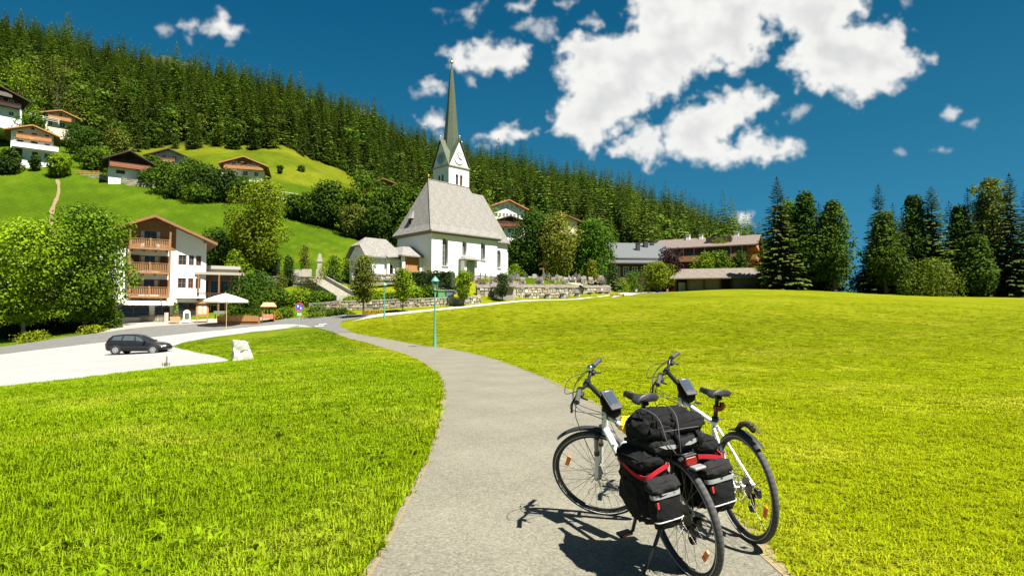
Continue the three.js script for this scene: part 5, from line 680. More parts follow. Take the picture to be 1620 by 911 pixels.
chalet('house', 'yellow house with two brown roofs hidden behind the trees right of the church', 893, 185, 372, { w: 8.5, h: 4.6, pitch: deg(20), over: 1, front: 1.1, wall: CREAM, roof: TILE, trim: WOOD, turn: deg(20), winStyle: DW, wins: [[-2, 3, 1, 1.2], [1.6, 3, 1, 1.2], [-2, .6, 1, 1.2], [1.6, .6, 1, 1.2]], chimneys: [[.6, 1, .7, 1.4, 1]] });
// grey-roofed hotel group: two low blocks, eaves towards the field
chalet('roofed_hall', 'grey metal roofed timber building with brown gable behind the round tree', 1003, 136, 455, { centre: true, category: 'building', w: 16, dep: 11, h: 6.2, pitch: deg(25), over: 1.2, front: 1.4, wall: WOOD, roof: METAL_ROOF, trim: WOOD_DARK, turn: deg(-72), winStyle: DW, wins: [[-3, 3.2, 1.4, 2], [0, 3.2, 1.4, 2], [3, 3.2, 1.4, 2], [0, 6.6, 1.4, 1.4]], sideWins: [[-4, 3, 1.4, 1.5], [0, 3, 1.4, 1.5], [4, 3, 1.4, 1.5]], chimneys: [[2.5, -2, .9, 1.8], [4.6, .5, .8, 1.8], [1.2, -4, .7, 1.2]] });
chalet('roofed_hall', 'lower grey roofed porch hall with white columns in front of the metal roofed building', 1006, 124, 440, { centre: true, category: 'building', w: 6, dep: 11, h: 2.9, pitch: deg(12), over: 1.1, front: 1, wall: WOOD_DARK, roof: METAL_ROOF, trim: WOOD_DARK, turn: deg(-76), winStyle: DW, wins: [[-1.5, .3, 1.4, 1.8], [1.5, .3, 1.4, 1.8]], sideWins: [[-4.5, .3, 1.2, 1.8], [-2.7, .3, 1.2, 1.8], [-.9, .3, 1.2, 1.8], [.9, .3, 1.2, 1.8], [2.7, .3, 1.2, 1.8], [4.5, .3, 1.2, 1.8]] });
// the big chalet hotel at the right
{
  const W = mat(.30, .13, .055, { map: woodGrain(.8) }), rows = [.7, 3.8, 6.9], root = chalet('chalet_hotel', 'wide brown timber chalet hotel with broad pitched roof and long balconies behind the barn', 1122, 145, 459, { centre: true, category: 'hotel', w: 15.5, dep: 19, h: 9.9, pitch: deg(19), over: 1.5, front: 2.3, wall: W, roof: mat(.20, .155, .13, { map: shingle(.4), bumpMap: tex('shingle', 0, null, false, .4), bumpScale: .03 }), trim: W, turn: deg(82), winStyle: { frame: FRAME_BROWN, trim: .1 }, wins: [...rows.flatMap((y) => [-5, -1.6, 1.8, 5].map((x) => [x, y, 1.6, 2])), [-1.5, 10, 1.5, 1.6], [1.5, 10, 1.5, 1.6]], sideWins: [-8, -5.4, -2.7, 0, 2.7, 5.4, 8].flatMap((x) => rows.map((y) => [x, y, 1.7, 2])), sides: [-1], balconies: [[-7, 7, 6.5, 1.7, { wood: WOOD_ORANGE, style: 'boards' }], [-7, 7, 3.4, 1.7, { wood: WOOD_ORANGE, style: 'boards' }], [-4.5, 4.5, 9.6, 1.6, { wood: WOOD_ORANGE, style: 'boards' }]], chimneys: [[-1.2, -4.5, .9, 1.5, 1], [-.8, -1.5, .8, 1.3, 1], [.6, 6.5, 1.0, 1.5, 1]], cap: FRAME_WHITE, skirt: 2 });
  for (const [y, z0, z1] of [[6.5, -9.2, 1.2], [3.4, -9.2, 1.2], [6.5, 6.0, 9.2], [3.4, 6.0, 9.2]]) { const b = new MB(), r = new MB(); b.box(-9.5, y - .18, z0, -7.75, y, z1); const q = b.build('balcony', WOOD_DARK, root); r.box(-9.58, y - .25, z0, -9.5, y + 1.05, z1); r.build('railing', mat(.44, .22, .09, { map: woodGrain(.9) }), q); for (let z = z0 + .1; z < z1; z += 2.4) { const p = new MB(); p.box(-9.48, y, z, -9.36, y + 2.9, z + .14); p.build('post', WOOD_DARK, q); } }
  const dm = new MB(); dm.box(-6.4, 10.4, .4, -3.2, 12.0, 6.0); dm.build('dormer', WOOD_BLACK, root); const pl = crownGeometry(701, 5.4, .9, { n: 500, leaf: .25, lobes: 14, tone: 'lime', profile: 'dome' }).geometry; const pm = meshOf(pl, LEAF, 'roof_plants'); pm.scale.x = .3; pm.position.set(-6.9, 10.6, 3.2); root.add(pm);
}
{ // long open barn
  const root = thing('barn', 'long low barn with weathered shingle roof standing at the far field edge', 'barn', P(1134, 458.5, 114), facing(1134) + deg(6)), w = 15.6, m = new MB(); m.box(-w / 2 + .4, -1, -5, w / 2, 2.5, -4.6); m.box(w / 2 - .3, -1, -4.6, w / 2, 2.5, -.2); m.build('wall', WOOD_GREY, root);
  for (const [a, b] of [[-5.2, -2.3], [-2.1, .6], [2.9, w / 2]]) { const q = new MB(); for (let x = a; x < b - .02; x += .3) { const k = .012 * ((x * 7.3 | 0) % 3); q.box(x, -.6, -.2 - k, Math.min(b, x + .285), 2.35, -.12 - k); } const o = q.build('boards', WOOD_GREY, root); o.userData.kind = 'stuff'; }
  for (const x of [-w / 2 + .3, -5.3, -2.2, .7, 2.8, w / 2 - .2]) { const p = new MB(); p.box(x - .13, -.6, -.1, x + .13, 2.5, .16); p.build('post', WOOD_DARK, root); }
  const r = new MB(), e = w / 2 + 1, A = [V(-e, 2.25, 1.3), V(e, 2.25, 1.3), V(e - 1.2, 4.3, -2.6), V(-e + 2.4, 4.3, -2.6)], B = [V(-e, 2.25, -6), V(e, 2.25, -6)]; r.quad(...A); r.quad(B[1], B[0], A[3], A[2]); r.tri(B[0], A[0], A[3]); r.tri(A[1], B[1], A[2]); r.quad(V(-e, 2.07, 1.3), V(e, 2.07, 1.3), A[1], A[0]); r.quad(V(-e, 2.07, -6), V(e, 2.07, -6), V(e, 2.07, 1.3), V(-e, 2.07, 1.3)); r.build('roof', TILE_GREY, root);
  const t = new MB(); t.box(-6.9, -.4, -2.4, -5.6, 1.6, -1.4); t.build('crate_stack', mat(.4, .42, .4), root);
}
// ---------------------------------------------------------------- the two touring bicycles
const WHITE_PAINT = new THREE.MeshPhysicalMaterial({ color: new THREE.Color().setRGB(.72, .73, .70), roughness: .3, clearcoat: .8, clearcoatRoughness: .1 }), GREY_PAINT = mat(.28, .30, .30, { rough: .35 }), RUBBER = mat(.075, .075, .072, { rough: .8, map: tex('tread', 128, (u, v) => (Math.abs(u * 64 % 1 - .5) > .34 ? .55 : 1) * lerp(.8, 1, tnoise(u, v, 32))), }), BLACK_METAL = mat(.016, .016, .017, { rough: .4, metalness: .3 }), BLACK_PLASTIC = mat(.022, .022, .023, { rough: .55 }), STEEL = mat(.55, .55, .54, { rough: .28, metalness: 1 }), STEEL_DARK = mat(.20, .19, .17, { rough: .4, metalness: .9 }), ORANGE_REFLECTOR = mat(.85, .20, .012, { rough: .25 }), RED_REFLECTOR = mat(.22, .008, .007, { rough: .25 }), RIM = mat(.03, .03, .032, { rough: .3, metalness: .6 }), SADDLE = mat(.026, .026, .027, { rough: .5, bumpMap: tex('fabric', 256, (u, v) => .5 + .5 * Math.sin(u * 200) * Math.sin(v * 200), false, 4), bumpScale: .0006 }), STRIPE = mat(.55, .55, .52, { rough: .4 });
const CORDURA = (r, g, b) => mat(r, g, b, { rough: .9, sheen: 0, specularIntensity: .35, map: tex('weave', 256, (u, v) => lerp(.7, 1, .5 + .5 * Math.sin(u * 402) * Math.sin(v * 402)) * lerp(.75, 1, tfbm(u, v, 6, 3, 8)), false, 3) }), BAG_BLACK = CORDURA(.011, .011, .0115), BAG_GREY = CORDURA(.022, .022, .022), BAG_RED = CORDURA(.50, .018, .035), REFLECTIVE = mat(.27, .28, .28, { rough: .35 }), SCREEN = mat(.012, .028, .05, { rough: .3 });
const B = (x, y, z) => V(x, y, -z);                                   // bicycle space: x right, y up, z forward from the rear axle
const WR = .348;
function wheelParts(parent, hub, M, o) {                              // rim > tyre, stripes, spokes, hub, disc, reflectors
  const T = M4().multiplyMatrices(M, M4().makeTranslation(hub.x, hub.y, hub.z)), turn = M4().multiplyMatrices(T, M4().makeRotationY(Math.PI / 2)), r = new MB(), { rear } = o;
  const prof = (list, seg = 72) => { const g = new THREE.LatheGeometry(list.map(([a, b]) => new THREE.Vector2(a, b)), seg); g.applyMatrix4(M4().makeRotationZ(Math.PI / 2)); return g; };
  r.add(prof([[.296, 0], [.298, -.009], [.311, -.0115], [.3135, -.0095], [.3125, 0], [.3135, .0095], [.311, .0115], [.298, .009], [.296, 0]]), T); const rim = r.build(rear ? 'rear_wheel' : 'front_wheel', RIM, parent);
  const t = new MB(), tp = []; for (let k = 0; k <= 12; k++) { const a = k / 12 * Math.PI * 2; tp.push([.3275 + Math.cos(a) * .0205, Math.sin(a) * .0205]); } { const g = prof(tp, 96); t.add(g, T); } t.build('tyre', RUBBER, rim);
  for (const s of [-1, 1]) { const k = new MB(); k.add(new THREE.TorusGeometry(.3225, .0022, 5, 72), M4().multiplyMatrices(M4().multiplyMatrices(T, M4().makeTranslation(s * .0195, 0, 0)), M4().makeRotationY(Math.PI / 2))); k.build('tyre_stripe', STRIPE, rim); }
  const h = new MB(), q = (x, y, z) => V(x, y, z).applyMatrix4(T); h.rod(q(-.052, 0, 0), q(.052, 0, 0), .013, .013, 12); for (const s of [-1, 1]) { h.rod(q(s * .030, 0, 0), q(s * .034, 0, 0), .028, .028, 16); h.rod(q(s * .050, 0, 0), q(s * .075, 0, 0), .009, .009, 8); } h.build('hub', STEEL, rim);
  const sp = new MB(); for (let k = 0; k < 32; k++) { const s = k % 2 ? 1 : -1, a = k / 32 * 6.2832, e = a + (k % 4 < 2 ? 1 : -1) * .92; sp.rod(q(s * .032, Math.sin(e) * .026, Math.cos(e) * .026), q(s * .004, Math.sin(a) * .297, Math.cos(a) * .297), .00125, .00125, 4); } const so = sp.build('spokes', STEEL_DARK, rim); so.userData.kind = 'stuff';
  const d = new MB(), sh = new THREE.Shape(); sh.absarc(0, 0, .08, 0, 6.2832, false); const hole = new THREE.Path(); hole.absarc(0, 0, .062, 0, 6.2832, true); sh.holes.push(hole); for (let k = 0; k < 24; k++) { const c = new THREE.Path(), a = k / 24 * 6.2832; c.absarc(Math.cos(a) * .071, Math.sin(a) * .071, .0042, 0, 6.2832, true); sh.holes.push(c); } d.add(new THREE.ExtrudeGeometry(sh, { depth: .0018, bevelEnabled: false, curveSegments: 10 }), M4().multiplyMatrices(M4().multiplyMatrices(T, M4().makeTranslation(-.044, 0, 0)), M4().makeRotationY(Math.PI / 2))); for (let k = 0; k < 6; k++) { const a = k / 6 * 6.2832; d.rod(q(-.043, Math.sin(a) * .02, Math.cos(a) * .02), q(-.043, Math.sin(a + .5) * .064, Math.cos(a + .5) * .064), .003, .003, 5); } d.build('brake_disc', STEEL_DARK, rim);
  for (const a of o.reflect) { const m = new MB(), R = M4().multiplyMatrices(M4().multiplyMatrices(T, M4().makeRotationX(-a)), M4().makeTranslation(0, .235, 0)); m.add(new RoundedBoxGeometry(.016, .03, .085, 3, .0075), R); m.build('spoke_reflector', ORANGE_REFLECTOR, rim); }
  if (rear) { const c = new MB(); for (let k = 0; k < 8; k++) c.rod(q(.018 + k * .0045, 0, 0), q(.0202 + k * .0045, 0, 0), .058 - k * .0055, .057 - k * .0055, 28); c.build('cassette', STEEL_DARK, rim); }
  return rim;
}
function makeBike(name, label, o) {
  const up = o.saddle ?? 0, root = thing(name, label, 'bicycle', V(o.x, o.y ?? 0, -o.z), 0, 'the two touring bicycles'); root.rotation.order = 'YXZ'; root.rotation.set(0, deg(o.heading), deg(o.lean));
  const WB = 1.024, axle = B(0, WR, 0), front = B(0, WR, WB), I = M4(), bb = B(0, .285, .435), hz = (y) => .979 - (y - WR) / Math.tan(deg(70));
  const axis = V(0, Math.sin(deg(70)), Math.cos(deg(70))), base = B(0, WR, .979), S = M4().makeTranslation(base.x, base.y, base.z).multiply(M4().makeRotationAxis(axis, deg(o.steer))).multiply(M4().makeTranslation(-base.x, -base.y, -base.z)), st = (x, y, z) => B(x, y, z).applyMatrix4(S);
  const sz = (y) => .435 - (y - .285) * .305, st0 = B(0, .735, sz(.735));
  // frame
  const f = new MB(); f.rod(B(0, .655, hz(.655)), B(0, .825, hz(.825)), .0235, .0235, 14);
  f.rod(B(0, .80, hz(.80) - .01), B(0, .70, sz(.70)), .019, .0165, 14); f.rod(B(0, .69, hz(.69) - .005), V(bb.x, bb.y + .015, bb.z), .0255, .0225, 14); f.rod(bb, st0, .0175, .0165, 14); f.rod(V(-.036, bb.y, bb.z), V(.036, bb.y, bb.z), .022, .022, 14);
  for (const s of [-1, 1]) { f.rod(B(s * .014, .68, sz(.68) - .01), B(s * .066, WR + .006, .005), .0095, .0075, 9); f.rod(B(s * .02, .285, .40), B(s * .066, WR - .004, .012), .0115, .0085, 9); f.sphere(B(s * .066, WR, .006), .008, .020, .018); }
  f.rod(B(-.03, .56, .265), B(.03, .56, .265), .008, .008, 8); const frame = f.build('frame', WHITE_PAINT, root);
  const dec = new MB(); for (const s of [-1, 1]) { const p = B(s * .0245, .55, .70), q = B(s * .0235, .45, .585); dec.rod(p, q, .0055, .0045, 6); } dec.build('frame_stripe', GREY_PAINT, frame);
  const hs = new MB(); hs.rod(B(0, .825, hz(.825)), B(0, .85, hz(.85)), .025, .021, 14); hs.rod(B(0, .645, hz(.645)), B(0, .656, hz(.656)), .025, .025, 14); hs.build('headset', BLACK_METAL, frame);
  if (o.bottle) { const c = new MB(), a = B(.0, .60, .66), b = B(0, .43, .51), n = V(0, .55, .84).multiplyScalar(.062); c.rod(a.clone().add(n), b.clone().add(n), .034, .036, 16); const bt = c.build('bottle_cage', mat(.30, .32, .32, { rough: .4 }), root); const k = new MB(); for (const t of [.1, .9]) k.rod(a.clone().lerp(b, t).add(n), a.clone().lerp(b, t + .04).add(n), .039, .039, 16); k.build('band', BLACK_PLASTIC, bt); }
  // suspension fork turned with the bars
  const F = new MB(), FD = new MB(), FB = new MB(), cr = (x, y, dz = 0) => st(x, y, hz(y) + .045 + dz);
  for (const s of [-1, 1]) { F.rod(cr(s * .062, .545), st(s * .062, WR + .02, WB - .008), .0175, .0165, 12); F.rod(st(s * .062, WR + .03, WB - .006), st(s * .062, WR - .012, WB), .014, .012, 10); FD.rod(cr(s * .062, .66), cr(s * .062, .54), .0135, .0135, 12); FB.rod(cr(s * .062, .56), cr(s * .062, .535), .0195, .0195, 12); }
  F.path([cr(-.062, .53), cr(-.05, .60, .012), cr(0, .625, .018), cr(.05, .60, .012), cr(.062, .53)], .013, 8, 24); const fork = F.build('fork', WHITE_PAINT, root); FD.build('stanchions', STEEL_DARK, fork); FB.build('dust_seals', BLACK_PLASTIC, fork);
  const crn = new MB(); crn.rod(cr(-.072, .662), cr(.072, .662), .019, .019, 10); crn.rod(st(0, .65, hz(.65)), cr(0, .665), .022, .02, 10); for (const s of [-1, 1]) crn.rod(cr(s * .062, .66), cr(s * .062, .69), .019, .014, 10); crn.build('fork_crown', BLACK_METAL, fork);
  const cal = new MB(); cal.rbox(-.058, WR + .075, -(WB - .05), .03, .075, .045, .008, S); cal.rbox(-.066, WR + .02, -(WB - .02), .014, .05, .03, .004, S); cal.build('brake_caliper', mat(.22, .22, .22, { rough: .4 }), fork);
  wheelParts(root, front, S, { reflect: o.reflF ?? [.95, -2.19] }); wheelParts(root, axle, I, { rear: true, reflect: o.reflR ?? [-2.3, .84] });
  const fen = (hub, M, a0, a1, R, wid, name, lift = 0) => { const m = new MB(), n = 18, P0 = (a, u) => { const c = hub.clone(); const x = u * wid, y = Math.sin(a) * (R - Math.abs(u) ** 2 * .012), z = Math.cos(a) * (R - Math.abs(u) ** 2 * .012); return V(x, c.y + y + lift * (a1 - a), c.z - z).applyMatrix4(M); }; for (let i = 0; i < n; i++) for (let k = -3; k < 3; k++) { const a = lerp(a0, a1, i / n), b = lerp(a0, a1, (i + 1) / n), u = k / 3, v = (k + 1) / 3; m.quad(P0(a, u), P0(a, v), P0(b, v), P0(b, u)); } return m.build(name, BLACK_PLASTIC, root); };
  fen(front, S, deg(58), deg(128), .376, .034, 'front_mudguard', .016);
  if (o.clipGuard) { fen(axle, I, deg(74), deg(128), .374, .03, 'rear_mudguard', -.004); const g = new MB(); g.path([B(0, .715, .02), B(0, .755, -.05), B(0, .76, -.11), B(0, .735, -.17)], .016, 8, 20); g.build('mudguard_cover', mat(.05, .045, .042, { rough: .9 }), root); const L = new Leaves(), r = rng(42); for (let i = 0; i < 320; i++) { const t = r(), z = lerp(.0, -.21, t), y = .735 + .03 * Math.sin(t * 3.1) - .025 * t * t, a = r() * 6.28, k = .016 * (1 - .4 * t), v = .5 + r() * .9; L.leaf(Math.cos(a) * k, y + Math.abs(Math.sin(a)) * k, -z, Math.cos(a) * .4, .25 + .3 * r(), .85, -Math.sin(a), .1, Math.cos(a) * .3, .04, .004, [.30 * v, .27 * v, .22 * v]); } root.add(meshOf(L.geometry(), LEAF, 'bristles')); }
  else { fen(axle, I, deg(92), deg(122), .374, .03, 'rear_mudguard'); }
  // drivetrain
  const ch = new MB(); ch.rod(V(.040, bb.y, bb.z), V(.044, bb.y, bb.z), .088, .088, 32); ch.rod(V(.05, bb.y, bb.z), V(.053, bb.y, bb.z), .072, .072, 28); const cs = ch.build('crankset', BLACK_METAL, root); const c0 = o.crank, cd = (s, r) => V(s, bb.y + Math.sin(c0) * r * Math.sign(-s), bb.z - Math.cos(c0) * r * Math.sign(-s));
  for (const s of [-1, 1]) { const k = new MB(), e = cd(s * .085, .172); k.rod(V(s * .045, bb.y, bb.z), e, .014, .011, 9); k.build('crank_arm', STEEL_DARK, cs); const p = new MB(); p.rod(e, V(e.x + s * .09, e.y, e.z), .009, .009, 8); p.rbox(e.x + s * .058, e.y, e.z, .088, .02, .068, .006); const pd = p.build('pedal', BLACK_PLASTIC, root); for (const q of [-1, 1]) { const w = new MB(); w.box(e.x + s * .058 - .028, e.y - .006, e.z + q * .0345 - .002, e.x + s * .058 + .028, e.y + .006, e.z + q * .0345 + .002); w.build('pedal_reflector', ORANGE_REFLECTOR, pd); } }
  const cn = new MB(); for (const [ya, yb] of [[.088, .045], [-.088, -.0]]) cn.rod(V(.044, bb.y + ya, bb.z), V(.036, WR + yb, 0), .0045, .0045, 4); cn.rod(V(.036, WR - .0, .02), V(.036, WR - .15, -.035), .004, .004, 4); cn.build('chain', STEEL_DARK, root);
  const de = new MB(); de.rbox(.07, WR - .045, .03, .035, .06, .05, .01); de.rbox(.05, WR - .11, .0, .012, .12, .035, .005, M4()); for (const y of [.07, .15]) de.rod(V(.032, WR - y, -.02 + (y - .07) * .2), V(.045, WR - y, -.02 + (y - .07) * .2), .022, .022, 12); de.build('derailleur', BLACK_METAL, root);
  const rc = new MB(); rc.rbox(-.06, WR + .05, -.055, .03, .06, .06, .008); rc.build('rear_caliper', mat(.35, .35, .35, { rough: .4, metalness: .5 }), root);
  // seat
  const sp = new MB(); sp.rod(st0, B(0, .915 + up, sz(.915)), .0138, .0138, 12); sp.rod(B(-.02, .915 + up, .225), B(.02, .915 + up, .225), .014, .014, 8); const post = sp.build('seat_post', BLACK_METAL, root), cl = new MB(); cl.rod(B(0, .72, sz(.72)), B(0, .748, sz(.748)), .0235, .0235, 14); cl.rod(B(-.02, .735, sz(.735) - .03), B(.035, .735, sz(.735) - .035), .006, .006, 7); cl.build('seat_clamp', BLACK_METAL, post);
  { const P0 = (u, v) => { const z = lerp(.46, .178, u), w = .017 + .068 * smooth(.35, .92, u) * (1 - .25 * smooth(.93, 1, u)), d = Math.cos(v * Math.PI / 2), x = Math.sin(v * Math.PI / 2) * w, top = .967 + up + .018 * smooth(.5, 1, u) + .006 * smooth(.2, 0, u) - .012 * (1 - Math.abs(v)) * smooth(.3, .8, u) * .4; return B(x, top - .045 * (1 - d) * (.45 + .5 * u) - (u < .05 ? (1 - u / .05) ** 2 * .012 : 0), z); }; const m = new MB(), n = 22, k = 8, nv = []; const g = new THREE.BufferGeometry(), pp = [], id = []; for (let i = 0; i <= n; i++) { for (let j = -k; j <= k; j++) pp.push(...P0(i / n, j / k).toArray()); for (let j = k; j >= -k; j--) { const q = P0(i / n, j / k); pp.push(q.x * .8, q.y - .016, q.z + (.0)); } } const W = (2 * k + 1) * 2; for (let i = 0; i < n; i++) for (let j = 0; j < W; j++) { const a = i * W + j, b = i * W + (j + 1) % W; id.push(a, b, a + W, b, b + W, a + W); } for (const i of [0, n]) { for (let j = 1; j < W - 1; j++) { const a = i * W; i ? id.push(a, a + j, a + j + 1) : id.push(a, a + j + 1, a + j); } } g.setAttribute('position', new THREE.Float32BufferAttribute(pp, 3)); g.setIndex(id); g.computeVertexNormals(); const sd = meshOf(g, SADDLE, 'saddle'); sd.material.side = THREE.DoubleSide; root.add(sd); const r = new MB(); for (const s of [-1, 1]) r.path([B(s * .015, .945 + up, .42), B(s * .022, .925 + up, .32), B(s * .022, .925 + up, .23), B(s * .035, .948 + up, .195)], .0036, 6, 18); r.build('saddle_rails', BLACK_METAL, sd); }
  if (o.seatLight) { const m = new MB(); m.rbox(0, .815, -(sz(.815) - .035), .05, .04, .03, .01); m.rbox(.03, .83, -(sz(.83) - .028), .03, .05, .03, .008); m.build('rear_light', RED_REFLECTOR, root); const k = new MB(); k.rod(B(0, .805, sz(.805)), B(0, .83, sz(.83)), .018, .018, 12); k.build('light_bracket', BLACK_PLASTIC, post); }
  // stem, bar, controls
  const clampP = B(0, 1.05, .857), stm = new MB(); stm.rod(st(0, .84, hz(.84)), st(0, .905, hz(.905)), .019, .019, 12); stm.rod(st(0, .895, hz(.895)), st(0, 1.045, .852), .017, .0165, 12); stm.rod(st(-.024, 1.05, .857), st(.024, 1.05, .857), .0225, .0225, 14); stm.rod(st(0, .898, hz(.9) - .02), st(0, .898, hz(.9) + .02), .02, .02, 10); const stem = stm.build('stem', BLACK_METAL, root); const bo = new MB(); bo.rod(st(-.022, .955, hz(.93) + .012), st(.022, .955, hz(.93) + .012), .008, .008, 8); bo.sphere(st(-.024, .955, hz(.93) + .012), .009); bo.build('stem_bolt', STEEL, stem);
  const HB = (s, t) => { const x = s * lerp(0, .318, t), y = 1.05 + .035 * smooth(.2, .5, t) - .015 * smooth(.5, 1, t), z = .857 - .022 * smooth(.3, 1, t); return st(x, y, z); }, bar = new MB(); bar.path([...[1, .85, .6, .45, .3, .1].map((t) => HB(-1, t)), ...[.1, .3, .45, .6, .85, 1].map((t) => HB(1, t))], .0115, 10, 60); const hb = bar.build('handlebar', BLACK_METAL, root);
  for (const s of [-1, 1]) {
    const g = new MB(); g.rod(HB(s, .60), HB(s, .975), .0165, .0165, 14); g.rod(HB(s, .975), HB(s, 1.0), .0185, .017, 14); g.rod(HB(s, .585), HB(s, .605), .0185, .0185, 14); g.build('grip', RUBBER, root);
    const l = new MB(), c = HB(s, .53), o1 = st(s * .17, 1.052, .885), o2 = st(s * .23, 1.03, .905), o3 = st(s * .30, 1.005, .90); l.rod(HB(s, .50), HB(s, .555), .018, .018, 12); l.path([c, o1, o2, o3], .0065, 7, 20); l.sphere(o3, .009); l.build('brake_lever', BLACK_METAL, root);
    const sh = new MB(); sh.rbox(0, 0, 0, .05, .03, .05, .01, M4().multiplyMatrices(S, M4().makeTranslation(s * .165, 1.045, -.862))); sh.rod(st(s * .185, 1.035, .85), st(s * .20, 1.02, .81), .008, .007, 7); sh.build('shifter', BLACK_PLASTIC, root);
  }
  if (o.bell) { const m = new MB(); m.add(new THREE.SphereGeometry(.027, 18, 10, 0, 6.2832, 0, 1.6), M4().multiplyMatrices(S, M4().makeTranslation(.125, 1.095, -.850))); m.rod(st(.125, 1.075, .85), st(.125, 1.098, .85), .008, .008, 8); m.build('bell', mat(.8, .8, .78, { rough: .15, metalness: 1 }), hb); }
  const cables = [[HB(-1, .52), st(-.18, .99, .95), st(-.08, .90, .98), B(-.02, .80, .80)], [HB(1, .52), st(.16, 1.02, .98), st(.02, .93, 1.0), B(.03, .78, .80)], [HB(-1, .50), st(-.20, .96, .92), st(-.11, .80, .98), st(-.068, .50, .985)], [HB(1, .5), st(.1, 1.0, 1.0), st(-.06, .92, .97), B(-.028, .77, .79)], [HB(-1, .56), st(-.2, 1.09, .94), st(-.05, 1.12, .95), HB(1, .42)]];
  for (const c of cables) { const m = new MB(); m.path(c, .0028, 5, 36); m.build('cable', BLACK_PLASTIC, root); }
  const fc = new MB(); fc.path([B(.022, .74, .80), B(.024, .55, .65), B(.02, .34, .47)], .0028, 5, 20); fc.build('cable', BLACK_PLASTIC, root);
  // stand
  const k0 = B(-.055, .33, .10), k1 = B(-.145, .19, .10), k2 = B(o.stand[0], o.stand[1], o.stand[2]), ks = new MB(); ks.rod(k0, k1, .013, .011, 9); ks.rod(k1, k2, .0095, .008, 9); ks.sphere(k0, .02); const kick = ks.build('kickstand', BLACK_METAL, root), kf = new MB(); kf.rod(k2, k2.clone().lerp(k1, .06), .013, .011, 9); kf.build('stand_foot', STEEL_DARK, kick);
  if (o.rack) {
    const r = new MB(), y = .735; for (const s of [-1, 1]) { r.path([B(s * .06, y, .22), B(s * .06, y, -.11), B(s * .03, y, -.155), B(0, y, -.16)], .0055, 7, 24); r.rod(B(s * .06, y, -.09), B(s * .072, WR + .02, .0), .0052, .0052, 7); r.rod(B(s * .06, y, .05), B(s * .072, WR + .02, .0), .0052, .0052, 7); r.rod(B(s * .085, .60, -.14), B(s * .085, .60, .12), .005, .005, 7); r.rod(B(s * .06, y, .22), B(s * .02, .70, .30), .005, .005, 7); } for (const z of [-.08, .0, .15]) r.rod(B(-.06, y, z), B(.06, y, z), .005, .005, 7); const rk = r.build('rack', BLACK_METAL, root);
    const l = new MB(); l.rbox(0, .70, .172, .068, .045, .03, .008); const rl = l.build('rear_light', RED_REFLECTOR, root), lb = new MB(); lb.rbox(0, .729, .165, .075, .012, .04, .004); lb.build('light_hood', BLACK_PLASTIC, rl); const g = new MB(); g.rbox(.012, .672, .215, .07, .016, .06, .007, M4()); g.build('mudguard_tip', mat(.2, .2, .2, { rough: .4 }), root);
    void rk;
  }
  return { root, B, S, st };
}
const bikeA = makeBike('touring_bicycle', 'white touring bicycle loaded with black panniers, nearer one standing on the path', { x: 1.005, z: 3.421, heading: 17.15, lean: 9.485, steer: 49.756, saddle: .035, rack: true, bell: true, bottle: true, crank: -1.25, stand: [-.25, .043, .10] });
makeBike('touring_bicycle', 'white touring bicycle without luggage at the grass edge behind the loaded one', { x: 1.533, z: 3.948, y: .012, heading: 10.47, lean: 4.75, steer: 50.9, saddle: -.03, seatLight: true, clipGuard: true, crank: -2.2, stand: [-.22, .022, .12], reflR: [-2.0, 1.14] });

// ---------------------------------------------------------------- luggage, in the bicycle's own frame
function softBox(w, h, d, r, o = {}) {                                 // rounded, bulging, creased cloth box centred at the origin
  const { seg = 20, bulge = .02, crease = .012, seed = 1, taper = 0 } = o, g = new THREE.BoxGeometry(1, 1, 1, seg, seg, seg), p = g.attributes.position, ex = w / 2 - r, ey = h / 2 - r, ez = d / 2 - r;
  for (let i = 0; i < p.count; i++) {
    let x = p.getX(i) * w, y = p.getY(i) * h, z = p.getZ(i) * d; const cx = clamp(x, -ex, ex), cy = clamp(y, -ey, ey), cz = clamp(z, -ez, ez); let nx = x - cx, ny = y - cy, nz = z - cz; const l = Math.hypot(nx, ny, nz) || 1; nx /= l; ny /= l; nz /= l; x = cx + nx * r; y = cy + ny * r; z = cz + nz * r;
    const u = x / w * 2, v = y / h * 2, t = z / d * 2, b = bulge * (1 - u * u * (Math.abs(nx) > .7 ? 0 : 1)) * (1 - v * v * (Math.abs(ny) > .7 ? 0 : 1)) * (1 - t * t * (Math.abs(nz) > .7 ? 0 : 1));
    const n = fbm(x * 9 + seed * 7 + z * 5, y * 14 + z * 8 + seed, 4, .6), f = 1 - Math.abs(fbm(x * 7 + y * 6 + seed * 3, z * 9 - y * 5, 2)) * 2, k = b + crease * (n * .8 + Math.max(0, f - .55) * 1.4), s = 1 + taper * v;
    p.setXYZ(i, (x + nx * k) * s, y + ny * k, (z + nz * k) * s);
  }
  const m = mergeGeometries([g]); m.deleteAttribute('normal'); m.deleteAttribute('uv'); const key = new Map(), idx = [], pos = m.attributes.position, map = []; const np = []; for (let i = 0; i < pos.count; i++) { const k = [pos.getX(i), pos.getY(i), pos.getZ(i)].map((v) => Math.round(v * 1e5)).join(); if (!key.has(k)) { key.set(k, np.length / 3); np.push(pos.getX(i), pos.getY(i), pos.getZ(i)); } map.push(key.get(k)); } for (let i = 0; i < m.index.count; i++) idx.push(map[m.index.getX(i)]);
  const out = new THREE.BufferGeometry(); out.setAttribute('position', new THREE.Float32BufferAttribute(np, 3)); out.setIndex(idx); out.computeVertexNormals(); const uv = []; for (let i = 0; i < np.length; i += 3) uv.push(np[i] + np[i + 2], np[i + 1] + np[i + 2] * .3); out.setAttribute('uv', new THREE.Float32BufferAttribute(uv, 2)); return out;
}
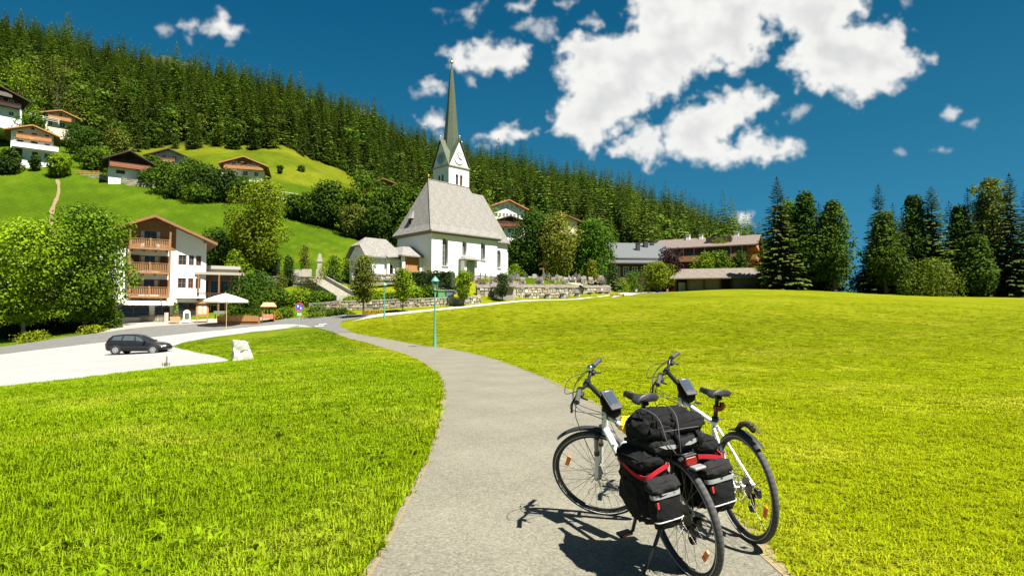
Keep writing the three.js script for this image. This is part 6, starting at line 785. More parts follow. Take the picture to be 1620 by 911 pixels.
function luggage(name, label, category, group) { const o = thing(name, label, category, bikeA.root.position.clone(), 0, group); o.rotation.copy(bikeA.root.rotation); return o; }
const soft = (parent, name, material, geo, x, y, z, rx = 0, ry = 0, rz = 0) => { const o = meshOf(geo, material, name); o.position.set(x, y, -z); o.rotation.set(rx, ry, rz); parent.add(o); return o; };
function ribbon(name, material, pts, wide, parent, thick = .006) {      // a flat strap along points; wide is the direction of its width
  const c = new THREE.CatmullRomCurve3(pts, false, 'centripetal'), n = pts.length * 8, m = new MB(), q = c.getPoints(n); for (let i = 0; i < n; i++) { const d = q[i + 1].clone().sub(q[i]).normalize(), e = V(0, 0, 0).crossVectors(d, wide).normalize().multiplyScalar(thick / 2), w = wide, A = q[i], C = q[i + 1], f = (v, s, t) => v.clone().addScaledVector(w, s * .5).addScaledVector(e, t); m.quad(f(A, -1, 1), f(C, -1, 1), f(C, 1, 1), f(A, 1, 1)); m.quad(f(A, 1, -1), f(C, 1, -1), f(C, -1, -1), f(A, -1, -1)); m.quad(f(A, 1, 1), f(C, 1, 1), f(C, 1, -1), f(A, 1, -1)); m.quad(f(A, -1, -1), f(C, -1, -1), f(C, -1, 1), f(A, -1, 1)); } return m.build(name, material, parent);
}
for (const s of [-1, 1]) {
  const root = luggage('pannier', s < 0 ? 'black bicycle pannier with red trim facing the viewer on the left of the rack' : 'black bicycle pannier with red trim on the far right side of the rack', 'pannier', 'panniers of the loaded bicycle'), X = s * .168, y0 = .385, z0 = -.085, z1 = .19, zc = (z0 + z1) / 2;
  soft(root, 'body', BAG_BLACK, softBox(.152, .33, z1 - z0, .035, { seg: 26, bulge: .022, crease: .013, seed: 3 + s, taper: -.04 }), X, y0 + .165, zc);
  soft(root, 'lid', BAG_BLACK, softBox(.168, .06, z1 - z0 + .02, .026, { seg: 22, bulge: .02, crease: .011, seed: 9 + s }), X, y0 + .335, zc, 0, 0, s * -.12);
  // red edge of the lid: along the outer side, dipping, then across the rear
  const xo = X + s * .091, zr = z0 - .022, zf = z1 + .0; ribbon('red_trim', BAG_RED, [B(xo - s * .03, y0 + .36, zf + .01), B(xo, y0 + .335, zf - .03), B(xo + s * .008, y0 + .295, zc), B(xo + s * .002, y0 + .268, z0 + .03), B(xo - s * .02, y0 + .262, zr), B(X, y0 + .285, zr - .008), B(X - s * .075, y0 + .30, zr + .004)], V(0, .023, 0), root);
  // rear pocket with a reflecting band, piping and pull
  const pz = z0 - .045, pk = soft(root, 'pocket', BAG_BLACK, softBox(.15, .205, .075, .028, { seg: 18, bulge: .012, crease: .006, seed: 15 + s }), X, y0 + .105, pz);
  soft(pk, 'pocket_flap', BAG_GREY, softBox(.152, .06, .085, .024, { seg: 14, bulge: .02, crease: .016, seed: 25 + s }), 0, .112, 0);
  const loop = (name, mtl, y, h, parent, rx = .0775, rz = .041, off = .0045) => ribbon(name, mtl, [[-1, .2], [-1, .75], [-.8, 1], [0, 1.06], [.8, 1], [1, .75], [1, .2]].map(([a, b]) => V(a * (rx + off), y, b * (rz + off) * 1)), V(0, h, 0), parent, .003);
  loop('reflective_band', REFLECTIVE, .070, .022, pk); loop('reflective_piping', mat(.6, .6, .6), -.062, .005, pk); { const z = new MB(); z.rbox(-.066, .03, .053, .012, .035, .006, .003); z.build('zip_pull', mat(.6, .02, .02), pk); }
  ribbon('reflective_piping', mat(.6, .6, .6), [B(X + s * .078, y0 + .045, z1 - .04), B(X + s * .089, y0 + .04, zc), B(X + s * .083, y0 + .04, z0 + .03), B(X + s * .07, y0 + .043, z0 - .012)], V(0, .005, 0), root, .004);
  soft(root, 'side_pocket', BAG_BLACK, softBox(.035, .17, .19, .016, { seg: 14, bulge: .02, crease: .012, seed: 35 + s }), X + s * .082, y0 + .13, zc + .01);
  { const h = new MB(); for (const z of [.02, .16]) h.rbox(s * .075, .73, -z, .03, .05, .04, .008); h.build('hook', BLACK_PLASTIC, root); }
}
{ // flat rack bag with reflective flashes and the rolled jacket lashed on top
  const root = luggage('rack_bag', 'flat grey black bag with silver reflective flashes lying on the rack under the rolled jacket', 'bag'); soft(root, 'body', BAG_GREY, softBox(.31, .085, .34, .038, { seg: 26, bulge: .022, crease: .008, seed: 51 }), -.005, .782, .06, 0, 0, .05);
  for (const s of [-1, 1]) { const z = .131, g = new THREE.Shape([[s * .015, -.012], [s * .05, -.017], [s * .10, -.008], [s * .135, .012], [s * .085, .010], [s * .04, .004]].map(([a, b]) => new THREE.Vector2(a, b))), m = new MB(); m.add(new THREE.ExtrudeGeometry(g, { depth: .003, bevelEnabled: false }), at(-.01, .786, z, 0, -.12)); m.build('reflective_flash', mat(.24, .25, .25, { rough: .4 }), root); }
  ribbon('strap', BAG_BLACK, [B(-.03, .745, -.13), B(-.03, .80, -.145), B(-.03, .85, -.10), B(-.03, .86, .0)], V(.022, 0, 0), root); ribbon('strap', BAG_BLACK, [B(.10, .745, -.13), B(.10, .80, -.145), B(.10, .85, -.10)], V(.022, 0, 0), root);
  const jk = luggage('jacket_bundle', 'rolled charcoal jacket bundle lashed on top of the rack bag', 'jacket'); { const g = softBox(.31, .135, .27, .066, { seg: 34, bulge: .028, crease: .013, seed: 67 }); soft(jk, 'roll', BAG_BLACK, g, -.012, .858, .075, -.1, .1, -.02); soft(jk, 'fold', BAG_BLACK, softBox(.19, .07, .11, .034, { seg: 18, bulge: .02, crease: .014, seed: 72 }), .075, .865, -.05, .2, .2, -.1); soft(jk, 'fold', BAG_BLACK, softBox(.19, .06, .12, .029, { seg: 18, bulge: .02, crease: .012, seed: 75 }), -.06, .85, -.035, .1, -.2, .05); }
  const bu = luggage('bungee_cord', 'thin elastic cords stretched over the jacket bundle', 'cord'); for (const c of [[[-.10, .74, .22], [-.105, .90, .20], [-.11, .965, .08], [-.10, .93, -.09], [-.10, .82, -.14], [-.06, .745, -.14]], [[.06, .74, .22], [.05, .9, .21], [.03, .965, .07], [.0, .93, -.1], [-.03, .83, -.15], [-.03, .745, -.14]], [[-.18, .80, .1], [-.10, .86, -.10], [0, .865, -.14], [.12, .85, -.12], [.17, .80, .06]]]) { const m = new MB(); m.path(c.map((v) => B(...v)), .0028, 5, 40); m.build('cord', mat(.07, .07, .07), bu); }
  const yl = luggage('yellow_cloth', 'bright yellow cloth bundle tucked in front of the jacket bundle', 'cloth'); { const g = softBox(.10, .055, .075, .026, { seg: 20, bulge: .01, crease: .028, seed: 81 }); soft(yl, 'knot', mat(.85, .56, .008, { rough: .9 }), g, -.135, .862, .20, .2, .4, .3); soft(yl, 'tail', mat(.72, .47, .008, { rough: .9 }), softBox(.15, .03, .06, .014, { seg: 16, bulge: .005, crease: .02, seed: 84 }), -.12, .858, .13, 0, .9, -.1); }
}
// phone bags behind the stems
for (const [bk, label, x] of [[bikeA.root, 'black handlebar bag with phone window on the nearer bicycle', 0], [scene.children.find((c) => c.name === 'touring_bicycle_001'), 'black handlebar bag with phone window on the farther bicycle', 0]]) {
  const root = thing('phone_bag', label, 'bag', bk.position.clone(), 0); root.rotation.copy(bk.rotation); const T = new THREE.Group(); void T; const o = meshOf(softBox(.085, .095, .175, .034, { seg: 16, bulge: .008, crease: .003, seed: 90 }), BAG_BLACK, 'body'); o.position.copy(B(x, .878, .705)); o.rotation.x = deg(38); root.add(o);
  const l = new MB(); l.rbox(0, .050, 0, .088, .014, .178, .007); l.build('lid', BLACK_PLASTIC, o); const s = new MB(); s.rbox(0, .0585, -.004, .062, .004, .115, .0018); s.build('phone_window', SCREEN, o); const g = new MB(); g.box(-.015, .0567, -.074, .012, .0582, -.069); g.build('bag_badge', mat(.5, .5, .5), o); const k = new MB(); k.rod(V(.035, -.03, .09), V(.075, -.02, .12), .010, .008, 8); k.build('strap_end', BLACK_PLASTIC, o);
  for (const z of [.62, .74]) { const st2 = new MB(), y = .70 + (.80 - .70) * ((z - .298) / .52); st2.add(new THREE.TorusGeometry(.024, .004, 6, 20), M4().multiplyMatrices(M4().makeTranslation(0, y + .006, -z), M4().makeRotationX(-.18))); st2.build('strap', BLACK_PLASTIC, root); }
}
// ---------------------------------------------------------------- trees and shrubs, one by one
const BIG = { n: 15000, leaf: .24, lobes: 60 };
// left roadside
tree(38, 56, 350, 150, 'bright green maple at the left edge with its slim trunk in a dark hedge', { ...BIG, n: 20000, lobes: 70, vary: .7, name: 'maple_tree', tone: 'maple', profile: 'egg', clear: .17, stem: .17, bark: BARK_PALE });
tree(134, 59, 328, 138, 'taller full maple directly left of the white hotel', { ...BIG, n: 23000, lobes: 75, vary: .7, name: 'maple_tree', tone: [.12, .205, .01], profile: 'egg', clear: .1, stem: .2 });
tree(-60, 54, 380, 130, 'maple cut off by the left picture edge behind the yard', { n: 8000, leaf: .26, lobes: 40, name: 'maple_tree', tone: 'maple', profile: 'egg', clear: .14 });
bush(172, 60, 470, 44, 'leafy shrub at the foot of the taller maple beside the road', { tone: 'mid', n: 2200 });
for (const [px, d, row, w, l] of [[25, 60, 500, 70, 'left end of the dark shrub row under the maples'], [75, 60.5, 502, 70, 'middle of the dark shrub row under the maples'], [122, 61, 500, 66, 'right end of the dark shrub row under the maples']]) bush(px, d, row, w, 'low dark bush at the ' + l, { tone: 'deep', n: 1800, leaf: .22 });
bush(150, 57.5, 516, 40, 'low bright green verge plant where the hedge meets the road', { tone: 'lime', n: 900, leaf: .16 });
bush(60, 55, 526, 60, 'low bright green verge plant under the leftmost maple', { tone: 'lime', n: 1000, leaf: .16 });
hedge(G(-70, 59.5), G(150, 61), 1.3, .8, 'dark clipped hedge behind the maples along the road', { tone: 'deep' });
// around the hotel and the terrace garden
tree(411, 82, 286, 96, 'tall airy yellow-green linden right of the hotel', { ...BIG, n: 13000, leaf: .27, lobes: 52, name: 'linden_tree', tone: 'linden', profile: 'egg', clear: .16, gap: .35, vary: .5 });
tree(384, 84, 345, 50, 'smaller yellow-green tree leaning against the tall linden', { n: 5000, tone: 'linden', leaf: .26, gap: .35 });
tree(369, 74, 396, 42, 'slender light green young tree beside the hotel annex', { n: 3500, leaf: .2, tone: 'bright', profile: 'column', clear: .1 });
tree(343, 84, 362, 54, 'dark broad tree just behind the hotel roof', { n: 5500, tone: 'dark', leaf: .3, clear: .08 });
tree(325, 90, 376, 40, 'dark green tree between hotel gable and hillside', { n: 4000, tone: 'mid', leaf: .3, clear: .08 });
bush(404, 71, 432, 92, 'wide dark green shrub left of the terrace garden', { tone: [.055, .11, .01], n: 4500, lobes: 26, leaf: .22 });
bush(378, 69, 462, 44, 'rounded shrub behind the white parasol', { tone: 'mid', n: 1700 });
bush(455, 79, 404, 28, 'small dark upright conifer beside the garden stairs', { tone: 'deep', n: 1800, profile: 'column', leaf: .17, name: 'yew_bush' });
tree(480, 82, 386, 24, 'thin loose young tree on the terrace garden lawn', { n: 900, leaf: .2, tone: 'olive', profile: 'column', gap: .2, stem: .06 });
bush(526, 79, 403, 28, 'round green bush right of the garden memorial', { tone: 'mid', n: 1400 });
bush(547, 79, 405, 24, 'loose light bush left of the chapel', { tone: 'bright', n: 900 });
bush(508, 78.5, 420, 16, 'tiny bright green bush near the memorial stones', { tone: 'lime', n: 500, leaf: .15 });
bush(443, 76, 430, 24, 'small light bush in the upper garden bed', { tone: 'olive', n: 800, leaf: .16 });
bush(488, 75, 440, 40, 'reddish green low shrub on the garden slope', { tone: [.08, .085, .02], n: 1100, leaf: .16 });
for (const [px, d, row, w, t, l] of [[418, 70.5, 465, 44, 'mid', 'first from the left'], [447, 70.3, 460, 44, 'mid', 'second from the left'], [476, 70.2, 458, 46, 'bright', 'third from the left'], [503, 70, 461, 40, 'mid', 'fourth from the left'], [524, 70, 465, 30, 'mid', 'rightmost']]) bush(px, d, row, w, 'dense leafy shrub above the stone wall, ' + l + ' left of the stairs', { tone: t, n: 1900 });
for (const [px, d, row, w, t, l] of [[556, 69.8, 470, 34, 'bright', 'just right of the stairs foot'], [596, 69.6, 462, 46, 'bright', 'behind the leftmost small round tree'], [622, 69.6, 464, 36, 'mid', 'between the two left round trees'], [655, 69.8, 455, 46, 'bright', 'right of the second round tree'], [682, 70, 452, 44, 'mid', 'behind the street lamp']]) bush(px, d, row, w, 'light green shrub above the stone wall, ' + l, { tone: t, n: 1700 });
hedge(P(645, 452, 72.5), P(716, 470, 70.5), 1.6, 1.4, 'dark hedge under the sloping stair wall', { tone: 'deep' });
hedge(P(404, 434, 84), P(441, 434, 83), 2.0, .9, 'dark clipped hedge at the foot of the hillside meadow', { tone: 'deep' });
for (const [px, d, row, w, t, l] of [[500, 64.5, 478, 44, 'mid', 'large rounded shrub against the low stone wall by the road'], [522, 64.3, 489, 16, 'hedge', 'small clipped ball shrub beside the large rounded one'], [534, 64.4, 488, 16, 'dark', 'middle clipped ball shrub against the low stone wall'], [545, 64.6, 488, 14, 'hedge', 'rightmost clipped ball shrub against the low stone wall'], [556, 64, 493, 12, 'lime', 'tiny round plant at the road corner by the wall'], [452, 66, 486, 40, 'mid', 'leafy shrub right of the orange stall'], [404, 67, 478, 30, 'dark', 'dark shrub left of the orange stall'], [440, 65.2, 494, 18, 'yellow', 'yellow flowering plant beside the orange stall']]) bush(px, d, row, w, l, { tone: t, n: 1000, leaf: .15 });
// young trees along the footpath
tree(575, 60, 404, 46, 'leftmost and largest young round tree on the lawn edge by the wall', { n: 5200, leaf: .17, tone: 'olive', profile: 'egg', clear: .26, stem: .09, name: 'young_tree' });
tree(637, 63, 425, 34, 'second young tree by the wall with bright layered leaves', { n: 2600, leaf: .19, tone: 'bright', profile: 'egg', clear: .28, stem: .06, name: 'young_tree' });
tree(734, 66, 429, 30, 'young bright green tree in front of the church door by the wall', { n: 2600, leaf: .19, tone: 'bright', profile: 'egg', clear: .24, stem: .06, name: 'young_tree' });
tree(795, 70, 432, 24, 'small dark oval young tree in front of the taller churchyard wall', { n: 2200, leaf: .16, tone: [.05, .085, .02], profile: 'egg', clear: .2, stem: .06, name: 'young_tree' });
// dark row across the meadow
[[236, 150, 268, 46, 'dark'], [262, 143, 258, 60, 'mid'], [296, 140, 252, 62, 'mid'], [322, 138, 262, 62, 'dark'], [350, 138, 268, 64, 'deep'], [376, 138, 284, 50, 'dark'], [280, 139, 285, 54, 'dark'], [312, 136.5, 295, 50, 'mid']].forEach(([px, d, row, w, t], i) => tree(px, d, row, w, ['lone dark tree below the black timber chalet at the row start', 'second tree in the dark row crossing the meadow', 'tallest tree of the dark row crossing the meadow', 'middle tree of the dark row crossing the meadow', 'deep green tree near the right end of the meadow row', 'rightmost low tree ending the meadow row', 'low front tree at the left of the meadow row', 'low front tree in the middle of the meadow row'][i], { n: 4200, leaf: .48, tone: t, profile: 'dome', clear: .04, group: 'trees in the dark row across the meadow' }));
[[462, 128, 312, 44, 'dark'], [488, 127, 305, 50, 'mid'], [517, 126, 288, 62, 'dark'], [545, 125, 300, 50, 'mid'], [575, 124, 271, 74, 'mid'], [607, 123, 300, 60, 'dark'], [632, 121, 290, 56, 'mid'], [560, 120, 325, 50, 'olive'], [596, 119, 330, 56, 'dark'], [655, 118, 300, 50, 'mid'], [640, 112, 345, 46, 'dark']].forEach(([px, d, row, w, t], i) => tree(px, d, row, w, 'tree of the belt between linden and church, ' + ['low leftmost one', 'second from the left', 'broad dark one third from the left', 'lower one left of the tallest', 'tallest bright one', 'dark one right of the tallest', 'second from the church roof', 'pale one in front of the tallest', 'dark front one left of the church', 'one half hidden by the church roof', 'lowest dark one beside the church roof'][i], { n: 4600, leaf: .44, tone: t, profile: 'egg', clear: .06, group: 'trees in the belt left of the church' }));
// around the hill chalets
[[15, 178, 95, 64, 'bright', 'bright broad tree above the white chalet at the left edge'], [75, 205, 92, 80, 'olive', 'big pale olive tree at the forest edge above the cream chalet'], [6, 150, 236, 24, 'mid', 'light tree left of the large white chalet'], [126, 168, 203, 56, 'dark', 'round dark tree right of the large white chalet'], [176, 172, 204, 46, 'olive', 'olive tree between the round dark tree and the black chalet'], [142, 160, 236, 50, 'mid', 'low green tree above the pale retaining wall'], [82, 148, 246, 34, 'bright', 'small bright fruit tree below the large white chalet'], [46, 150, 246, 14, 'dark', 'tiny dark shrub in front of the large white chalet'], [40, 168, 179, 50, 'mid', 'green tree below the cream chalet'], [110, 178, 196, 40, 'dark', 'dark tree right of the cream chalet'], [236, 158, 247, 34, 'mid', 'green tree between black chalet and grey chalet'], [4, 147, 250, 40, 'deep', 'dark tree mass at the left edge of the meadow'], [438, 200, 262, 10, 'dark', 'lone small bush on the hay slope'], [472, 210, 262, 12, 'mid', 'second small bush on the hay slope'], [424, 150, 315, 30, 'olive', 'pale bush where the meadow meets the hedge']].forEach(([px, d, row, w, t, l]) => tree(px, d, row, w, l, { n: 2600, leaf: .5 * Math.min(1, w / 40 + .35), lobes: 24, tone: t, profile: 'egg', clear: .05 }));
hedge(P(338, 290, 171), P(392, 293, 170), 1.8, 1.2, 'dark hedge on the slope below the balconied chalet', { tone: 'dark', density: 14, leaf: .4 });
// right of the church
tree(845, 101, 336, 74, 'large dark tree right of the church apse', { ...BIG, n: 9000, leaf: .34, tone: [.05, .105, .01], clear: .06 });
tree(884, 98, 337, 70, 'pale willow-like tree beside the large dark one behind the churchyard', { ...BIG, n: 9000, leaf: .3, tone: 'willow', clear: .06, droop: .5 });
tree(938, 100, 348, 70, 'full bright green tree left of the grey metal roofs', { ...BIG, n: 9000, leaf: .34, tone: [.08, .165, .012], clear: .08 });
tree(905, 106, 372, 50, 'dark tree behind the churchyard between two brighter crowns', { n: 4500, leaf: .36, tone: 'dark', clear: .05 });
tree(818, 99, 378, 40, 'dark low tree beside the church apse', { n: 3500, leaf: .34, tone: 'dark', clear: .05 });
tree(770, 150, 301, 30, 'bright round tree behind the church ridge', { n: 2200, leaf: .42, tone: 'bright', clear: .06 });
spruce(972, 96, 404, 34, 'small dark spruce at the right end of the churchyard wall', { whorls: 22, boughs: 9, tone: [.05, .095, .015] });
spruce(952, 95, 398, 30, 'bluish small spruce behind the yellow young tree', { whorls: 22, boughs: 9, tone: [.045, .085, .02] });
tree(936, 84.5, 411, 26, 'thin yellow-green young tree at the churchyard wall end', { n: 1300, leaf: .2, tone: [.17, .19, .012], profile: 'column', clear: .3, stem: .05, gap: .25 });
bush(816, 88, 418, 26, 'bright bush at the foot of the church apse', { tone: 'bright', n: 900 });
bush(1000, 100, 430, 40, 'green shrub mass left of the round tree', { tone: 'mid', n: 1700 });
bush(985, 97, 440, 26, 'low green shrub beside the pale drive', { tone: 'bright', n: 900 });
tree(1040, 104, 415, 54, 'round bright green tree alone at the field edge left of the barn', { n: 5200, leaf: .24, tone: [.2, .25, .014], profile: 'round', clear: .2, stem: .22, name: 'round_tree' });
tree(1060, 118, 392, 44, 'dark purple leaved tree behind the round bright tree', { n: 3000, leaf: .34, tone: 'purple', clear: .1, name: 'purple_tree' });
bush(1010, 110, 428, 40, 'dark hedge shrub behind the round tree', { tone: 'deep', n: 1500 });
tree(1118, 124, 399, 40, 'yellowish green tree in front of the chalet hotel', { n: 2600, leaf: .34, tone: 'bright', clear: .08 });
tree(1142, 125, 397, 38, 'darker green tree in front of the chalet hotel', { n: 2600, leaf: .34, tone: 'mid', clear: .08 });
tree(1172, 126, 398, 30, 'dark leafy tree near the gable of the chalet hotel', { n: 2200, leaf: .34, tone: 'dark', clear: .08 });
// the stand at the right
const STAND = { whorls: 50, boughs: 12, sprays: 16, group: undefined };
spruce(1234, 107, 280, 86, 'tall full spruce beside the barn, first of the right stand', { ...STAND, tone: [0.071, 0.102, 0.013], power: .8 });
tree(1278, 109, 304, 80, 'dark broadleaf tree right of the tall full spruce', { ...BIG, n: 9000, leaf: .46, tone: [.049, .102, .008], clear: .1, profile: 'tall' });
tree(1252, 114, 318, 60, 'bright leafed tree between the first spruce and the broadleaf', { n: 5000, leaf: .46, tone: 'mid', clear: .08, profile: 'tall' });
tree(1322, 106, 318, 78, 'feathery tree with straight trunk before the sky gap', { ...BIG, n: 9000, leaf: .42, tone: [.077, .134, .012], clear: .14, profile: 'tall' });
spruce(1396, 110, 292, 70, 'pointed spruce right of the sky gap', { ...STAND, tone: [.067, .105, .018], power: .78 });
tree(1404, 104, 334, 66, 'paler broadleaf tree in front of the pointed spruce', { n: 6500, leaf: .42, tone: [.077, .128, .013], clear: .14, profile: 'tall' });
spruce(1432, 108, 332, 50, 'narrow dark spruce behind the paler broadleaf tree', { ...STAND, whorls: 30, tone: [.056, .090, .013] });
tree(1452, 110, 309, 74, 'round dark crown beside the middle spruce', { ...BIG, n: 8000, leaf: .46, tone: [.045, .092, .008], clear: .08, profile: 'tall' });
spruce(1480, 108, 295, 84, 'broad spruce in the middle of the right stand', { ...STAND, tone: [.077, .122, .013], power: .7 });
bush(1480, 101, 410, 86, 'wide low rounded bush in front of the right stand', { tone: [.140, .192, .016], n: 4600, lobes: 26, leaf: .27 });
bush(1432, 102, 440, 34, 'small green bush left of the wide low rounded bush', { tone: 'mid', n: 1100, leaf: .25 });
spruce(1538, 108, 298, 60, 'slim dark spruce behind the right stand', { ...STAND, tone: [.048, .077, .013] });
tree(1524, 109, 325, 60, 'dark crown between bush and slim spruce', { ...BIG, n: 7000, leaf: .46, tone: [.042, .087, .008], clear: .08, profile: 'tall' });
tree(1574, 112, 283, 64, 'tall pale birch rising above the right stand', { ...BIG, n: 9000, leaf: .42, tone: 'birch', clear: .1, profile: 'egg', gap: .35 });
tree(1550, 103, 372, 66, 'lower leafy tree in front of the pale birch', { n: 5500, leaf: .42, tone: [.063, .113, .010], clear: .08, profile: 'tall' });
spruce(1606, 104, 275, 78, 'tallest spruce near the right picture edge', { ...STAND, tone: [.045, .074, .013], power: .8 });
tree(1650, 107, 330, 80, 'dark broadleaf crown cut by the right picture edge', { n: 6000, leaf: .46, tone: 'deep', clear: .08, profile: 'tall' });
spruce(1700, 106, 290, 80, 'spruce just outside the right picture edge', { ...STAND, whorls: 28 });
for (const [px, row, l] of [[1262, 425, 'first'], [1300, 430, 'second'], [1375, 425, 'third'], [1420, 400, 'fourth'], [1460, 395, 'fifth'], [1510, 400, 'sixth'], [1560, 400, 'seventh'], [1600, 415, 'last']]) bush(px, 113, row, 66, 'dark undergrowth shrub at the back of the right stand, ' + l + ' from the left', { tone: 'deep', n: 1500, leaf: .46 });
bush(1318, 112, 444, 60, 'low sunlit yellow-green shrub behind the feathery tree', { tone: 'lime', n: 900, leaf: .26 });
for (const [px, d, row, w, l] of [[1300, 113, 322, 56, 'slim spruce behind the feathery tree left of the sky gap'], [1264, 115, 345, 50, 'dark spruce filling between the first spruce and the broadleaf'], [1418, 112, 322, 56, 'spruce rising behind the paler broadleaf tree'], [1458, 113, 318, 60, 'spruce behind the round dark crown'], [1508, 112, 318, 64, 'spruce right of the broad middle spruce'], [1560, 113, 300, 64, 'tall spruce just left of the pale birch'], [1632, 110, 296, 70, 'spruce beside the tallest one at the right picture edge'], [1378, 113, 360, 44, 'short spruce at the right side of the sky gap']]) spruce(px, d, row, w, l, { ...STAND, whorls: 34, sprays: 12, tone: [.035, .062, .014], power: .78 });
// ---------------------------------------------------------------- street furniture and small things
const GREEN_PAINT = mat(.10, .27, .22, { rough: .45 }), LAMP_GLASS = new THREE.MeshPhysicalMaterial({ color: 0xffffff, roughness: .15, transmission: 1, thickness: 0 });
function streetLamp(label, px, d, topRow) {
  const g = G(px, d), h = heightTo(px, topRow, d), root = thing('street_lamp', label, 'street lamp', g, .3, 'green street lamps along the path'), s = h / 3.9, p = new MB();
  p.lathe([[.001, -.1], [.13, -.1], [.13, .02], [.10, .05], [.085, .5], [.095, .55], [.07, .6], [.055, 1.3], [.065, 1.36], [.048, 1.42], [.04, h - 1.05], [.06, h - 1.0], [.05, h - .95], [.045, h - .82], [.10, h - .80], [.11, h - .76], [.001, h - .76]], 14); p.build('pole', GREEN_PAINT, root);
  const b = new MB(), y0 = h - .76, y1 = h - .30; for (let k = 0; k < 6; k++) { const a = k / 6 * 6.2832; b.rod(V(Math.cos(a) * .105, y0, Math.sin(a) * .105), V(Math.cos(a) * .20, y1, Math.sin(a) * .20), .011, .011, 5); } const hd = b.build('lantern', GREEN_PAINT, root);
  const gl = new MB(); for (let k = 0; k < 6; k++) { const a = k / 6 * 6.2832, c = (k + 1) / 6 * 6.2832, f = (A, r, y) => V(Math.cos(A) * r, y, Math.sin(A) * r); gl.quad(f(c, .1, y0), f(a, .1, y0), f(a, .193, y1), f(c, .193, y1)); } gl.build('glass', LAMP_GLASS, hd);
  const bu = new MB(); bu.rod(V(0, y0, 0), V(0, y0 + .12, 0), .03, .03, 8); bu.sphere(V(0, y0 + .22, 0), .055, .11, .055); bu.build('bulb', mat(.75, .74, .7, { rough: .4 }), hd);
  const r = new MB(); r.lathe([[.001, h], [.02, h - .005], [.03, h - .04], [.015, h - .06], [.05, h - .08], [.11, h - .14], [.19, h - .24], [.235, h - .30], [.22, h - .315], [.001, h - .30]], 18); r.build('lamp_roof', GREEN_PAINT, root);
}
streetLamp('green lantern street lamp standing at the right edge of the path bend', 688, 32.5, 436);
streetLamp('smaller distant green street lamp beside the low stone wall', 608, 57, 446);

{ // small stone block by the yard
  const b = hit(381, 571), root = thing('standing_stone', 'rough pale standing stone at the corner of the gravel yard', 'stone', b, facing(381) + .2), g = new THREE.BoxGeometry(1, 1, 1, 10, 14, 7), p = g.attributes.position, s = 1;
  for (let i = 0; i < p.count; i++) { let x = p.getX(i), y = p.getY(i) + .5, z = p.getZ(i); const w = lerp(.56, .40, y), n = fbm(x * 2 + y * 1.7 + 5, z * 2 + y * 2.3, 3) * .07; x = x * 2 * w * .9 - (y - .5) * .08 + n; z = z * .62 * (1 - .25 * y) + n; y = y * 1.25 - (x > .15 && y > .8 ? .10 : 0) + fbm(x * 3, z * 3 + 8, 2) * .05 - .12; if (x > .1 && y > .55 && y < .95 && z > .1) z -= .09 * smooth(.1, .4, x); p.setXYZ(i, x, y, z); }
  g.computeVertexNormals(); const m = new MB(); m.add(g); root.scale.setScalar(.8); m.build('boulder', mat(.56, .54, .47, { rough: .95, map: tex('stone', 0, null, false, 1.3), bumpMap: tex('stone', 0, null, false, 1.3), bumpScale: .05 }), root); const q = new MB(); q.quad(V(-.12, .55, .29), V(.28, .60, .27), V(.30, .66, .26), V(-.10, .60, .285)); q.build('carving', mat(.12, .11, .1), root);
}
{ const b = hit(262, 580), root = thing('stake', 'tiny wooden stake at the grass edge of the gravel yard', 'stake', b), m = new MB(); m.rod(V(0, -.1, 0), V(.02, .42, 0), .03, .025, 7); m.build('post', WOOD_GREY, root); const r = rng(4), L = new Leaves(); for (let i = 0; i < 25; i++) { const a = r() * 6.28; L.leaf((r() - .5) * .3, 0, (r() - .5) * .2, Math.cos(a) * .3, .9, Math.sin(a) * .3, Math.sin(a), 0, -Math.cos(a), .22, .012, [.2, .16, .06]); } root.add(meshOf(L.geometry(), LEAF, 'dry_grass')); }
{ const b = hit(357, 524), h = heightTo(357, 478, -b.z), root = thing('marker_pole', 'thin wooden marker pole standing at the grass edge below the parasol', 'pole', b), m = new MB(); m.rod(V(0, -.2, 0), V(0, h, 0), .03, .025, 7); m.build('pole', mat(.5, .38, .2), root); const c = new MB(); c.rod(V(0, h, 0), V(0, h + .06, 0), .036, .03, 7); c.build('cap', mat(.4, .3, .2), root); }
{ // round blue sign
  const b = hit(472.5, 517), h = heightTo(472.5, 479, -b.z), root = thing('road_sign', 'round blue no-stopping style sign with red diagonal on a slim post', 'road sign', b, facing(472)), m = new MB(); m.rod(V(0, -.2, 0), V(0, h, 0), .035, .035, 8); m.build('post', mat(.5, .52, .52, { rough: .4, metalness: .6 }), root);
  const R = .42, d = new MB(); d.add(new THREE.CylinderGeometry(R, R, .03, 32), at(0, h - R, .06, 0, Math.PI / 2)); const disc = d.build('sign_disc', mat(.03, .10, .42, { rough: .4 }), root), r = new MB(); r.add(new THREE.TorusGeometry(R - .03, .032, 6, 36), at(0, h - R, .075)); for (const a of [.785]) r.box(-R + .05, -.035, .0, R - .05, .035, .03, M4().multiplyMatrices(at(0, h - R, .075), M4().makeRotationZ(a))); r.build('sign_stripe', mat(.55, .03, .03, { rough: .4 }), disc); const w = new MB(); w.box(-.2, h - 2 * R - .38, .045, .2, h - 2 * R - .12, .06); w.build('plate', mat(.25, .5, .32), root); const q = new MB(); for (const [x, y] of [[-.12, .1], [.13, -.09]]) q.box(x - .05, h - R + y - .09, .077, x + .05, h - R + y + .09, .083); q.build('sign_symbol', mat(.75, .75, .75), disc);
}
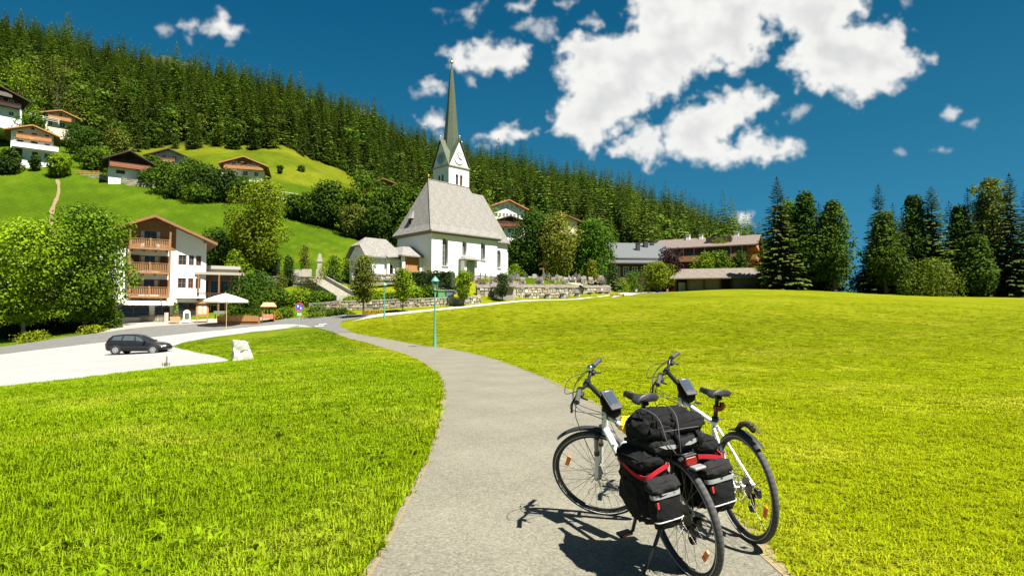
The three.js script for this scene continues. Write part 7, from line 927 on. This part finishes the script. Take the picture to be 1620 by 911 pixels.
{ // parasol
  const d = 62, b = P(355, 506, d), h = 2.75, root = thing('parasol', 'large white square parasol open beside the hotel terrace', 'parasol', b, facing(355) + .5), m = new MB(); m.rod(V(0, -.4, 0), V(0, h + .1, 0), .035, .035, 8); m.build('pole', WOOD_LIGHT, root);
  const c = new MB(), R = 2.25, y0 = h - .75; for (let k = 0; k < 8; k++) { const a = k / 8 * 6.2832, e = (k + 1) / 8 * 6.2832, f = (A, r, y) => V(Math.cos(A) * r, y, Math.sin(A) * r), sg = .06; const p0 = f(a, R, y0), p1 = f(e, R, y0), q0 = f(a, R * .5, y0 + .42), q1 = f(e, R * .5, y0 + .42), t = V(0, h, 0); c.quad(p1, p0, q0, q1); c.tri(q1, q0, t); c.quad(V(p1.x, p1.y - .2, p1.z), V(p0.x, p0.y - .2, p0.z), p0, p1); } c.build('canopy', new THREE.MeshPhysicalMaterial({ color: new THREE.Color().setRGB(.82, .80, .75), roughness: 1, transmission: .3, thickness: 0 }), root); const ribs = new MB(); for (let k = 0; k < 8; k++) { const a = k / 8 * 6.2832; ribs.rod(V(Math.cos(a) * R, y0 - .01, Math.sin(a) * R), V(0, h - .04, 0), .012, .012, 5); } ribs.build('ribs', WOOD, root); const tp = new MB(); tp.sphere(V(0, h + .12, 0), .05); tp.build('finial', WOOD, root);
  const tb = thing('terrace_table', 'small table with a white cloth under the parasol', 'table', P(348, 503, 63.5), .4), q = new MB(); q.box(-.6, .70, -.4, .6, .74, .4); q.box(-.62, .42, .4, .62, .74, .415); q.build('tabletop', CANVAS_CLOTH, tb); for (const [x, z] of [[-.5, -.3], [.5, -.3], [-.5, .3], [.5, .3]]) { const l = new MB(); l.box(x - .03, -.1, z - .03, x + .03, .70, z + .03); l.build('leg', WOOD_GREY, tb); }
}
{ // notice case at the corner
  const root = thing('notice_case', 'orange wooden notice case with little roof beside the hotel entrance', 'notice board', P(319, 507.5, 64.5), facing(319)), m = new MB(); for (const x of [-.5, .5]) m.box(x - .06, -.3, -.06, x + .06, 1.9, .06); m.build('post', WOOD_ORANGE, root); const c = new MB(); c.box(-.62, .55, -.12, .62, 1.85, .04); const cs = c.build('case', WOOD_ORANGE, root), p = new MB(); p.box(-.5, .7, .042, .5, 1.7, .05); p.build('notice_panel', mat(.55, .34, .16), cs); const n = new MB(); for (const [x, y] of [[-.25, 1.0], [.22, 1.05], [-.22, 1.45], [.25, 1.42]]) n.box(x - .13, y - .17, .052, x + .13, y + .17, .056); n.build('paper', mat(.7, .66, .55), cs); const r = new MB(); r.quad(V(-.8, 1.8, .3), V(0, 2.3, .3), V(0, 2.3, -.3), V(-.8, 1.8, -.3)); r.quad(V(0, 2.3, .3), V(.8, 1.8, .3), V(.8, 1.8, -.3), V(0, 2.3, -.3)); r.tri(V(-.75, 1.84, .2), V(.75, 1.84, .2), V(0, 2.26, .2)); r.build('case_roof', WOOD_ORANGE, root);
}
{ // pavement sign
  const root = thing('pavement_sign', 'white rounded menu board standing outside the hotel entrance', 'sign', P(294.5, 509, 64), facing(294)), s = new THREE.Shape(); s.moveTo(-.36, 0); s.lineTo(.36, 0); s.lineTo(.33, .95); s.absarc(0, .95, .33, 0, Math.PI, false); s.closePath(); const m = new MB(); m.add(new THREE.ExtrudeGeometry(s, { depth: .05, bevelEnabled: false }), at(0, 0, 0, 0, -.14)); const f = m.build('frame', FRAME_WHITE, root); m.p.length; const p = new MB(); p.box(-.22, .25, .052, .22, .95, .06, at(0, 0, 0, 0, -.14)); p.build('board', mat(.06, .08, .06), f); const b = new MB(); b.box(-.3, 0, -.5, .3, 1.0, -.46, at(0, 0, 0, 0, .22)); b.build('rear_leg', FRAME_WHITE, root);
}
{ // planter with a clipped shrub
  const root = thing('planter', 'terracotta planter holding a slim upright shrub at the hotel front', 'planter', P(276, 510, 63.7), facing(276)), m = new MB(); m.prism([[-.42, 0], [.42, 0], [.5, .6], [-.5, .6]], -.4, .4); m.build('box', mat(.5, .24, .13), root); const c = meshOf(crownGeometry(++SEED, .8, 1.7, { n: 1100, leaf: .1, lobes: 16, profile: 'column', tone: 'bright' }).geometry, LEAF, 'shrub'); c.position.y = .5; root.add(c);
}
{ // long flower boxes as a low fence
  const A = P(343, 509, 63.2), B = P(408, 506, 62.6), root = thing('flower_trough', 'long orange wooden flower trough along the road beside the parasol', 'planter', A, -Math.atan2(B.z - A.z, B.x - A.x)), L = A.distanceTo(B), n = 14; for (let i = 0; i < n; i++) { const m = new MB(), x = L * i / n; m.box(x + .01, .05, 0, x + L / n - .015, .62, .06); m.build('board', WOOD_ORANGE, root); } const q = new MB(); q.box(0, -.3, -.4, L, .55, -.002); q.build('trough', WOOD, root); flowers(77, .1, L - .1, .62, -.2, [.5, .2, .06], root);
}
{ // orange stall
  const root = thing('market_stall', 'little orange roofed stall with goods between shrubs at the road bend', 'stall', P(424, 504.5, 64), facing(424)), m = new MB(); for (const x of [-.6, .6]) for (const z of [-.5, .5]) m.box(x - .05, -.3, z - .05, x + .05, 1.35, z + .05); m.build('post', WOOD, root); const r = new MB(); r.quad(V(-.8, 1.3, .8), V(.8, 1.3, .8), V(.5, 1.75, 0), V(-.5, 1.75, 0)); r.quad(V(.8, 1.3, -.8), V(-.8, 1.3, -.8), V(-.5, 1.75, 0), V(.5, 1.75, 0)); r.tri(V(-.8, 1.3, -.8), V(-.8, 1.3, .8), V(-.5, 1.75, 0)); r.tri(V(.8, 1.3, .8), V(.8, 1.3, -.8), V(.5, 1.75, 0)); r.build('roof', mat(.72, .36, .14), root); const c = new MB(); c.box(-.6, 0, -.4, .6, .5, .4); c.build('counter', mat(.5, .17, .08), root); flowers(78, -.5, .5, .58, .1, [.55, .2, .05], root); const s = new MB(); s.box(-.02, .5, -.2, .18, 1.1, 0); s.box(-.35, .5, -.2, -.15, .95, 0); s.build('goods', mat(.08, .1, .16), root);
}
// flowers along the footpath corner
{ const root = thing('flower_bed', 'strip of orange and yellow flowers at the foot of the low stone wall', 'flower bed', P(590, 496.5, 63), 0), L = new Leaves(), r = rng(61); for (let i = 0; i < 900; i++) { const t = r(), x = t * 3.6 - 1, z = -t * .9 + (r() - .5) * .8, a = r() * 6.28, c = r() < .5 ? [.5, .3, .03] : r() < .4 ? [.5, .12, .03] : [.12, .17, .02]; L.leaf(x, .05 + r() * .25, z, Math.cos(a) * .6, .8, Math.sin(a) * .6, Math.sin(a), 0, -Math.cos(a), .13, .05, c); } root.add(meshOf(L.geometry(), LEAF, 'flowers')); const s = new MB(); s.cbox(.8, -.02, -.45, 3.8, .08, 1.0); s.build('soil', mat(.09, .06, .035), root); }
{ const root = thing('flower_bed', 'patch of orange flowers at the right end of the churchyard wall', 'flower bed', P(962, 470, 82), 0), L = new Leaves(), r = rng(62); for (let i = 0; i < 700; i++) { const x = (r() - .5) * 4.4, z = (r() - .5) * .8, a = r() * 6.28, c = r() < .45 ? [.5, .3, .03] : r() < .4 ? [.5, .1, .03] : [.12, .17, .02]; L.leaf(x, r() * .35, z, Math.cos(a) * .6, .8, Math.sin(a) * .6, Math.sin(a), 0, -Math.cos(a), .16, .06, c); } root.add(meshOf(L.geometry(), LEAF, 'flowers')); const s = new MB(); s.cbox(0, -.06, 0, 4.6, .14, 1.0); s.build('soil', mat(.09, .06, .035), root); }
{ // two refuse bins
  for (const [px, d, l, m] of [[699, 68, 'green wheeled bin beside the grey one above the low wall', mat(.10, .28, .10, { rough: .5 })], [712, 68, 'grey wheeled bin right of the green one above the low wall', mat(.10, .14, .16, { rough: .5 })]]) { const root = thing('wheeled_bin', l, 'bin', P(px, 476, d), facing(px)), b = new MB(), k = new MB(), w = new MB(); b.prism([[-.38, 0], [.38, 0], [.46, 1.1], [-.46, 1.1]], -.35, .35); b.build('body', m, root); k.rbox(0, 1.15, 0, 1.02, .12, .86, .05); k.build('lid', m, root); for (const x of [-.3, .3]) w.rod(V(x - .04, .06, -.38), V(x + .04, .06, -.38), .1, .1, 10); w.build('wheel', DARK, root); }
}
{ // garden stairs, step by step
  const A = P(498, 441, 78.5), B = P(545, 469, 69.5), root = thing('garden_stairs', 'pale stone stairway climbing from the low wall to the terrace garden', 'stairs', B, 0), n = 22, d = A.clone().sub(B), s = V(d.z, 0, -d.x).normalize(); if (s.x < 0) s.negate(); for (let i = 0; i < n; i++) { const p = d.clone().multiplyScalar(i / n), q = d.clone().multiplyScalar((i + 1.04) / n), w = .95, y = p.y + d.y / n, m = new MB(), c = (v, k, yy) => V(v.x + s.x * k, yy, v.z + s.z * k), a = [c(p, -w, y), c(p, w, y), c(q, w, y), c(q, -w, y)], b = a.map((v) => V(v.x, y - .6, v.z)); m.quad(a[0], a[1], a[2], a[3]); m.quad(b[0], b[1], a[1], a[0]); m.quad(b[1], b[2], a[2], a[1]); m.quad(b[3], b[0], a[0], a[3]); m.build('step', STONE, root); }
  const rl = new MB(); for (let i = 0; i <= 5; i++) { const p = d.clone().multiplyScalar(i / 5), x = p.x + s.x * 1.25, z = p.z + s.z * 1.25; rl.rod(V(x, p.y, z), V(x, p.y + .95, z), .03, .03, 6); } rl.rod(V(s.x * 1.25, .95, s.z * 1.25), V(d.x + s.x * 1.25, d.y + .95, d.z + s.z * 1.25), .035, .035, 6); rl.build('handrail', mat(.03, .03, .03), root);
  const k = new MB(); { const a = V(s.x * 1.1, -.6, s.z * 1.1), o = .5; k.quad(V(a.x, -.6, a.z), V(d.x + a.x, d.y - .6, d.z + a.z), V(d.x + a.x, d.y + o, d.z + a.z), V(a.x, o, a.z)); k.quad(V(a.x, o, a.z), V(d.x + a.x, d.y + o, d.z + a.z), V(d.x + a.x + s.x * .25, d.y + o, d.z + a.z + s.z * .25), V(a.x + s.x * .25, o, a.z + s.z * .25)); k.quad(V(d.x + a.x + s.x * .25, d.y - .6, d.z + a.z + s.z * .25), V(a.x + s.x * .25, -.6, a.z + s.z * .25), V(a.x + s.x * .25, o, a.z + s.z * .25), V(d.x + a.x + s.x * .25, d.y + o, d.z + a.z + s.z * .25)); } k.build('cheek_wall', STONE, root);
}
{ // memorial in the terrace garden
  const root = thing('memorial', 'grey stone memorial column with low side stones above the stairs', 'memorial', P(505, 437, 80), facing(505)), m = new MB(); m.box(-.45, -.4, -.4, .45, .9, .4); m.box(-.3, .9, -.28, .3, 1.9, .28); m.box(-.42, 1.9, -.36, .42, 2.05, .36); m.prism([[-.34, 2.05], [.34, 2.05], [.2, 2.9], [0, 3.1], [-.2, 2.9]], -.2, .2); m.build('column', STONE, root); for (const x of [-1.6, 1.5]) { const s = new MB(); s.box(x - .6, -.4, -.25, x + .6, .9, .25); s.build('side_stone', STONE, root); } }
{ const root = thing('memorial_stone', 'low rough grey stone slab left of the memorial column', 'stone', P(466, 438, 80), facing(466)), m = new MB(); m.prism([[-1.4, -.4], [1.4, -.4], [1.3, .7], [.4, 1.0], [-.8, .8], [-1.3, .5]], -.3, .3); m.build('slab', STONE, root); const q = new MB(); q.box(-.7, .15, .3, .5, .55, .33); q.build('plaque', mat(.2, .19, .17), root); }
// gravestones behind the tiled wall
{
  const r = rng(91), mats = [mat(.28, .27, .25), mat(.16, .16, .16, { rough: .4 }), mat(.34, .32, .27), mat(.12, .11, .11, { rough: .3 }), mat(.34, .29, .23)], kinds = [];
  const shapes = [[[-.35, -.4], [.35, -.4], [.35, .8], [.2, 1.0], [-.2, 1.0], [-.35, .8]], [[-.3, -.4], [.3, -.4], [.33, .7], [0, 1.25], [-.33, .7]], [[-.4, -.4], [.4, -.4], [.4, .75], [-.4, .85]], [[-.09, -.4], [.09, -.4], [.09, .75], [.36, .75], [.36, .93], [.09, .93], [.09, 1.3], [-.09, 1.3], [-.09, .93], [-.36, .93], [-.36, .75], [-.09, .75]]];
  const protos = shapes.map((s, i) => { const root = new THREE.Group(), b = new MB(), m = new MB(); m.prism(s, -.08, .08); m.build('headstone', mats[i], root); b.box(-.5, -.4, -.25, .5, .12, .3); b.build('plinth', mats[(i + 2) % 5], root); const L = new Leaves(); for (let k = 0; k < 70; k++) { const a = r() * 6.28, c = r() < .4 ? [.45, .08, .06] : r() < .3 ? [.5, .4, .1] : [.07, .14, .02]; L.leaf((r() - .5) * .9, .12 + r() * .1, .35 + r() * .5, Math.cos(a) * .6, .8, Math.sin(a) * .6, Math.sin(a), 0, -Math.cos(a), .16, .07, c); } root.add(meshOf(L.geometry(), LEAF, 'grave_flowers')); return root; });
  let first = new Set();
  const ORD = ['first', 'second', 'third', 'fourth', 'fifth', 'sixth', 'seventh', 'eighth', 'ninth', 'tenth', 'eleventh', 'twelfth', 'thirteenth'], LOOK = ['grey gravestone with rounded shoulders', 'pointed dark gravestone', 'low pale slab gravestone', 'stone cross grave marker'], GRP = ['rounded gravestones in the churchyard', 'pointed gravestones in the churchyard', 'slab gravestones in the churchyard', 'cross gravestones in the churchyard'], seen = [0, 0, 0, 0], places = [];
  for (let i = 0; i < 34; i++) { const px = i < 9 ? 742 + i * 8 + r() * 4 : 806 + (i - 9) * 6.1 + r() * 4, d = i < 9 ? 76.5 + r() * 2 + i * .2 : 80 + r() * 9; places.push([px, d, Math.floor(r() * 4), .6 + .4 * r(), (r() - .5) * .8]); }
  places.sort((a, b) => a[0] - b[0]);
  for (const [px, d, k, big, turn] of places) { const g = protos[k].clone(); g.name = numbered('gravestone'); g.position.copy(P(px, 446.5 - (d - 78) * .35, d)); g.rotation.y = facing(px) + turn; g.scale.setScalar(big); scene.add(g); tag(g, `${LOOK[k]}, ${ORD[seen[k]++]} of its shape from the left in the churchyard`, 'gravestone', GRP[k]); }
}
{ const root = thing('wayside_cross', 'wooden crucifix with small pitched roof rising above the graves', 'cross', P(860, 440, 86), facing(860)), m = new MB(), r = new MB(); m.box(-.1, -.6, -.1, .1, 2.3, .1); m.box(-.55, 1.3, -.05, .55, 1.45, .05); m.build('cross', WOOD, root); for (const s of [-1, 1]) { const a = V(0, 2.55, .4), b = V(s * .8, 1.85, .4), c = V(s * .8, 1.85, -.4), d = V(0, 2.55, -.4); s > 0 ? r.quad(a, b, c, d) : r.quad(d, c, b, a); } r.tri(V(-.7, 1.93, -.2), V(.7, 1.93, -.2), V(0, 2.5, -.2)); r.build('cross_roof', mat(.5, .33, .26), root); }
{ const root = thing('white_shrine', 'broken looking white shrine stones at the churchyard corner', 'shrine', P(911, 449, 88), facing(911)), m = new MB(); m.prism([[-1.2, -.6], [1.2, -.6], [1.0, .9], [.5, 1.2], [.3, .5], [-.1, 1.0], [-.6, .8], [-1.0, 1.3]], -.3, .3); m.build('stone', mat(.65, .63, .58), root); const c = new MB(); c.box(-.15, .9, .05, -.05, 1.6, .12); c.box(-.35, 1.25, .05, .15, 1.33, .12); c.build('cross', mat(.1, .1, .1), root); }
{ // pale drive and a distant walker's post at the field edge
  const pts = [[966, 472], [1000, 467.8], [1030, 463.4], [1062, 460.4], [1062, 459.3], [1035, 459.4], [1005, 460.5], [985, 463.5], [974, 467]].map(([px, row]) => { const p = hit(px, row) ?? G(px, 97); return [p.x, p.z]; }); clipSheet(pts, 1.2, .05, 'drive', gravelMat);
  const root = thing('drive_post', 'short dark post standing in the pale drive left of the round tree', 'post', P(1007, 466, 94), 0), m = new MB(); m.rod(V(0, -.3, 0), V(0, .8, 0), .1, .08, 8); m.sphere(V(0, .85, 0), .12); m.build('post', WOOD_GREY, root); const q = new MB(); q.box(-.13, .5, .08, .13, .75, .1); q.build('plate', mat(.5, .48, .42), root);
}
// hillside fences and a lane
function railFence(name, label, pts, h, m, n = 2, step = 3) { const O = pts[0], root = thing(name, label, 'fence', O.clone(), 0); for (let i = 0; i < pts.length - 1; i++) { const a = pts[i].clone().sub(O), b = pts[i + 1].clone().sub(O), L = a.distanceTo(b), k = Math.max(1, Math.round(L / step)); for (let j = 0; j < k + (i === pts.length - 2 ? 1 : 0); j++) { const p = a.clone().lerp(b, j / k), q = new MB(); q.box(p.x - .07, p.y - .5, p.z - .07, p.x + .07, p.y + h, p.z + .07); q.build('post', m, root); } for (let j = 0; j < n; j++) { const y = h * (1 - j * .42) - .1, r = new MB(); r.rod(V(a.x, a.y + y, a.z), V(b.x, b.y + y, b.z), .06, .06, 5); r.build('rail', m, root); } } return root; }
railFence('lane_fence', 'pale rail fence along the lane below the balconied chalet', [P(343, 289, 168), P(385, 296, 166)], 1.0, mat(.6, .58, .52), 2, 3);
railFence('lane_fence', 'grey guard rail along the lane left of the tree belt', [P(432, 306, 152), P(476, 313, 150)], .9, mat(.55, .53, .48), 1, 3);
railFence('lane_fence', 'white terrace railing between the two upper left chalets', [P(42, 184, 172), P(92, 194, 176)], 1.1, mat(.6, .6, .58), 3, 3);
railFence('wood_fence', 'brown board fence on top of the pale retaining wall', [P(119, 277, 152.4), P(162, 277, 151.4), P(186, 281, 151.2)], 1.1, WOOD_ORANGE, 3, 1.2);
{ const m = new MB(), P2 = [[400, 160], [430, 153], [476, 150], [520, 152]].map(([px, d]) => [G(px, d - 1.6), G(px, d + 1.6)]); for (let i = 0; i < 3; i++) { const f = (v) => V(v.x, v.y + .12, v.z); m.quad(f(P2[i][0]), f(P2[i + 1][0]), f(P2[i + 1][1]), f(P2[i][1])); } const o = m.build('lane', gravelMat); structure(o); }
{ const root = thing('terrace', 'white walled terrace with orange planting left of the balconied chalet', 'terrace', P(353, 281, 172), facing(353)), m = new MB(), L = new Leaves(), r = rng(14); m.box(-2.6, -1.5, -3, 2.9, 1.0, .2); m.build('wall', PLASTER, root); const q = new MB(); q.box(-2.5, 1.0, .05, 2.8, 1.5, .12); q.build('railing', FRAME_WHITE, root); const d = new MB(); d.box(-2.6, 2.4, -3, .8, 2.55, .4); for (const x of [-2.5, .7]) d.box(x - .06, 1, .2, x + .06, 2.4, .32); d.build('pergola', WOOD_ORANGE, root); }
// dirt track down the left meadow
{ const m = new MB(), pts = []; for (let i = 0; i <= 30; i++) { const t = i / 30, d = lerp(146, 96, t), px = 82 - 6 * t + 4 * Math.sin(t * 9), w = .18 + .5 * clamp(fbm(t * 14, 3, 3) + .45); pts.push([G(px, d), w]); } for (let i = 0; i < 30; i++) { const [a, wa] = pts[i], [b, wb] = pts[i + 1], f = (v, w) => V(v.x + w, groundY(v.x + w, v.z) + .1, v.z); m.quad(f(b, -wb), f(b, wb), f(a, wa), f(a, -wa)); } structure(m.build('dirt_track', mat(.24, .17, .08, { rough: 1, map: grain('sand', 0, .5, 1, 32, 4, .4) }))); }

// ---------------------------------------------------------------- the car
{
  const pos = hit(220, 559.5), root = thing('parked_car', 'black hatchback parked side-on in the gravel yard', 'car', pos, 0);
  // heading: front to the right, seen from the right-hand side and a little from behind
  root.rotation.y = deg(8); root.scale.setScalar(.92);
  const L = 4.15, PAINT = new THREE.MeshPhysicalMaterial({ color: new THREE.Color().setRGB(.012, .013, .016), roughness: .4, specularIntensity: .3, clearcoat: .45, clearcoatRoughness: .05 }), CGLASS = mat(.055, .07, .075, { rough: .04 }), RUB = mat(.016, .016, .016, { rough: .9 }), TRIM = mat(.02, .02, .02, { rough: .6 });
  // stations along x (rear -2.07 .. front 2.07): [x, low, belt (bonnet) height, half width low, half width belt, roof height, half width roof]
  const lower = [[-2.07, .42, .62, .62, .66], [-2.02, .32, .86, .74, .76], [-1.9, .27, .93, .82, .82], [-1.4, .24, .95, .86, .85], [-.6, .22, .945, .865, .85], [.3, .22, .93, .865, .85], [.9, .22, .91, .86, .835], [1.15, .22, .885, .855, .80], [1.6, .24, .81, .83, .74], [1.9, .28, .73, .78, .66], [2.04, .34, .62, .66, .58], [2.08, .42, .54, .58, .54]];
  const ring = ([x, y0, y1, w0, w1]) => [[0, y0], [w0 * .86, y0], [w0 * .985, y0 + .1], [w0, lerp(y0, y1, .38)], [w0 * 1.005, lerp(y0, y1, .6)], [w1 * 1.0, y1 - .1], [w1 * .965, y1 - .02], [w1 * .8, y1 + .015], [0, y1 + .03]].map(([z, y]) => V(x, y, z));
  const loft = (st, mk) => { const m = new MB(), R = st.map(mk), g = new THREE.BufferGeometry(), p = [], idx = [], n = R[0].length; for (const s of [1, -1]) { const base = p.length / 3; for (const r of R) for (const v of r) p.push(v.x, v.y, v.z * s); for (let i = 0; i < R.length - 1; i++) for (let j = 0; j < n - 1; j++) { const a = base + i * n + j, b = a + n; s < 0 ? idx.push(a, b, a + 1, b, b + 1, a + 1) : idx.push(a, a + 1, b, b, a + 1, b + 1); } } g.setAttribute('position', new THREE.Float32BufferAttribute(p, 3)); g.setIndex(idx); g.computeVertexNormals(); return g; };
  const body = meshOf(loft(lower, ring), PAINT, 'body'); root.add(body);
  { const e = new MB(); for (const i of [0, lower.length - 1]) { const r = ring(lower[i]); for (let j = 0; j < r.length - 1; j++) { const a = r[j], b = r[j + 1]; i ? e.quad(V(a.x, a.y, -a.z), a, b, V(b.x, b.y, -b.z)) : e.quad(a, V(a.x, a.y, -a.z), V(b.x, b.y, -b.z), b); } } e.build('bumper', PAINT, root); }
  // cabin: [x, base y, base half width, top y, top half width]
  const cab = [[-1.98, .92, .74, .94, .73], [-1.86, .93, .80, 1.18, .70], [-1.62, .935, .82, 1.38, .63], [-1.2, .94, .83, 1.44, .60], [-.5, .94, .835, 1.46, .60], [.05, .93, .83, 1.42, .60], [.35, .92, .82, 1.28, .64], [.7, .905, .80, 1.08, .71], [1.02, .885, .76, .90, .74]];
  root.add(meshOf(loft(cab, ([x, y0, w0, y1, w1]) => [[w0, y0 - .03], [lerp(w0, w1, .55), lerp(y0, y1, .55)], [w1 * 1.02, y1 - .05], [w1 * .93, y1 - .012], [w1 * .6, y1 + .005], [0, y1 + .015]].map(([z, y]) => V(x, y, z))), PAINT, 'cabin'));
  // glass set just proud of the cabin skin
  const on = (x, t, out = .012) => { let i = 0; while (i < cab.length - 2 && x > cab[i + 1][0]) i++; const a = clamp((x - cab[i][0]) / (cab[i + 1][0] - cab[i][0])), c = cab[i].map((v, k) => lerp(v, cab[i + 1][k], a)), y = lerp(c[1], c[3] - .05, t), z = t < .58 ? lerp(c[2], lerp(c[2], c[4], .55), t / .58) : lerp(lerp(c[2], c[4], .55), c[4] * 1.02, (t - .58) / .42); return [x, y, z + out]; };
  for (const s of [1, -1]) for (const [q] of [[[[.62, .14], [.06, .16], [-.02, .90], [.22, .90], [.42, .7]]], [[[-.04, .16], [-.86, .16], [-.80, .92], [-.10, .91]]], [[[-.95, .18], [-1.62, .30], [-1.50, .86], [-.90, .91]]]]) { const m = new MB(), v = q.map(([x, t]) => on(x, t)).map(([x, y, z]) => V(x, y, z * s)); for (let i = 1; i < v.length - 1; i++) s > 0 ? m.tri(v[0], v[i + 1], v[i]) : m.tri(v[0], v[i], v[i + 1]); m.build('window', CGLASS, root); }
  { const m = new MB(); m.quad(V(.98, .915, .68), V(.98, .915, -.68), V(.12, 1.405, -.52), V(.12, 1.405, .52)); m.build('windscreen', CGLASS, root); const r = new MB(); r.quad(V(-1.99, .985, -.62), V(-1.99, .985, .62), V(-1.68, 1.37, .53), V(-1.68, 1.37, -.53)); r.build('rear_window', CGLASS, root); }
  for (const x of [-1.28, 1.28]) for (const s of [1, -1]) { // arches, wheels
    const a = new MB(); a.add(new THREE.CylinderGeometry(.36, .36, .1, 24), at(x, .34, s * .835, 0, Math.PI / 2)); a.build('wheel_arch', TRIM, root);
    const w = new MB(); w.add(new THREE.TorusGeometry(.245, .075, 10, 28), at(x, .315, s * .80)); w.add(new THREE.CylinderGeometry(.30, .30, .16, 24), at(x, .315, s * .79, 0, Math.PI / 2)); const wh = w.build('wheel', RUB, root), h = new MB(); h.add(new THREE.CylinderGeometry(.205, .215, .04, 24), at(x, .315, s * .885, 0, Math.PI / 2)); h.add(new THREE.CylinderGeometry(.07, .07, .05, 12), at(x, .315, s * .885, 0, Math.PI / 2)); h.build('hubcap', mat(.5, .5, .5, { rough: .35, metalness: .7 }), wh); const k = new MB(); for (let i = 0; i < 7; i++) { const A = i / 7 * 6.2832; k.add(new THREE.CylinderGeometry(.032, .032, .01, 8), at(x + Math.cos(A) * .135, .315 + Math.sin(A) * .135, s * .904, 0, Math.PI / 2)); } k.build('hubcap_hole', TRIM, wh);
  }
  for (const s of [1, -1]) { const m = new MB(); m.box(-1.9, .5, s * .868 - .012, 1.85, .545, s * .868 + .012); m.build('side_strip', TRIM, root); const h = new MB(); for (const x of [-.62, .32]) h.rbox(x, .79, s * .862, .2, .035, .03, .012); h.build('door_handle', TRIM, root); const r = new MB(); r.rbox(.72, .98, s * .93, .14, .12, .18, .04); r.build('mirror', PAINT, root); const t = new MB(); t.rbox(-1.98, .74, s * .70, .12, .2, .22, .04); t.build('tail_light', mat(.28, .012, .012, { rough: .25 }), root); const f = new MB(); f.rbox(1.97, .6, s * .56, .16, .16, .3, .05); f.build('headlight', mat(.5, .52, .54, { rough: .15 }), root); const g = new MB(); for (const x of [-.06, .98, -.93]) g.box(x - .006, .3, s * .867 - .004, x + .006, .92, s * .867 + .006); g.build('door_gap', DARK, root); }
  { const p = new MB(); p.box(-2.105, .52, -.26, -2.085, .63, .26); p.build('number_plate', mat(.62, .62, .6), root); const w = new MB(); w.box(-2.02, 1.04, -.02, -1.995, 1.07, .3); w.build('wiper', TRIM, root); }
}
renderer.render(scene, camera);
